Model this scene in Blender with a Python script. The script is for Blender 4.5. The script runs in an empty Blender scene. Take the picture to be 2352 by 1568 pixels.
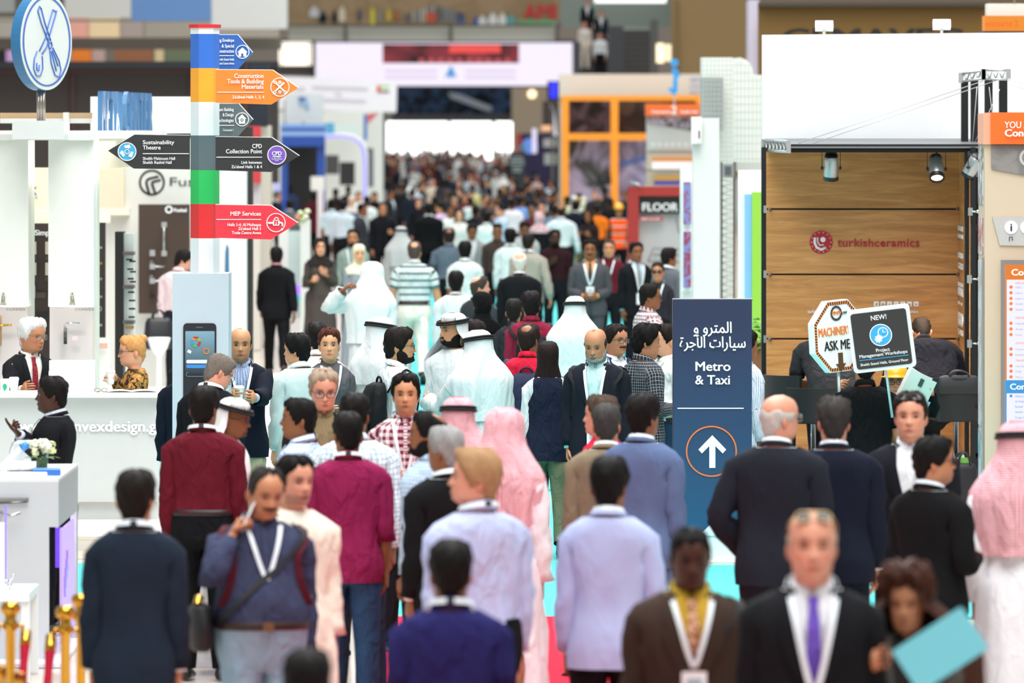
import bpy, math, random
import numpy as np
from mathutils import Matrix, Vector

# ------------------------------------------------------------------ camera, light, exposure
S = bpy.context.scene
COL = S.collection
FPX, HZ, CX, HC = 13067.0, 300.0, 1176.0, 3.3      # focal length in px, horizon row, centre column, lens height (m)
cam_d = bpy.data.cameras.new('camera')
cam = bpy.data.objects.new('camera', cam_d); COL.objects.link(cam)
cam.location = (0, 0, HC); cam.rotation_euler = (math.pi/2, 0, 0)
cam_d.sensor_width = 36; cam_d.lens = 200
cam_d.shift_y = -(784-HZ)/2352
cam_d.clip_start = 1; cam_d.clip_end = 1200
cam_d.dof.use_dof = True; cam_d.dof.focus_distance = 43.5; cam_d.dof.aperture_fstop = 3.2
S.camera = cam
S.view_settings.view_transform = 'Standard'; S.view_settings.look = 'None'
S.view_settings.gamma = 1; S.view_settings.exposure = 0.13
try: S.view_settings.use_curve_mapping = False
except Exception: pass
wd = bpy.data.worlds.new('world'); S.world = wd; wd.use_nodes = True
bg = wd.node_tree.nodes['Background']
bg.inputs[0].default_value = (0.93, 0.97, 1.0, 1); bg.inputs[1].default_value = 0.5
sun_d = bpy.data.lights.new('sun', 'SUN'); sun_d.energy = 1.25; sun_d.angle = math.radians(45); sun_d.color = (1, .98, .95)
sun = bpy.data.objects.new('sun', sun_d); COL.objects.link(sun); sun.rotation_euler = (math.radians(24), math.radians(10), 0)
def skylight(y0, y1, power):
    d = bpy.data.lights.new('skylight', 'AREA'); d.shape = 'RECTANGLE'; d.size = 12; d.size_y = y1-y0; d.energy = power
    o = bpy.data.objects.new('skylight', d); COL.objects.link(o); o.location = (0, (y0+y1)/2, 17)
skylight(10, 80, 13000); skylight(90, 180, 12000)

# ------------------------------------------------------------------ small helpers
def W(px, py, s):
    return Vector(((px-CX)/s, FPX/s, HC-(py-HZ)/s))
def lin(h):
    h = h.lstrip('#'); c = [int(h[i:i+2], 16)/255 for i in (0, 2, 4)]
    return tuple((v/12.92 if v <= .04045 else ((v+.055)/1.055)**2.4) for v in c)
def nrm(v):
    v = np.asarray(v, float); return v/np.linalg.norm(v)
def gy(s, z=0.0): return HZ+(HC-z)*s      # picture row where height z meets scale s
def wpos(o):
    p = Vector((0, 0, 0))
    while o is not None: p = p+o.matrix_basis.translation; o = o.parent
    return p
def tag(o, label=None, cat=None, group=None, kind=None):
    if label: o['label'] = label
    if cat: o['category'] = cat
    if group: o['group'] = group
    if kind: o['kind'] = kind
    return o
def empty(name, loc=(0, 0, 0), rz=0, label=None, cat=None, group=None, parent=None):
    o = bpy.data.objects.new(name, None); COL.objects.link(o); o.location = loc; o.rotation_euler = (0, 0, rz)
    o.empty_display_size = .1
    if parent: o.parent = parent
    return tag(o, label, cat, group)
def link(name, me, parent=None):
    o = bpy.data.objects.new(name, me); COL.objects.link(o)
    if parent is not None: o.parent = parent
    return o
def copy_tree(o, parent=None):
    c = o.copy(); COL.objects.link(c)
    if parent is not None: c.parent = parent
    for ch in list(o.children): copy_tree(ch, c)
    return c

class MB:
    """collects verts, faces, per-loop uvs and per-vertex masks; build() links ONE mesh object"""
    def __init__(s): s.v = []; s.n = 0; s.f = []; s.m = []; s.uv = []; s.c = []; s.sm = []
    def add(s, V, F, mat=0, uv=None, col=None, smooth=True):
        V = np.asarray(V, float).reshape(-1, 3); b = s.n
        s.v.append(V); s.n += len(V)
        s.c.append(np.ones((len(V), 3)) if col is None else np.asarray(col, float))
        for i, f in enumerate(F):
            s.f.append([b+int(k) for k in f]); s.m.append(mat if isinstance(mat, int) else int(mat[i])); s.sm.append(smooth)
            s.uv.append(uv[i] if uv is not None else [(V[int(k)][0]+V[int(k)][1], V[int(k)][2]) for k in f])
        return b
    def grid(s, P, closed=False, mat=0, U=None, Vv=None, col=None, keep=None, smooth=True, flip=False):
        R, C = P.shape[:2]; n = C if closed else C-1
        if U is None: U = np.linspace(0, 1, C+1)
        if Vv is None: Vv = np.linspace(0, 1, R)
        F = []; uv = []
        for r in range(R-1):
            for c in range(n):
                if keep is not None and not keep(r, c): continue
                d = (c+1) % C
                q = [r*C+c, r*C+d, (r+1)*C+d, (r+1)*C+c]
                t = [(U[c], Vv[r]), (U[c+1], Vv[r]), (U[c+1], Vv[r+1]), (U[c], Vv[r+1])]
                if flip: q = q[::-1]; t = t[::-1]
                F.append(q); uv.append(t)
        return s.add(P, F, mat, uv, None if col is None else col.reshape(-1, 3), smooth)
    def box(s, x0, y0, z0, x1, y1, z1, mat=0, M=None):
        V = np.array([(x, y, z) for z in (z0, z1) for y in (y0, y1) for x in (x0, x1)], float)
        F = [(0, 2, 3, 1), (4, 5, 7, 6), (0, 1, 5, 4), (2, 6, 7, 3), (0, 4, 6, 2), (1, 3, 7, 5)]
        uv = []
        for f in F:
            P = V[list(f)]; ext = P.max(0)-P.min(0); k = int(np.argmin(ext))
            a, b = [(1, 2), (0, 2), (0, 1)][k]
            uv.append([(p[a], p[b]) for p in P])
        if M is not None: V = np.array([M @ Vector(p) for p in V])
        s.add(V, F, mat, uv, None, False)
    def tube(s, pts, r, n=8, mat=0, cap=True, sq=1.0):
        pts = [np.asarray(p, float) for p in pts]; R = len(pts)
        rr = [r]*R if np.isscalar(r) else r
        t0 = nrm(pts[1]-pts[0]); up = np.array([0, 0, 1.]) if abs(t0[2]) < .9 else np.array([1., 0, 0])
        e = nrm(np.cross(t0, up)); G = np.zeros((R, n, 3)); a = np.arange(n)*2*math.pi/n
        for i in range(R):
            t = nrm(pts[min(i+1, R-1)]-pts[max(i-1, 0)])
            e = nrm(e-t*np.dot(e, t)); g = np.cross(t, e)
            G[i] = pts[i]+rr[i]*(np.outer(np.cos(a), e)+sq*np.outer(np.sin(a), g))
        L = np.concatenate([[0], np.cumsum([np.linalg.norm(pts[i+1]-pts[i]) for i in range(R-1)])])
        b = s.grid(G, True, mat, U=np.linspace(0, 1, n+1), Vv=L)
        if cap:
            s.f.append([b+i for i in range(n)][::-1]); s.m.append(mat); s.sm.append(True); s.uv.append([(0, 0)]*n)
            s.f.append([b+(R-1)*n+i for i in range(n)]); s.m.append(mat); s.sm.append(True); s.uv.append([(0, 0)]*n)
    def lathe(s, prof, n=16, mat=0, at=(0, 0, 0), axis='z'):
        a = np.arange(n)*2*math.pi/n; P = np.zeros((len(prof), n, 3))
        for i, (r, z) in enumerate(prof):
            P[i, :, 0] = r*np.cos(a); P[i, :, 1] = r*np.sin(a); P[i, :, 2] = z
        if axis == 'y': P = P[..., [0, 2, 1]]*np.array([1, -1, 1])
        s.grid(P+np.array(at), True, mat)
    def prism(s, out, y0, y1, mat=0, mat_side=None):
        """outline in (x,z), extruded along y; front is y0"""
        n = len(out); V = [(x, y0, z) for x, z in out]+[(x, y1, z) for x, z in out]
        ar = sum(out[i][0]*out[(i+1) % n][1]-out[(i+1) % n][0]*out[i][1] for i in range(n))
        fr = list(range(n)); bk = list(range(n, 2*n))[::-1]
        sd = [(i, n+i, n+(i+1) % n, (i+1) % n) for i in range(n)]
        if ar < 0: fr, bk, sd = fr[::-1], bk[::-1], [f[::-1] for f in sd]
        s.add(V, [fr, bk]+sd, [mat, mat]+[mat if mat_side is None else mat_side]*n, None, None, False)
    def build(s, name, mats, parent=None, attr=False):
        me = bpy.data.meshes.new(name)
        V = np.concatenate(s.v)
        me.from_pydata(V.tolist(), [], s.f)
        if not isinstance(mats, (list, tuple)): mats = [mats]
        for m in mats: me.materials.append(m)
        me.polygons.foreach_set('material_index', s.m); me.polygons.foreach_set('use_smooth', s.sm)
        uvl = me.uv_layers.new(name='UVMap')
        uvl.data.foreach_set('uv', np.array([c for f in s.uv for p in f for c in p], dtype=np.float32))
        if attr:
            a = me.color_attributes.new('Mask', 'FLOAT_COLOR', 'POINT')
            cc = np.ones((len(V), 4), dtype=np.float32); cc[:, :3] = np.concatenate(s.c); a.data.foreach_set('color', cc.ravel())
        me.update()
        return link(name, me, parent)

# ------------------------------------------------------------------ materials
MATS = {}
def nodes_of(name):
    m = bpy.data.materials.new(name); m.use_nodes = True
    nt = m.node_tree; return m, nt, nt.nodes['Principled BSDF']
def node(nt, typ, inp=None, **kw):
    n = nt.nodes.new(typ)
    for k, v in kw.items(): setattr(n, k, v)
    for k, v in (inp or {}).items():
        if isinstance(v, bpy.types.NodeSocket): nt.links.new(v, n.inputs[k])
        else: n.inputs[k].default_value = v
    return n
def mixc(nt, fac, a, b, mode='MIX'):
    n = nt.nodes.new('ShaderNodeMix'); n.data_type = 'RGBA'; n.blend_type = mode
    for i, v in ((0, fac), (6, a), (7, b)):
        if isinstance(v, bpy.types.NodeSocket): nt.links.new(v, n.inputs[i])
        elif i == 0: n.inputs[0].default_value = v
        else: n.inputs[i].default_value = tuple(v)[:3]+(1,)
    return n.outputs[2]
def math_n(nt, op, a, b=None, c=None):
    n = nt.nodes.new('ShaderNodeMath'); n.operation = op
    for i, v in enumerate((a, b, c)):
        if v is None: continue
        if isinstance(v, bpy.types.NodeSocket): nt.links.new(v, n.inputs[i])
        else: n.inputs[i].default_value = v
    return n.outputs[0]
def uvxy(nt):
    t = nt.nodes.new('ShaderNodeTexCoord'); sp = node(nt, 'ShaderNodeSeparateXYZ', {0: t.outputs['UV']})
    return sp.outputs[0], sp.outputs[1], t
def flat(color, rough=.5, metal=0, emit=0, alpha=1, spec=.5, var=.03):
    key = ('flat', color, rough, metal, emit, alpha, spec)
    if key in MATS: return MATS[key]
    m, nt, b = nodes_of('surface '+color)
    c = lin(color)
    if emit:
        b.inputs['Base Color'].default_value = (0, 0, 0, 1); b.inputs['Emission Color'].default_value = c+(1,); b.inputs['Emission Strength'].default_value = emit
    else:
        t = nt.nodes.new('ShaderNodeTexCoord')
        n = node(nt, 'ShaderNodeTexNoise', {'Vector': t.outputs['Object'], 'Scale': 9., 'Detail': 3.})
        nt.links.new(mixc(nt, n.outputs[0], tuple(v*(1-var) for v in c), tuple(min(1, v*(1+var)) for v in c)), b.inputs['Base Color'])
    b.inputs['Roughness'].default_value = rough; b.inputs['Metallic'].default_value = metal
    b.inputs['Specular IOR Level'].default_value = spec
    if alpha < 1: b.inputs['Alpha'].default_value = alpha
    MATS[key] = m; return m
def glass_mat():
    if 'glass' in MATS: return MATS['glass']
    m, nt, b = nodes_of('clear glass')
    b.inputs['Base Color'].default_value = (.95, .98, 1, 1); b.inputs['Roughness'].default_value = .03
    b.inputs['Transmission Weight'].default_value = 1; b.inputs['IOR'].default_value = 1.2
    MATS['glass'] = m; return m
def cloth(color, pat=None, c2='#ffffff', sx=.02, sy=None, rough=.85, wrinkle=.85, sheen=0):
    """woven cloth; pat: None | check | grid | stripe(horizontal) | pin(vertical) | spots | mottled"""
    key = ('cloth', color, pat, c2, sx, sy, rough, wrinkle)
    if key in MATS: return MATS[key]
    m, nt, b = nodes_of('cloth '+color)
    a = lin(color); u, v, tc = uvxy(nt); sy = sy or sx
    base = None
    def band(x, per, duty):
        return math_n(nt, 'LESS_THAN', math_n(nt, 'FRACT', math_n(nt, 'DIVIDE', x, per)), duty)
    c2l = lin(c2)
    if pat == 'check':
        w = math_n(nt, 'MULTIPLY', math_n(nt, 'ADD', band(u, sx, .5), band(v, sy, .5)), .5); base = mixc(nt, w, a, c2l)
    elif pat == 'grid':
        w = math_n(nt, 'MAXIMUM', band(u, sx, .16), band(v, sy, .16)); base = mixc(nt, w, a, c2l)
    elif pat == 'stripe':
        base = mixc(nt, band(v, sy, .24), a, c2l)
    elif pat == 'pin':
        base = mixc(nt, band(u, sx, .4), a, c2l)
    elif pat == 'spots':
        vo = node(nt, 'ShaderNodeTexVoronoi', {'Vector': tc.outputs['Object'], 'Scale': 1/sx})
        base = mixc(nt, math_n(nt, 'LESS_THAN', vo.outputs['Distance'], .42), a, c2l)
    elif pat == 'mottled':
        nz = node(nt, 'ShaderNodeTexNoise', {'Vector': tc.outputs['Object'], 'Scale': 1/sx, 'Detail': 4., 'Distortion': 1.2})
        rp = node(nt, 'ShaderNodeValToRGB', {0: nz.outputs[0]})
        rp.color_ramp.elements[0].position = .44; rp.color_ramp.elements[0].color = a+(1,)
        rp.color_ramp.elements[1].position = .56; rp.color_ramp.elements[1].color = c2l+(1,)
        base = rp.outputs[0]
    n1 = node(nt, 'ShaderNodeTexNoise', {'Vector': tc.outputs['Object'], 'Scale': 160., 'Detail': 2.})
    if base is None:
        base = mixc(nt, n1.outputs[0], tuple(x*.93 for x in a), tuple(min(1, x*1.07) for x in a))
    nt.links.new(base, b.inputs['Base Color'])
    mp = node(nt, 'ShaderNodeMapping', {0: tc.outputs['Object'], 3: (1.3, 1.3, .55)})
    n2 = node(nt, 'ShaderNodeTexNoise', {'Vector': mp.outputs[0], 'Scale': 9., 'Detail': 3., 'Distortion': .9})
    bp = node(nt, 'ShaderNodeBump', {'Strength': wrinkle, 'Distance': .05, 'Height': n2.outputs[0]})
    nt.links.new(bp.outputs[0], b.inputs['Normal'])
    b.inputs['Roughness'].default_value = rough; b.inputs['Specular IOR Level'].default_value = .12
    b.inputs['Sheen Weight'].default_value = sheen
    MATS[key] = m; return m
SKIN = {'fair': '#DDA583', 'pink': '#D89A80', 'tan': '#BC8260', 'olive': '#C68F69', 'brown': '#8A5738', 'dark': '#47281B', 'asian': '#D8A27C'}
def skin(t):
    key = ('skin', t)
    if key in MATS: return MATS[key]
    m, nt, b = nodes_of('skin '+t)
    a = node(nt, 'ShaderNodeAttribute', attribute_name='Mask')
    tc = nt.nodes.new('ShaderNodeTexCoord'); n = node(nt, 'ShaderNodeTexNoise', {'Vector': tc.outputs['Object'], 'Scale': 40., 'Detail': 3.})
    c = lin(SKIN[t]); base = mixc(nt, n.outputs[0], tuple(x*.92 for x in c), tuple(min(1, x*1.06) for x in c))
    nt.links.new(mixc(nt, 1.0, base, a.outputs['Color'], 'MULTIPLY'), b.inputs['Base Color'])
    b.inputs['Roughness'].default_value = .45; b.inputs['Specular IOR Level'].default_value = .35
    b.inputs['Subsurface Weight'].default_value = .08; b.inputs['Subsurface Radius'].default_value = (.01, .004, .002)
    MATS[key] = m; return m
def hairm(color, rough=.5):
    key = ('hair', color)
    if key in MATS: return MATS[key]
    m, nt, b = nodes_of('hair '+color)
    tc = nt.nodes.new('ShaderNodeTexCoord')
    mp = node(nt, 'ShaderNodeMapping', {0: tc.outputs['Object'], 3: (1, 1, .22)})
    n = node(nt, 'ShaderNodeTexNoise', {'Vector': mp.outputs[0], 'Scale': 130., 'Detail': 4.})
    c = lin(color)
    nt.links.new(mixc(nt, n.outputs[0], tuple(x*.55 for x in c), tuple(min(1, x*1.5+.004) for x in c)), b.inputs['Base Color'])
    bp = node(nt, 'ShaderNodeBump', {'Strength': .6, 'Distance': .01, 'Height': n.outputs[0]}); nt.links.new(bp.outputs[0], b.inputs['Normal'])
    b.inputs['Roughness'].default_value = .6; b.inputs['Specular IOR Level'].default_value = .12
    MATS[key] = m; return m

# ------------------------------------------------------------------ lettering
BF = None
def text_mesh(s, size, bold=0.0, extrude=.002, align='LEFT', spacing=1.0, line=1.0):
    c = bpy.data.curves.new('lettering', 'FONT'); c.body = s; c.size = size; c.align_x = align
    c.offset = 0; c.extrude = extrude; c.space_character = spacing; c.space_line = line; c.resolution_u = 3
    o = bpy.data.objects.new('lettering', c); COL.objects.link(o)
    dg = bpy.context.evaluated_depsgraph_get(); dg.update()
    me = bpy.data.meshes.new_from_object(o.evaluated_get(dg))
    bpy.data.objects.remove(o); bpy.data.curves.remove(c)
    if bold > .004:   # heavier stroke: the same outline laid down again a hair to each side
        V = np.array([v.co for v in me.vertices]); F = [list(p.vertices) for p in me.polygons]; n = len(V); b = min(bold, .03)*size
        sh = ((-b, 0, 0), (b, 0, .0004), (0, b*.6, .0002), (0, -b*.6, .0006))
        m2 = bpy.data.meshes.new('lettering'); m2.from_pydata(np.concatenate([V+np.array(d) for d in sh]).tolist(), [], [[i+k*n for i in f] for k in range(4) for f in F]); m2.update()
        bpy.data.meshes.remove(me); me = m2
    return me
AR = {'ا': ('FE8D', 'FE8E', 0, 0), 'ل': ('FEDD', 'FEDE', 'FEDF', 'FEE0'), 'م': ('FEE1', 'FEE2', 'FEE3', 'FEE4'), 'ت': ('FE95', 'FE96', 'FE97', 'FE98'),
      'ر': ('FEAD', 'FEAE', 0, 0), 'و': ('FEED', 'FEEE', 0, 0), 'س': ('FEB1', 'FEB2', 'FEB3', 'FEB4'), 'ي': ('FEF1', 'FEF2', 'FEF3', 'FEF4'),
      'أ': ('FE83', 'FE84', 0, 0), 'ج': ('FE9D', 'FE9E', 'FE9F', 'FEA0'), 'ة': ('FE93', 'FE94', 0, 0)}
def arabic(s):
    out = []
    for i, ch in enumerate(s):
        if ch not in AR: out.append(ch); continue
        prev = i > 0 and s[i-1] in AR and AR[s[i-1]][2]; f = AR[ch]
        nxt = i+1 < len(s) and s[i+1] in AR and f[2]
        k = 3 if prev and nxt else 2 if nxt else 1 if prev else 0
        out.append(chr(int(f[k], 16)))
    return ''.join(out[::-1])
def text(s, parent, mat, loc, height, name='lettering', align='LEFT', bold=.02, fit=None, rot=None, spacing=1.0, line=1.0, extrude=.002):
    """lettering standing in the x-z plane; height = cap height; fit = wished width"""
    me = text_mesh(s, height/.73, bold, extrude, align, spacing, line)
    me.materials.clear(); me.materials.append(mat)
    o = link(name, me, parent)
    sx = 1
    if fit:
        xs = [v.co.x for v in me.vertices]; w = max(xs)-min(xs); sx = fit/w if w else 1
    o.location = loc; o.rotation_euler = rot or (math.pi/2, 0, 0); o.scale = (sx, 1, 1)
    return o
PB = [0]
def pj(s): return .027 if s < 150 else .0036
def pbox(name, x0, y0, x1, y1, s, depth, mat, parent=None, label=None, cat=None, bev=0):
    """upright slab whose front face fills the given picture rectangle at scale s (px per metre)"""
    a = W(x0, y1, s); b = W(x1, y0, s); cx = (a.x+b.x)/2
    mb = MB()
    off = Vector((cx, a.y, a.z)) if parent is None else Vector((0, 0, 0))
    if parent is not None: off = wpos(parent)
    PB[0] += 1; jit = (PB[0] % 9)*pj(s)/9
    mb.box(a.x-off.x, a.y-off.y-jit, a.z-off.z, b.x-off.x, a.y+depth-off.y, b.z-off.z)
    o = mb.build(name, mat, parent)
    if parent is None: o.location = off
    if bev:
        m = o.modifiers.new('edge', 'BEVEL'); m.width = bev; m.segments = 2
    return tag(o, label, cat)
# ------------------------------------------------------------------ people
PI = math.pi
TZ = np.array([.0, .05, .40, .74, .80, .86, .92, 1.00, 1.08, 1.18, 1.28, 1.36, 1.41, 1.445, 1.47, 1.495, 1.52, 1.56])
TA = np.array([.15, .15, .15, .150, .160, .170, .172, .160, .150, .158, .172, .182, .188, .172, .128, .086, .063, .058])
TF = np.array([.09, .09, .09, .085, .098, .102, .104, .100, .098, .105, .112, .106, .094, .080, .068, .059, .055, .052])
TB = np.array([.10, .10, .10, .100, .115, .120, .118, .100, .092, .100, .110, .114, .108, .094, .082, .070, .062, .060])
TY = np.array([.0, .0, .0, .0, .0, .0, .0, .0, .0, .0, .0, .0, .004, .010, .013, .014, .010, .004])
FA = np.array([.15, .15, .15, .150, .165, .178, .178, .155, .135, .140, .150, .155, .160, .146, .108, .072, .053, .050])
FF = np.array([.09, .09, .09, .085, .098, .102, .100, .090, .085, .098, .122, .104, .086, .072, .062, .053, .048, .046])
HZs = np.array([-.045, -.015, -.002, .01, .03, .05, .08, .11, .14, .17, .195, .212, .224, .232])
HWs = np.array([.056, .057, .058, .060, .064, .067, .070, .073, .0755, .075, .069, .058, .042, .022])
HFs = np.array([.050, .055, .078, .093, .098, .099, .098, .095, .098, .096, .086, .070, .049, .025])
HBs = np.array([.062, .064, .068, .074, .082, .088, .094, .098, .101, .101, .091, .075, .053, .027])
CHIN = 1.515
def spow(x, p): return np.sign(x)*np.abs(x)**p
def gz(x, c, s): return np.exp(-((x-c)/s)**2)
def rot_x(a):  # + tips the front (-y) downwards
    c, s = math.cos(a), math.sin(a); return np.array([[1, 0, 0], [0, c, -s], [0, s, c]])
def rot_y(a):
    c, s = math.cos(a), math.sin(a); return np.array([[c, 0, s], [0, 1, 0], [-s, 0, c]])
def rot_z(a):
    c, s = math.cos(a), math.sin(a); return np.array([[c, -s, 0], [s, c, 0], [0, 0, 1]])
ARMS = {  # upper-arm direction, forearm direction (x outward, -y forward), finger curl
    'down': ((.10, .04, -1), (.02, -.16, -1), 22), 'wide': ((.30, .04, -1), (.16, -.14, -1), 25),
    'back': ((.18, .30, -1), (.10, .18, -1), 25), 'fore': ((.16, -.26, -1), (.02, -.55, -.9), 25),
    'clasp': ((.20, .02, -1), (-.62, -.72, -.25), 45), 'belly': ((.22, .05, -1), (-.45, -.85, .05), 40),
    'hold': ((.20, .0, -1), (-.25, -.95, .25), 55), 'cup': ((.22, .02, -1), (-.50, -.80, .38), 55),
    'ear': ((.62, -.42, -.66), (-.60, .05, .85), 55), 'chest': ((.25, -.05, -1), (-.62, -.55, .55), 25),
    'point': ((.20, -.55, -.8), (-.15, -.75, .70), 75), 'hips': ((.42, .18, -1), (-.35, -.45, -.6), 30),
    'behind': ((.22, .20, -1), (-.60, .35, -.55), 40), 'up': ((.55, -.55, .35), (-.35, -.25, .85), 50),
    'reach': ((.25, -.60, -.75), (.0, -.95, .15), 35), 'phone': ((.18, -.12, -1), (-.35, -.80, .55), 55)}

class Fig:
    def __init__(s, N=32, seed=0, belly=0, wd=1.0, fem=False, lean=0, head=(0, 0, 0), arms=('down', 'down'), legs='stand', hscale=1.0, shoulders=1.0, side=0):
        s.N = N; s.rng = np.random.RandomState(seed); s.belly = belly; s.wd = wd; s.fem = fem; s.lean = math.radians(lean); s.side = math.radians(side)
        s.R = rot_z(math.radians(head[0])) @ rot_x(math.radians(head[1])) @ rot_y(math.radians(head[2]))
        s.hs = hscale; s.arms = arms; s.sh = shoulders
        s.legs = {'stand': ((3, 0), (3, 0)), 'ease': ((1, 2), (9, 12)), 'walk': ((20, 6), (-14, 22)), 'walk2': ((-14, 22), (20, 6)), 'sit': ((80, 82), (84, 78)), 'stool': ((62, 78), (66, 70))}[legs]
        s.ph = s.rng.uniform(0, 6.28, 12); s.w = max(2, int(round(N*.1)))
        s.faceo = np.linspace(-1, 1, 3)
    # --- neutral trunk surface
    def T(s, psi, z, off=0.0):
        psi, z = np.broadcast_arrays(np.asarray(psi, float), np.asarray(z, float)); off = np.asarray(off, float)
        a = np.interp(z, TZ, FA if s.fem else TA); f = np.interp(z, TZ, FF if s.fem else TF); b = np.interp(z, TZ, TB)*(0.93 if s.fem else 1); yc = np.interp(z, TZ, TY)
        k = np.clip((1.50-z)/.05, 0, 1); a = a*(1+(s.wd-1)*k); f = f*(1+(s.wd-1)*.8*k); b = b*(1+(s.wd-1)*.8*k)
        a = a+np.where(z > 1.3, (s.sh-1)*.18*np.clip((1.49-z)/.03, 0, 1), 0)
        bl = s.belly*gz(z, 1.06, .15); f = f+bl; a = a+.5*bl; b = b+.12*bl
        n = np.interp(z, [0, .7, 1.40, 1.47, 1.52], [2.2, 2.5, 2.6, 2.2, 2.0])
        x = (a+off)*spow(np.sin(psi), 2/n); c = -np.cos(psi)
        y = yc+np.where(c < 0, f+off, b+off)*spow(c, 2/n)
        return np.stack([x, y, z+np.zeros_like(x)], -1)
    def fold(s, psi, z, amp):
        p = s.ph
        return amp*(.5*np.sin(3*psi+9*z+p[0])+.4*np.sin(5*psi-14*z+p[1])+.35*np.sin(2*psi+23*z+p[2])+.25*np.sin(8*psi+17*z+p[3]))
    # --- pose
    def headpose(s, P):
        pv = np.array([0, .012, 1.53]); w = np.clip((P[..., 2:3]-1.49)/.05, 0, 1)
        Q = (P-pv)*(1+(s.hs-1)*w)
        return P+w*(Q @ s.R.T+pv-P)
    def bend(s, P):
        P = np.array(P, float); z = P[..., 2]; a = s.lean*np.clip((z-.93)/.30, 0, 1); d = np.maximum(z-.93, 0)
        y = P[..., 1]*np.cos(a)-d*np.sin(a); zz = np.where(z > .93, .93+d*np.cos(a)+P[..., 1]*np.sin(a), z)
        b = s.side*np.clip((z-.93)/.3, 0, 1)
        return np.stack([P[..., 0]+d*np.sin(b), y, zz], -1)
    def pose(s, P): return s.bend(s.headpose(np.asarray(P, float)))
    # --- head surface
    def psi_head(s, n):
        t = np.arange(n)*2*PI/n; return t-.42*np.sin(t)
    def H(s, psi, hz, off=0.0, face=True):
        psi, hz = np.broadcast_arrays(np.asarray(psi, float), np.asarray(hz, float)); off = np.asarray(off, float)
        k = .93 if s.fem else 1.0
        w = np.interp(hz, HZs, HWs)*(.95 if s.fem else 1); f = np.interp(hz, HZs, HFs); b = np.interp(hz, HZs, HBs)
        n = np.interp(hz, [-.02, .01, .06, .15], [2.0, 1.9, 2.1, 2.3])
        x = (w+off)*spow(np.sin(psi), 2/n); c = -np.cos(psi); y = np.where(c < 0, f+off, b+off)*spow(c, 2/n)
        if face:
            fr = np.clip(-y/.06, 0, 1); ax = np.abs(x)
            d = np.where((hz > .074) & (hz < .128), np.interp(hz, [.074, .084, .092, .128], [.002, .025, .022, .004]), 0)*gz(x, 0, np.interp(hz, [.08, .12], [.0145, .009]))
            d -= .011*gz(ax, .031, .017)*gz(hz, .119, .012)
            d += .005*gz(ax, .030, .022)*gz(hz, .139, .009)+.004*gz(ax, .046, .014)*gz(hz, .093, .015)
            d += .007*gz(x, 0, .024)*gz(hz, .052, .011)-.004*gz(x, 0, .03)*gz(hz, .035, .006)+.006*gz(x, 0, .02)*gz(hz, .014, .014)
            y = y-d*fr
        y = y-.008*np.clip((hz+.02)/.04, 0, 1)
        return np.stack([x, y, hz*k/(.93 if s.fem else 1)+CHIN+np.clip(off, 0, .05)*np.clip((hz-.16)/.06, 0, 1)], -1)
    # --- arm frames
    def arm(s, sx):
        a = s.arms[0 if sx > 0 else 1]; k = (.86 if s.fem else 1)*(1+(s.wd-1)*.8)
        S0 = s.bend(np.array([sx*(.170*k+(s.sh-1)*.16), .006, 1.395]))
        if isinstance(a, dict):   # reach for a point: two bones, elbow kept low and outward
            d = np.array(a['p'], float)-S0; L = min(np.linalg.norm(d), .60); d = nrm(d); u1, f1 = .295, .245+.085
            ca = (u1*u1+L*L-f1*f1)/(2*u1*L); ca = min(1, max(-1, ca)); pole = np.array(a.get('pole', (sx*.5, .25, -1))); q = nrm(pole-d*np.dot(pole, d))
            u = d*ca+q*math.sqrt(1-ca*ca); f = nrm(d*L-u*u1); curl = a.get('curl', 50)
        else:
            u, f, curl = (ARMS[a] if isinstance(a, str) else a)[:3]
            u = nrm(np.array(u, float)*[sx, 1, 1]); f = nrm(np.array(f, float)*[sx, 1, 1])
        E = S0+u*.295; Wr = E+f*.245
        return S0, E, Wr, u, f, curl
    def arm_rings(s, sx, off, upto=1.0, cuff=0.0, ang=None, n0=None, amp=0.0):
        """rings (list of m x 3) along the arm; ang = start angles, first frame from n0"""
        S0, E, Wr, u, f, curl = s.arm(sx)
        fat = (1+(s.wd-1)*.7)*(.85 if s.fem else 1)
        st = [(S0+u*.05+np.array([sx*.010, 0, .0]), .060), (S0+u*.10, .056), (S0+u*.16, .051), (S0+u*.22, .046), (S0+u*.27, .043), (E+f*.018, .042), (E+f*.07, .042), (E+f*.12, .038), (E+f*.18, .031), (E+f*.235, .026)]
        frac = np.array([.09, .18, .3, .41, .5, .58, .68, .77, .88, .98])
        out = []; T0 = None; e1 = None
        for i, (c, r) in enumerate(st):
            if frac[i] > upto+.02: break
            t = nrm(u*.75+np.array([sx*.55, 0, .0])) if i == 0 else u if i < 4 else nrm(u+f*.6) if i == 4 else nrm(u*.6+f) if i == 5 else f
            if i == 0:
                e1 = nrm(n0-t*np.dot(n0, t)); m = len(ang)
                e2 = np.cross(t, e1)
            else:
                e1 = nrm(e1-t*np.dot(e1, t)); e2 = np.cross(t, e1)
            g = min(1, i/3); even = ang[0]+(np.arange(m)*2*PI/m)*np.sign(ang[-1]-ang[0]); A = ang*(1-g)+even*g
            rr = r*fat+off*(1+.3*(i > 5))+(cuff if i == len(st)-1 else 0)
            if amp: rr = rr+amp*(np.sin(3*A+i*2.3+s.ph[4])+.6*np.sin(2*A-i*1.7+s.ph[5]))*(1.5 if i in (4, 5) else .8)
            out.append(c+np.outer(np.cos(A)*rr, e1)+np.outer(np.sin(A)*rr, e2))
        return out
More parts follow.
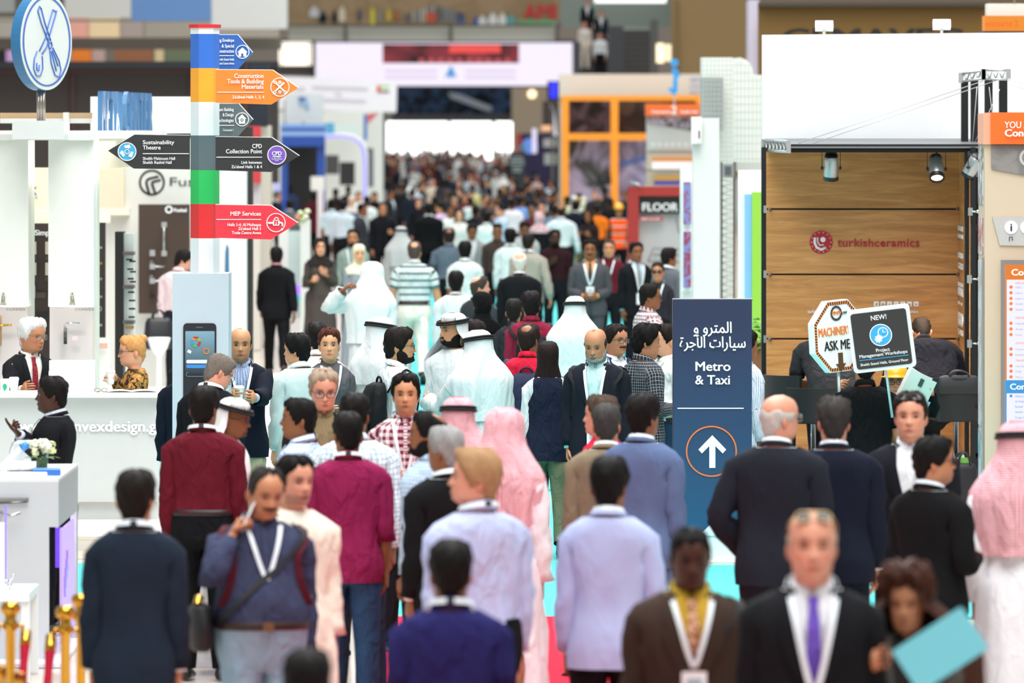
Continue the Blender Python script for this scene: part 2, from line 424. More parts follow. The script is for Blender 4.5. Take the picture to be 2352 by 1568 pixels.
    def hole(s, G, rows, jc):
        """boundary loop indices (r,c) of the arm opening round column jc"""
        r0, r1 = rows; c0, c1 = jc-s.w, jc+s.w
        L = [(r1, c) for c in range(c0, c1+1)]+[(r, c1) for r in range(r1-1, r0-1, -1)]+[(r0, c) for c in range(c1-1, c0-1, -1)]+[(r, c0) for r in range(r0+1, r1)]
        return L
    def sleeve(s, mb, base, G, C, rows, jc, sx, off, upto, mat=0, cuff=0.0, amp=0.0, closed_end=False):
        L = s.hole(G, rows, jc); B = np.array([G[r, c % C] for r, c in L]); m = len(L)
        S0, E, Wr, u, f, curl = s.arm(sx)
        t = nrm(u*.75+np.array([sx*.55, 0, 0])); cen = S0+u*.05+np.array([sx*.01, 0, 0])
        n0 = B[0]-B.mean(0); e1 = nrm(n0-t*np.dot(n0, t)); e2 = np.cross(t, e1)
        d = B-B.mean(0); ang = np.unwrap(np.arctan2(d @ e2, d @ e1))
        rings = s.arm_rings(sx, off, upto, cuff, ang, n0, amp)
        idx0 = [base+r*C+(c % C) for r, c in L]; prev = idx0; vv = 1.42
        sgn = sx
        for i, R in enumerate(rings):
            b = mb.n; mb.v.append(R); mb.n += m; mb.c.append(np.ones((m, 3)))
            vv2 = 1.36-.06*i
            for k in range(m):
                k2 = (k+1) % m; q = [prev[k], prev[k2], b+k2, b+k]
                if not s.flipsign(sx): q = q[::-1]
                uu = .38*k/m; uu2 = .38*(k+1)/m
                t4 = [(uu, vv), (uu2, vv), (uu2, vv2), (uu, vv2)]
                if not s.flipsign(sx): t4 = t4[::-1]
                mb.f.append(q); mb.uv.append(t4); mb.m.append(mat); mb.sm.append(True)
            prev = [b+k for k in range(m)]; vv = vv2
        return prev, rings[-1], (f if upto > .6 else u)
    def flipsign(s, sx): return False
    def hand(s, mb, prev, ring, sx, mat=0):
        S0, E, Wr, u, t, curl = s.arm(sx); m = len(prev); c0 = Wr
        ty = abs(t[1]); st = np.array([0, -1., 0])*(1-ty)+np.array([0, 0, 1.])*ty
        a = s.arms[0 if sx > 0 else 1]
        if isinstance(a, tuple) and len(a) > 3: st = np.array(a[3], float)*[sx, 1, 1]
        sd = nrm(st-t*np.dot(st, t)); pn = np.cross(t, sd)
        if np.dot(pn, [-sx*.7, .45, -.1]) < 0: pn = -pn
        dirs = np.array([nrm((p-ring.mean(0))-t*np.dot(p-ring.mean(0), t)) for p in ring])
        for dist, w, th in ((.012, .030, .020), (.035, .038, .018), (.07, .044, .016), (.092, .042, .014)):
            P = c0+t*dist+np.outer(dirs @ sd*w, sd)+np.outer(dirs @ pn*th, pn)
            b = mb.n; mb.v.append(P); mb.n += m; mb.c.append(np.ones((m, 3)))
            for k in range(m):
                k2 = (k+1) % m; mb.f.append([prev[k], b+k, b+k2, prev[k2]]); mb.uv.append([(0, 0)]*4); mb.m.append(mat); mb.sm.append(True)
            prev = [b+k for k in range(m)]
        b = mb.n; mb.v.append((c0+t*.097)[None]); mb.n += 1; mb.c.append(np.ones((1, 3)))
        for k in range(m):
            mb.f.append([prev[k], b, prev[(k+1) % m]]); mb.uv.append([(0, 0)]*3); mb.m.append(mat); mb.sm.append(True)
        for i, (o, ln) in enumerate(((.031, .072), (.011, .080), (-.010, .074), (-.029, .058))):
            cu = math.radians(8 if (i == 0 and curl == 75) else curl*(1+.08*i))
            p = c0+t*(.080-.004*abs(i-1))+sd*o; d = t.copy(); pts = [p]; ac = 0
            for fr in (.42, .32, .26):
                ac += cu*(.8 if fr == .42 else 1); d = t*math.cos(ac)+pn*math.sin(ac)
                pts.append(pts[-1]+d*(ln*fr+(.012 if fr == .42 else 0)))
            mb.tube(pts, [.0095, .0092, .0085, .0062], 6, mat)
        d1 = nrm(t*.55+sd*.75+pn*.35); d2 = nrm(t*.8+sd*.2+pn*(.35+.5*(curl > 40)))
        p = c0+t*.022+sd*.020
        mb.tube([p, p+d1*.038, p+d1*.038+d2*.030, p+d1*.038+d2*.055], [.014, .0125, .0108, .007], 6, mat)
        s.hands = getattr(s, 'hands', {}); s.hands[sx] = (c0+t*.075+pn*.03, t, sd, pn)
    # --- legs
    def leg(s, sx):
        al, be = s.legs[0 if sx > 0 else 1]; al, be = math.radians(al), math.radians(be)
        hip = np.array([sx*.088, .0, .885]); spl = .06*sx
        kn = hip+.42*nrm(np.array([spl*.6, -math.sin(al), -math.cos(al)])); g = al-be
        an = kn+.405*nrm(np.array([spl*.3, -math.sin(g), -math.cos(g)]))
        return hip, kn, an, al, g
    def legrings(s, mb, base, C, row, sx, radii, mat=0, hemflare=0.0, amp=0.0, sect=None):
        N = C; cols = list(range(0, N//2+1)) if sx > 0 else [0]+list(range(N-1, N//2-1, -1))
        Vall = np.concatenate(mb.v); top = [base+row*C+c for c in cols]
        fm, bm = Vall[top[0]], Vall[top[-1]]
        if not hasattr(mb, 'crotch'):
            mb.crotch = mb.n; cr = np.array([bm*(1-k)+fm*k+np.array([0, 0, -.012]) for k in (.25, .5, .75)])
            mb.v.append(cr); mb.n += 3; mb.c.append(np.ones((3, 3))); Vall = np.concatenate([Vall, cr])
        ring = top+[mb.crotch+k for k in range(3)]
        m = len(ring); hip, kn, an, al, g = s.leg(sx)
        P0 = Vall[ring]; c0 = P0.mean(0); ang = np.unwrap(np.arctan2(P0[:, 1]-c0[1], P0[:, 0]-c0[0]))
        tmod = nrm(kn-hip)
        cen = [hip+(kn-hip)*.28, hip+(kn-hip)*.6, hip+(kn-hip)*.9, kn+(an-kn)*.12, kn+(an-kn)*.4, kn+(an-kn)*.75, kn+(an-kn)*1.0]
        nor = [kn-hip, kn-hip, (kn-hip)+.4*(an-kn), (an-kn)+.4*(kn-hip), an-kn, an-kn, an-kn]
        prev = ring; e1 = np.array([1., 0, 0]); vv = .8
        for i in range(len(cen)):
            n = nrm(-np.array(nor[i])); e = nrm(e1-n*np.dot(e1, n)); e2 = np.cross(n, e)
            gq = min(1, i/3); even = ang[0]+(np.arange(m)*2*PI/m)*np.sign(ang[-1]-ang[0]); A = ang*(1-gq)+even*gq
            r = radii[i]*(1+(s.wd-1)*.6)
            if amp: r = r+amp*(np.sin(2*A+i*2.1+s.ph[6]+sx)+.6*np.sin(3*A-i+s.ph[7]))
            R = cen[i]+np.outer(np.cos(A)*r, e)+np.outer(np.sin(A)*r*1.06, e2)
            b = mb.n; mb.v.append(R); mb.n += m; mb.c.append(np.ones((m, 3))); v2 = .8-.11*(i+1)
            for k in range(m):
                k2 = (k+1) % m; q = [prev[k], b+k, b+k2, prev[k2]]
                if sx < 0: q = q[::-1]
                mb.f.append(q); mb.uv.append([(.5*k/m, vv), (.5*k/m, v2), (.5*(k+1)/m, v2), (.5*(k+1)/m, vv)]); mb.m.append(mat); mb.sm.append(True)
            prev = [b+k for k in range(m)]; vv = v2
        return an, g
    # --- meshes
    def torso_grid(s, mb, zs, off, gap=None, amp=0.0, mat=0, arms=True, N=None, gown=False, pose=True, seam=False):
        """loft of trunk rings (closed, or open with a front gap); returns (base index, grid, hole rows, columns)"""
        N = N or s.N; zs = np.array(zs, float); C = N if gap is None else N+1
        G = np.zeros((len(zs), C, 3)); t = np.arange(C)/N*2*PI
        for i, z in enumerate(zs):
            g = 0 if gap is None else gap(z, s)
            psi = g+t*(1-g/PI); o = off(z) if callable(off) else off
            o = o+s.fold(psi, z, amp)*np.clip((1.50-z)/.06, 0, 1)
            if seam: o = o-np.where(z < .99, .008, .004)*gz(psi, PI, .05)*np.clip((1.42-z)/.05, 0, 1)
            if gown and z < 1.0:
                tgt = .19+.055*(1.0-z); o = o+max(0, tgt-np.interp(z, TZ, FA if s.fem else TA)*s.wd)+(.014*(1-z)+.003)*(np.sin(7*psi+s.ph[8]+1.5*z)+.6*np.sin(11*psi+s.ph[9]-2*z))
            G[i] = s.T(psi, z, o)
        G = s.pose(G) if pose else G
        r0 = int(np.argmin(np.abs(zs-1.27))); r1 = int(np.argmin(np.abs(zs-1.44)))
        j = [N//4, 3*N//4]; w = s.w
        def keep(r, c): return not (arms and r0 <= r < r1 and any(jc-w <= c < jc+w for jc in j))
        U = np.arange(C+1)/N*1.02; b = mb.grid(G, gap is None, mat, U=U, Vv=zs, keep=keep)
        return b, G, (r0, r1), C, j
    def body(s, tone, root, brow=.35, stubble=0.0, smile=0):
        mb = MB(); N = s.N
        zs = [.80, .86, .92, 1.0, 1.08, 1.18, 1.27, 1.325, 1.38, 1.44, 1.465, 1.485]
        psi = s.psi_head(N); tt = np.arange(N)*2*PI/N
        hzr = [-.045, -.03, -.012, -.001, .008, .018, .028, .038, .0455, .051, .0565, .066, .075, .083, .091, .100, .109, .118, .127, .134, .1415, .149, .158, .172, .187, .200, .211, .220, .227, .2325]
        if N < 24: hzr = [-.045, -.012, .0, .015, .035, .052, .066, .083, .100, .118, .137, .157, .180, .200, .216, .228]
        nz = len(zs); G = np.zeros((nz+len(hzr), N, 3)); Cc = np.ones((nz+len(hzr), N, 3))
        for i, z in enumerate(zs): G[i] = s.T(tt, z, 0)
        for i, hz in enumerate(hzr):
            k = np.clip((hz+.045)/.05, 0, 1); G[nz+i] = s.H(tt*(1-k)+psi*k, hz)
            x = G[nz+i, :, 0]; y = G[nz+i, :, 1]; fr = (y < -.02); ax = np.abs(x)
            lip = gz(x, 0, .021+.010*smile)*gz(hz-smile*(ax/.03)**2*.009, .052-.003*smile, .008)*fr; br = np.clip(1.7*gz(ax, .031, .015), 0, 1)*np.clip(1.3*gz(hz, .1415, .0075), 0, 1)*fr
            ey = gz(ax, .031, .014)*gz(hz, .119, .009)*fr; ck = gz(ax, .045, .018)*gz(hz, .085, .018)*fr  # eye sockets: shade painted into the skin mask
            ns = gz(ax, .009, .006)*gz(hz, .0755, .005)*fr; mo = gz(x, 0, .020+.008*smile)*gz(hz-smile*(ax/.03)**2*.009, .051-.003*smile, .003)*fr  # nostrils: shading darkened into the mask colour
            st = stubble*fr*np.clip((.070-hz)/.02, 0, 1)*np.clip((hz-.0)/.01, 0, 1)
            Cc[nz+i] = 1-np.outer(lip, [.24, .52, .50])-np.outer(br, [1-brow]*3)*1.05-np.outer(ey, [.42, .48, .48])-np.outer(ns, [.4, .45, .45])-np.outer(mo, [.35, .3, .3])-np.outer(ck, [0, .10+.14*smile, .10+.14*smile])-np.outer(st, [.66, .62, .56])
        Cc = np.clip(Cc, .05, 1); G = s.pose(G)
        r0, r1, w = 6, 9, s.w
        b = mb.grid(G, True, 0, keep=lambda r, c: not (r0 <= r < r1 and any(jc-w <= c < jc+w for jc in (N//4, 3*N//4))), col=Cc)
        top = s.pose(s.H(0, .2355)*[0, 1, 1]+np.array([0, -.002, 0])); ti = mb.add(top[None], [])
        L = (nz+len(hzr)-1)*N
        for c in range(N): mb.f.append([b+L+c, b+L+(c+1) % N, ti]); mb.uv.append([(0, 0)]*3); mb.m.append(0); mb.sm.append(True)
        for sx, jc in ((1, N//4), (-1, 3*N//4)):
            prev, ring, t = s.sleeve(mb, b, G, N, (r0, r1), jc, sx, 0, 1.0)
            s.hand(mb, prev, ring, sx)
        rad = [.080, .070, .057, .053, .052, .042, .036]
        for sx in (1, -1): s.legrings(mb, b, N, 0, sx, rad)
        for sx in (1, -1):  # ears
            P = np.zeros((5, 8, 3)); a = np.arange(8)*2*PI/8
            for i, q in enumerate((-.95, -.5, 0, .5, .95)):
                r = math.sqrt(1-q*q); P[i, :, 0] = sx*(.068+.012*q*0+.011*np.cos(a)*r+.010*r*(np.sin(a) > .3)); P[i, :, 1] = .016+.019*np.sin(a)*r; P[i, :, 2] = CHIN+.098+.034*q
            mb.grid(s.pose(P), True, 0, col=np.tile(np.array([1, .86, .84]), (40, 1)), flip=sx < 0)
        o = mb.build('body', skin(tone), root, True)
        return o
    def eyes(s, root):
        for sx in (1, -1):
            mb = MB(); P = np.zeros((7, 10, 3)); a = np.arange(10)*2*PI/10
            c = np.array([sx*.031, s.H(np.array(.36), .118)[1]+.0045, CHIN+.119])
            for i in range(7):
                r = math.sin(PI*(i+.35)/6.7); q = math.cos(PI*(i+.35)/6.7)
                P[i, :, 0] = c[0]+.0135*np.cos(a)*r; P[i, :, 1] = c[1]-.0115*q; P[i, :, 2] = c[2]+.0054*np.sin(a)*r
            n = 6*10; mats = [1]*10+[1]*10+[0]*(n-20)
            b = mb.n; F = []; PP = s.pose(P)
            for r in range(6):
                for k in range(10): F.append((r*10+k, (r+1)*10+k, (r+1)*10+(k+1) % 10, r*10+(k+1) % 10))
            F.append(tuple(range(10))); mb.add(PP, F, [1]*20+[0]*40+[1])
            mb.build('eye', [flat('#C9BFB8', .25), flat('#1C1210', .2)], root)
    def torso_top(s, name, mat, root, zlo, off, sleeve=.98, amp=.004, gap=None, gown=False, flare=0.0, cuff=0.0, extra=None, arms=True, zhi=1.488, armoff=None, mats=None):
        mb = MB()
        zs = [zlo]+[z for z in ([.2, .4, .6, .8] if gown else [])+[.86, .92, .98, 1.04, 1.10, 1.16, 1.22, 1.27, 1.325, 1.38, 1.44, 1.465] if z > zlo+.03]+[zhi]
        o2 = lambda z: off+flare*max(0, (1.05-z))-(.004 if z > 1.46 else 0)
        b, G, rows, C, js = s.torso_grid(mb, zs, o2, gap, amp, arms=arms, gown=gown, seam=name == 'jacket')
        if arms:
            for sx, jc in ((1, js[0]), (-1, js[1])):
                prev, ring, t = s.sleeve(mb, b, G, C, rows, jc, sx, armoff if armoff is not None else off, sleeve, cuff=cuff, amp=amp*.8)
                c = ring.mean(0); R2 = c+(ring-c)*.86-t*.004; i = mb.n; m = len(prev); mb.v.append(R2); mb.n += m; mb.c.append(np.ones((m, 3)))
                for k in range(m):
                    mb.f.append([prev[k], i+k, i+(k+1) % m, prev[(k+1) % m]]); mb.uv.append([(0, 0)]*4); mb.m.append(0); mb.sm.append(True)
        return mb.build(name, mats or mat, root)
    def trousers(s, mat, root, ztop=1.02, off=.012, slim=1.0, name='trousers'):
        mb = MB(); zs = [.80, .86, .92, .97, ztop]
        b, G, rows, C, js = s.torso_grid(mb, zs, lambda z: off+.004*(z < .9), None, .0015, arms=False)
        rad = [.097*slim, .085*slim, .072*slim, .069*slim, .068*slim, .062*slim, .060*slim]
        for sx in (1, -1): s.legrings(mb, b, C, 0, sx, rad, amp=.004)
        return mb.build(name, mat, root)
    def shoes(s, mat, root):
        lo = 9
        for sx in (1, -1):
            hip, kn, an, al, g = s.leg(sx); mb = MB()
            tip = g if g < 0 else g*.3
            prof = [(-.085, .030, .045, .0), (-.06, .040, .075, 0), (-.01, .043, .085, 0), (.05, .044, .062, 0), (.11, .048, .045, 0), (.16, .042, .034, 0), (.185, .022, .022, .004)]
            P = np.zeros((len(prof), 10, 3)); a = np.arange(10)*2*PI/10
            for i, (y, w, h, z0) in enumerate(prof):
                P[i, :, 0] = w*np.cos(a)*(1+.12*(np.sin(a) < 0)); P[i, :, 1] = -y; P[i, :, 2] = np.maximum(z0, h*.5+h*.62*np.sin(a))
            P = P @ rot_x(-tip*.7 if g < 0 else tip).T
            P = P+np.array([an[0], an[1], an[2]-.068]); lo = min(lo, P[..., 2].min())
            b = mb.grid(P, True, 0, flip=True); mb.f += [[b+k for k in range(10)], [b+60+k for k in range(10)][::-1]]; mb.uv += [[(0, 0)]*10]*2; mb.m += [0, 0]; mb.sm += [True]*2
            mb.build('shoe', mat, root)
        return lo
    # --- hair and headwear
    HAIRLINE = {'short': [.198, .192, .165, .085, .110, .055, .020, .012], 'full': [.196, .190, .160, .085, .090, .040, .012, .002],
                'receding': [.222, .222, .180, .090, .112, .055, .018, .012], 'buzz': [.192, .186, .160, .090, .112, .060, .028, .020],
                'updo': [.195, .185, .160, .105, .120, .075, .035, .015], 'cap': [.19]*8}
    def hair(s, style, color, root, thick=.016, bald=None, name='hair', noise=.0045):
        """bald: None | 'crown' | 'top' | 'spot'"""
        mb = MB(); n = s.N if s.N < 24 else 40; psi = s.psi_head(n)
        hz = np.array([-.012, .0, .012, .024, .038, .054, .070, .085, .100, .115, .130, .145, .160, .174, .187, .199, .210, .219, .227, .233])
        if s.N < 24: hz = hz[::2]
        Hl = s.HAIRLINE[style]; ap = np.minimum(psi, 2*PI-psi)
        line = np.interp(ap, np.radians([0, 30, 58, 82, 100, 125, 155, 180]), Hl)
        line = line+.006*np.sin(9*psi+s.ph[0])+.004*np.sin(17*psi+s.ph[1])
        M = hz[:, None]-line[None]
        pts = s.H(psi[None], hz[:, None], 0)
        if bald == 'top': M = np.minimum(M, (.160-hz[:, None])+.012*np.sin(5*psi)[None]-.03*np.maximum(0, np.cos(psi))[None])
        if bald == 'crown': M = np.minimum(M, np.linalg.norm((pts-np.array([0, .045, CHIN+.225]))*[1, 1, .8], axis=-1)-.062)
        if bald == 'spot': M = np.minimum(M, np.linalg.norm((pts-np.array([0, .055, CHIN+.215]))*[1, 1, .8], axis=-1)-.042)
        nz = noise*(np.sin(7*psi[None]+40*hz[:, None]+s.ph[2])+.7*np.sin(13*psi[None]-70*hz[:, None]+s.ph[3])+.5*np.sin(21*psi[None]+110*hz[:, None]+s.ph[4]))
        fr = np.clip(np.cos(psi), 0, 1)[None]*np.clip((hz[:, None]-.15)/.05, 0, 1)
        t = np.clip(M/.022, 0, 1); t = t*t*(3-2*t); th = (thick*.62)*(.65+.45*np.clip((hz[:, None]-.05)/.12, 0, 1)+.25*fr)
        off = np.where(M > 0, t*np.maximum(th+nz, .004)+.001, -.008)
        P = s.pose(s.H(psi[None], hz[:, None], off, face=False)); R, C = M.shape
        b = mb.grid(P, True, 0, U=np.linspace(0, .6, C+1), Vv=hz, keep=lambda r, c: max(M[r, c], M[r+1, c], M[r, (c+1) % C], M[r+1, (c+1) % C]) > 0)
        if M[-1].max() > 0:
            top = s.pose(s.H(0, .2355, th.max()*.9)*[0, 1, 1]); ti = mb.add(top[None], [])
            L = (R-1)*C
            for c in range(C): mb.f.append([b+L+c, b+L+(c+1) % C, ti]); mb.uv.append([(0, 0)]*3); mb.m.append(0); mb.sm.append(True)
        return mb.build(name, hairm(color), root)
    def beard(s, color, root, full=True, goatee=False, thick=.008, name='beard'):
        mb = MB(); n = 48; psi = s.psi_head(n); hz = np.array([-.022, -.012, -.003, .006, .014, .022, .030, .038, .045, .052, .058, .064, .070, .077, .085, .095, .105])
        pts = s.H(psi[None], hz[:, None]); x = np.abs(pts[..., 0]); h = hz[:, None]+0*x; y = pts[..., 1]
        top = np.interp(x, [0, .018, .035, .052, .062, .075], [.074, .072, .040, .042, .068, .100])
        M = np.minimum(top-h, np.where(y < .012, 1, -1))
        mouth = ((x/.024)**2+((h-.051)/.0075)**2) < 1
        M = np.where(mouth, -.01, M); M = np.minimum(M, h+.016)
        if goatee: M = np.minimum(M, .030-x)
        if not full: M = np.where((h > .058) & (h < .074) & (x < .034) & (y < 0), .02, -.01)
        t = np.clip(M/.012, 0, 1); chin = gz(x, 0, .05)*np.clip((.04-h)/.04, 0, 1)
        P = s.pose(s.H(psi[None], hz[:, None], np.where(M > 0, t*(thick*.6+.006*chin*(thick/.008))+.0012, -.006)))
        C = n; mb.grid(P, True, 0, keep=lambda r, c: min(sorted((M[r, c], M[r+1, c], M[r, (c+1) % C], M[r+1, (c+1) % C]))[2:]) > 0)
        return mb.build(name, hairm(color), root) if mb.f else None
    def mantle(s, name, mat, root, open_a=60, zend=1.25, h0=.14, rows=14, spread=1.0, amp=.010, cols=None, off=.016, lift=0.0, wave=7, kz=(1.60, .15)):
        """long hair / headcloth that falls from the head over neck, shoulders and back"""
        mb = MB(); n = cols or 41; psi = np.linspace(math.radians(open_a), 2*PI-math.radians(open_a), n)
        hz = np.array([h0, .165, .19, .207, .220, .230, .2345])[::-1]
        top = [s.pose(s.H(psi if q < .16 else psi, q, off, face=False)) for q in hz]
        P = list(top); q0 = s.pose(s.H(psi, h0, off, face=False))
        z1 = np.full(n, zend)
        for i in range(1, rows+1):
            t = i/rows
            hzi = h0-(h0-(-.02))*min(1, t*2.2)
            A = s.H(psi, max(hzi, -.02), off+.010*t, face=False)
            z = (CHIN+h0)*(1-t)+zend*t
            A[:, 2] = z; A = s.headpose(A) if z > 1.50 else A
            Bq = s.T(psi, np.minimum(z, 1.44), .030+off*.5+amp*1.2)
            Bq = Bq.copy(); Bq[:, 2] = z
            k = np.clip((kz[0]-z)/kz[1], 0, 1); k = k*k*(3-2*k)*spread
            rip = amp*t*1.4*(np.sin(wave*psi+s.ph[5])+.6*np.sin(wave*1.7*psi+s.ph[6]+2*t))
            Q = A*(1-k)+Bq*k; d = np.stack([np.sin(psi), -np.cos(psi), 0*psi], -1)
            P.append(s.bend(Q+d*rip[:, None]))
        b = mb.grid(np.array(P), False, 0, U=np.linspace(0, .85, n+1), Vv=np.linspace(.75, 0, len(P)), flip=True)
        tp = s.pose(s.H(0, .2355, off)*[0, 1, 1]); ti = mb.add(tp[None], [])
        for c in range(n-1): mb.f.append([b+c+1, b+c, ti]); mb.uv.append([(0, 0)]*3); mb.m.append(0); mb.sm.append(True)
        o = mb.build(name, mat, root); return o
    def agal(s, root, hz=.168, r=.0095):
        mb = MB(); psi = np.linspace(0, 2*PI, 33)[:-1]
        for dz in (0, .017):
            base = s.H(psi, hz+dz, .026, face=False); base[:, 2] = CHIN+hz+dz+.012*np.cos(psi)*-1+.006
            base = s.pose(base); c = base.mean(0); G = np.zeros((6, 32, 3))
            for k in range(6):
                a = k*PI/3; d = base-c; d = d/np.linalg.norm(d, axis=1)[:, None]
                G[k] = base+d*r*math.cos(a)+np.array([0, 0, 1])*r*math.sin(a)
            F = [(k*32+i, k*32+(i+1) % 32, ((k+1) % 6)*32+(i+1) % 32, ((k+1) % 6)*32+i) for k in range(6) for i in range(32)]
            mb.add(G, F)
        return mb.build('agal_cord', flat('#0B0B0D', .8), root)
    def glasses(s, root, sun=False, at=None, color='#1A1614'):
        """worn on the nose, or pushed up on the hair (at='head')"""
        mb = MB(); up = at == 'head'
        zc = CHIN+(.224 if up else .117); y0 = (-.088 if up else s.H(np.array(0.), .11)[1]-.002)
        tl = rot_x(math.radians(-38)) if up else np.eye(3); pv = np.array([0, y0, zc])
        f = lambda P: s.pose((np.asarray(P)-pv) @ tl.T+pv)
        for sx in (1, -1):
            a = np.arange(16)*2*PI/16; L = np.stack([sx*.033+.026*spow(np.cos(a), .7), y0+.004+.9*(np.abs(sx*.033+.026*np.cos(a))-.02)**2*6, zc+.018*spow(np.sin(a), .7)], -1)
            mb.tube(list(f(L))+[f(L)[0]], .0022 if not sun else .003, 5, 0, False)
            i = mb.add(f(L+np.array([0, .002, 0])), [list(range(16))], 1, smooth=False)
            if not up: mb.tube(f([(sx*.060, y0+.012, zc+.008), (sx*.074, y0+.05, zc+.008), (sx*.076, .005, zc+.006)]), .002, 5, 0)
            else: mb.tube(f([(sx*.060, y0+.012, zc+.006), (sx*.078, y0+.06, zc+.006), (sx*.082, y0+.10, zc-.002)]), .002, 5, 0)
        mb.tube(f([(-.008, y0-.001, zc+.004), (.008, y0-.001, zc+.004)]), .002, 5, 0)
        gl = flat('#0E0F12', .08) if sun else flat('#C9D4D8', .05, alpha=.14)
        return mb.build('sunglasses' if sun else 'glasses', [flat(color, .35), gl], root)
    def collar(s, mat, root, r=.063, h=.036, spread=.015, open_=.12, name='collar', drop=0.0):
        mb = MB(); psi = np.linspace(open_, 2*PI-open_, 33); k = 1.06 if not s.fem else .93
        z0 = 1.484-.022*np.cos(psi)-drop; rows = []
        for rr, dz in ((r, 0), (r-.003, h), (r+.004, h+.003), (r+spread, .004+0*psi), (r+spread-.003, -.004)):
            P = np.stack([k*rr*np.sin(psi), .012-k*rr*np.cos(psi)*1.02, z0+dz], -1); rows.append(s.bend(P))
        mb.grid(np.array(rows), False, 0, U=np.linspace(0, .4, 34), Vv=np.linspace(0, .08, 5))
        return mb.build(name, mat, root)
    def lanyard(s, root, off=.03, end=1.14, front=True, color='#E6EEF2', badge=False, r=.085):
        mb = MB(); k = 1.06 if not s.fem else .95
        psi = np.linspace(PI*.42, PI*1.58, 21); z0 = 1.497-.022*np.cos(psi)
        rows = [s.bend(np.stack([k*(r+o)*np.sin(psi), .014-k*(r+o)*np.cos(psi), z0+dz], -1)) for o, dz in ((-.002, .022), (.004, .002))]
        m = [1 if 9 <= c <= 10 else 0 for c in range(20)]
        R = np.array(rows); F = [(c, c+1, 21+c+1, 21+c) for c in range(20)]; mb.add(R, F, m)
        if front:
            for sx in (1, -1):
                n = 10; P = np.zeros((n, 2, 3))
                for i in range(n):
                    t = i/(n-1); z = 1.475*(1-t)+end*t; x = sx*(.082*(1-t)**.8)
                    a = np.interp(z, TZ, TA); ps = math.asin(min(.95, (abs(x)/a)**(1.25)))*sx
                    for j, w in enumerate((-.010, .010)):
                        q = s.T(ps, z, off+.006); q[0] = x+w; P[i, j] = s.bend(q)
                mb.grid(P, False, 0, flip=sx > 0); mb.grid(P+np.array([0, .001, 0]), False, 0, flip=sx < 0)
        o = mb.build('lanyard', [flat(color, .6), flat('#151515', .6)], root)
        if badge:
            mb = MB(); q = s.bend(s.T(0, end-.09, off+.016))
            mb.box(q[0]-.05, q[1]-.004, q[2]-.075, q[0]+.05, q[1]+.002, q[2]+.075)
            mb.box(q[0]-.03, q[1]-.006, q[2]+.02, q[0]+.03, q[1]-.003, q[2]+.05, 1)
            mb.build('badge', [flat('#EEF1F2', .5), flat('#9FB7BF', .5)], root)
        return o
    def vgap(s, ztop=1.47, zb=1.10, w=.080, cut=.03, zlo=.80):
        def g(z, f):
            if z >= zb: v = w*((z-zb)/(ztop-zb))**.9
            else: v = cut*max(0, (zb-.08-z)/(zb-.08-zlo))**1.6
            a = np.interp(z, TZ, TA)*s.wd+.02
            return max(.015, math.asin(min(.9, (v/a)**1.25)))
        return g
    def lapels(s, mat, root, gap, zb=1.10, off=.026):
        for sx in (1, -1):
            mb = MB(); zs = np.linspace(zb+.005, 1.475, 12); P = np.zeros((12, 3, 3))
            for i, z in enumerate(zs):
                t = (z-zb)/(1.475-zb); g = gap(z, s); wd = .30*min(1, t*2.2)*(1 if t < .72 else .55+.2*(1-t))+.01
                for j in range(3): P[i, j] = s.T(sx*(g-.01+wd*j/2), z, off+.004*(j == 1)-.006*(j == 2)*0)
            mb.grid(s.bend(P), False, 0, flip=sx > 0); mb.build('lapel', mat, root)
    def tie(s, mat, root, off=.014, zend=1.02):
        mb = MB(); zs = np.linspace(1.468, zend, 12); P = np.zeros((12, 2, 3))
        for i, z in enumerate(zs):
            w = (.020 if i == 0 else .016 if i == 1 else .018+.020*(i/11)); w = .006 if i == 11 else w
            for j, sg in enumerate((-1, 1)):
                q = s.T(0, z, off+(.014 if i == 0 else .004)); q[0] = sg*w; P[i, j] = s.bend(q)
        mb.grid(P, False, 0, U=np.array([0, .07, .14]), Vv=zs, flip=True); mb.grid(P+np.array([0, .003, 0]), False, 0, U=np.array([0, .07, .14]), Vv=zs)
        return mb.build('necktie', mat, root)
    def belt(s, mat, root, z=1.005, off=.018):
        mb = MB(); psi = np.arange(s.N)*2*PI/s.N
        G = np.array([s.pose(s.T(psi, zz, off+o)) for zz, o in ((z-.02, -.004), (z-.018, .0), (z+.018, 0), (z+.02, -.004))])
        mb.grid(G, True, 0); q = s.bend(s.T(0, z, off+.006)); mb.box(q[0]-.026, q[1]-.003, q[2]-.022, q[0]+.026, q[1]+.004, q[2]+.022, 1)
        return mb.build('belt', [mat, flat('#8C7A5A', .3, .9)], root)

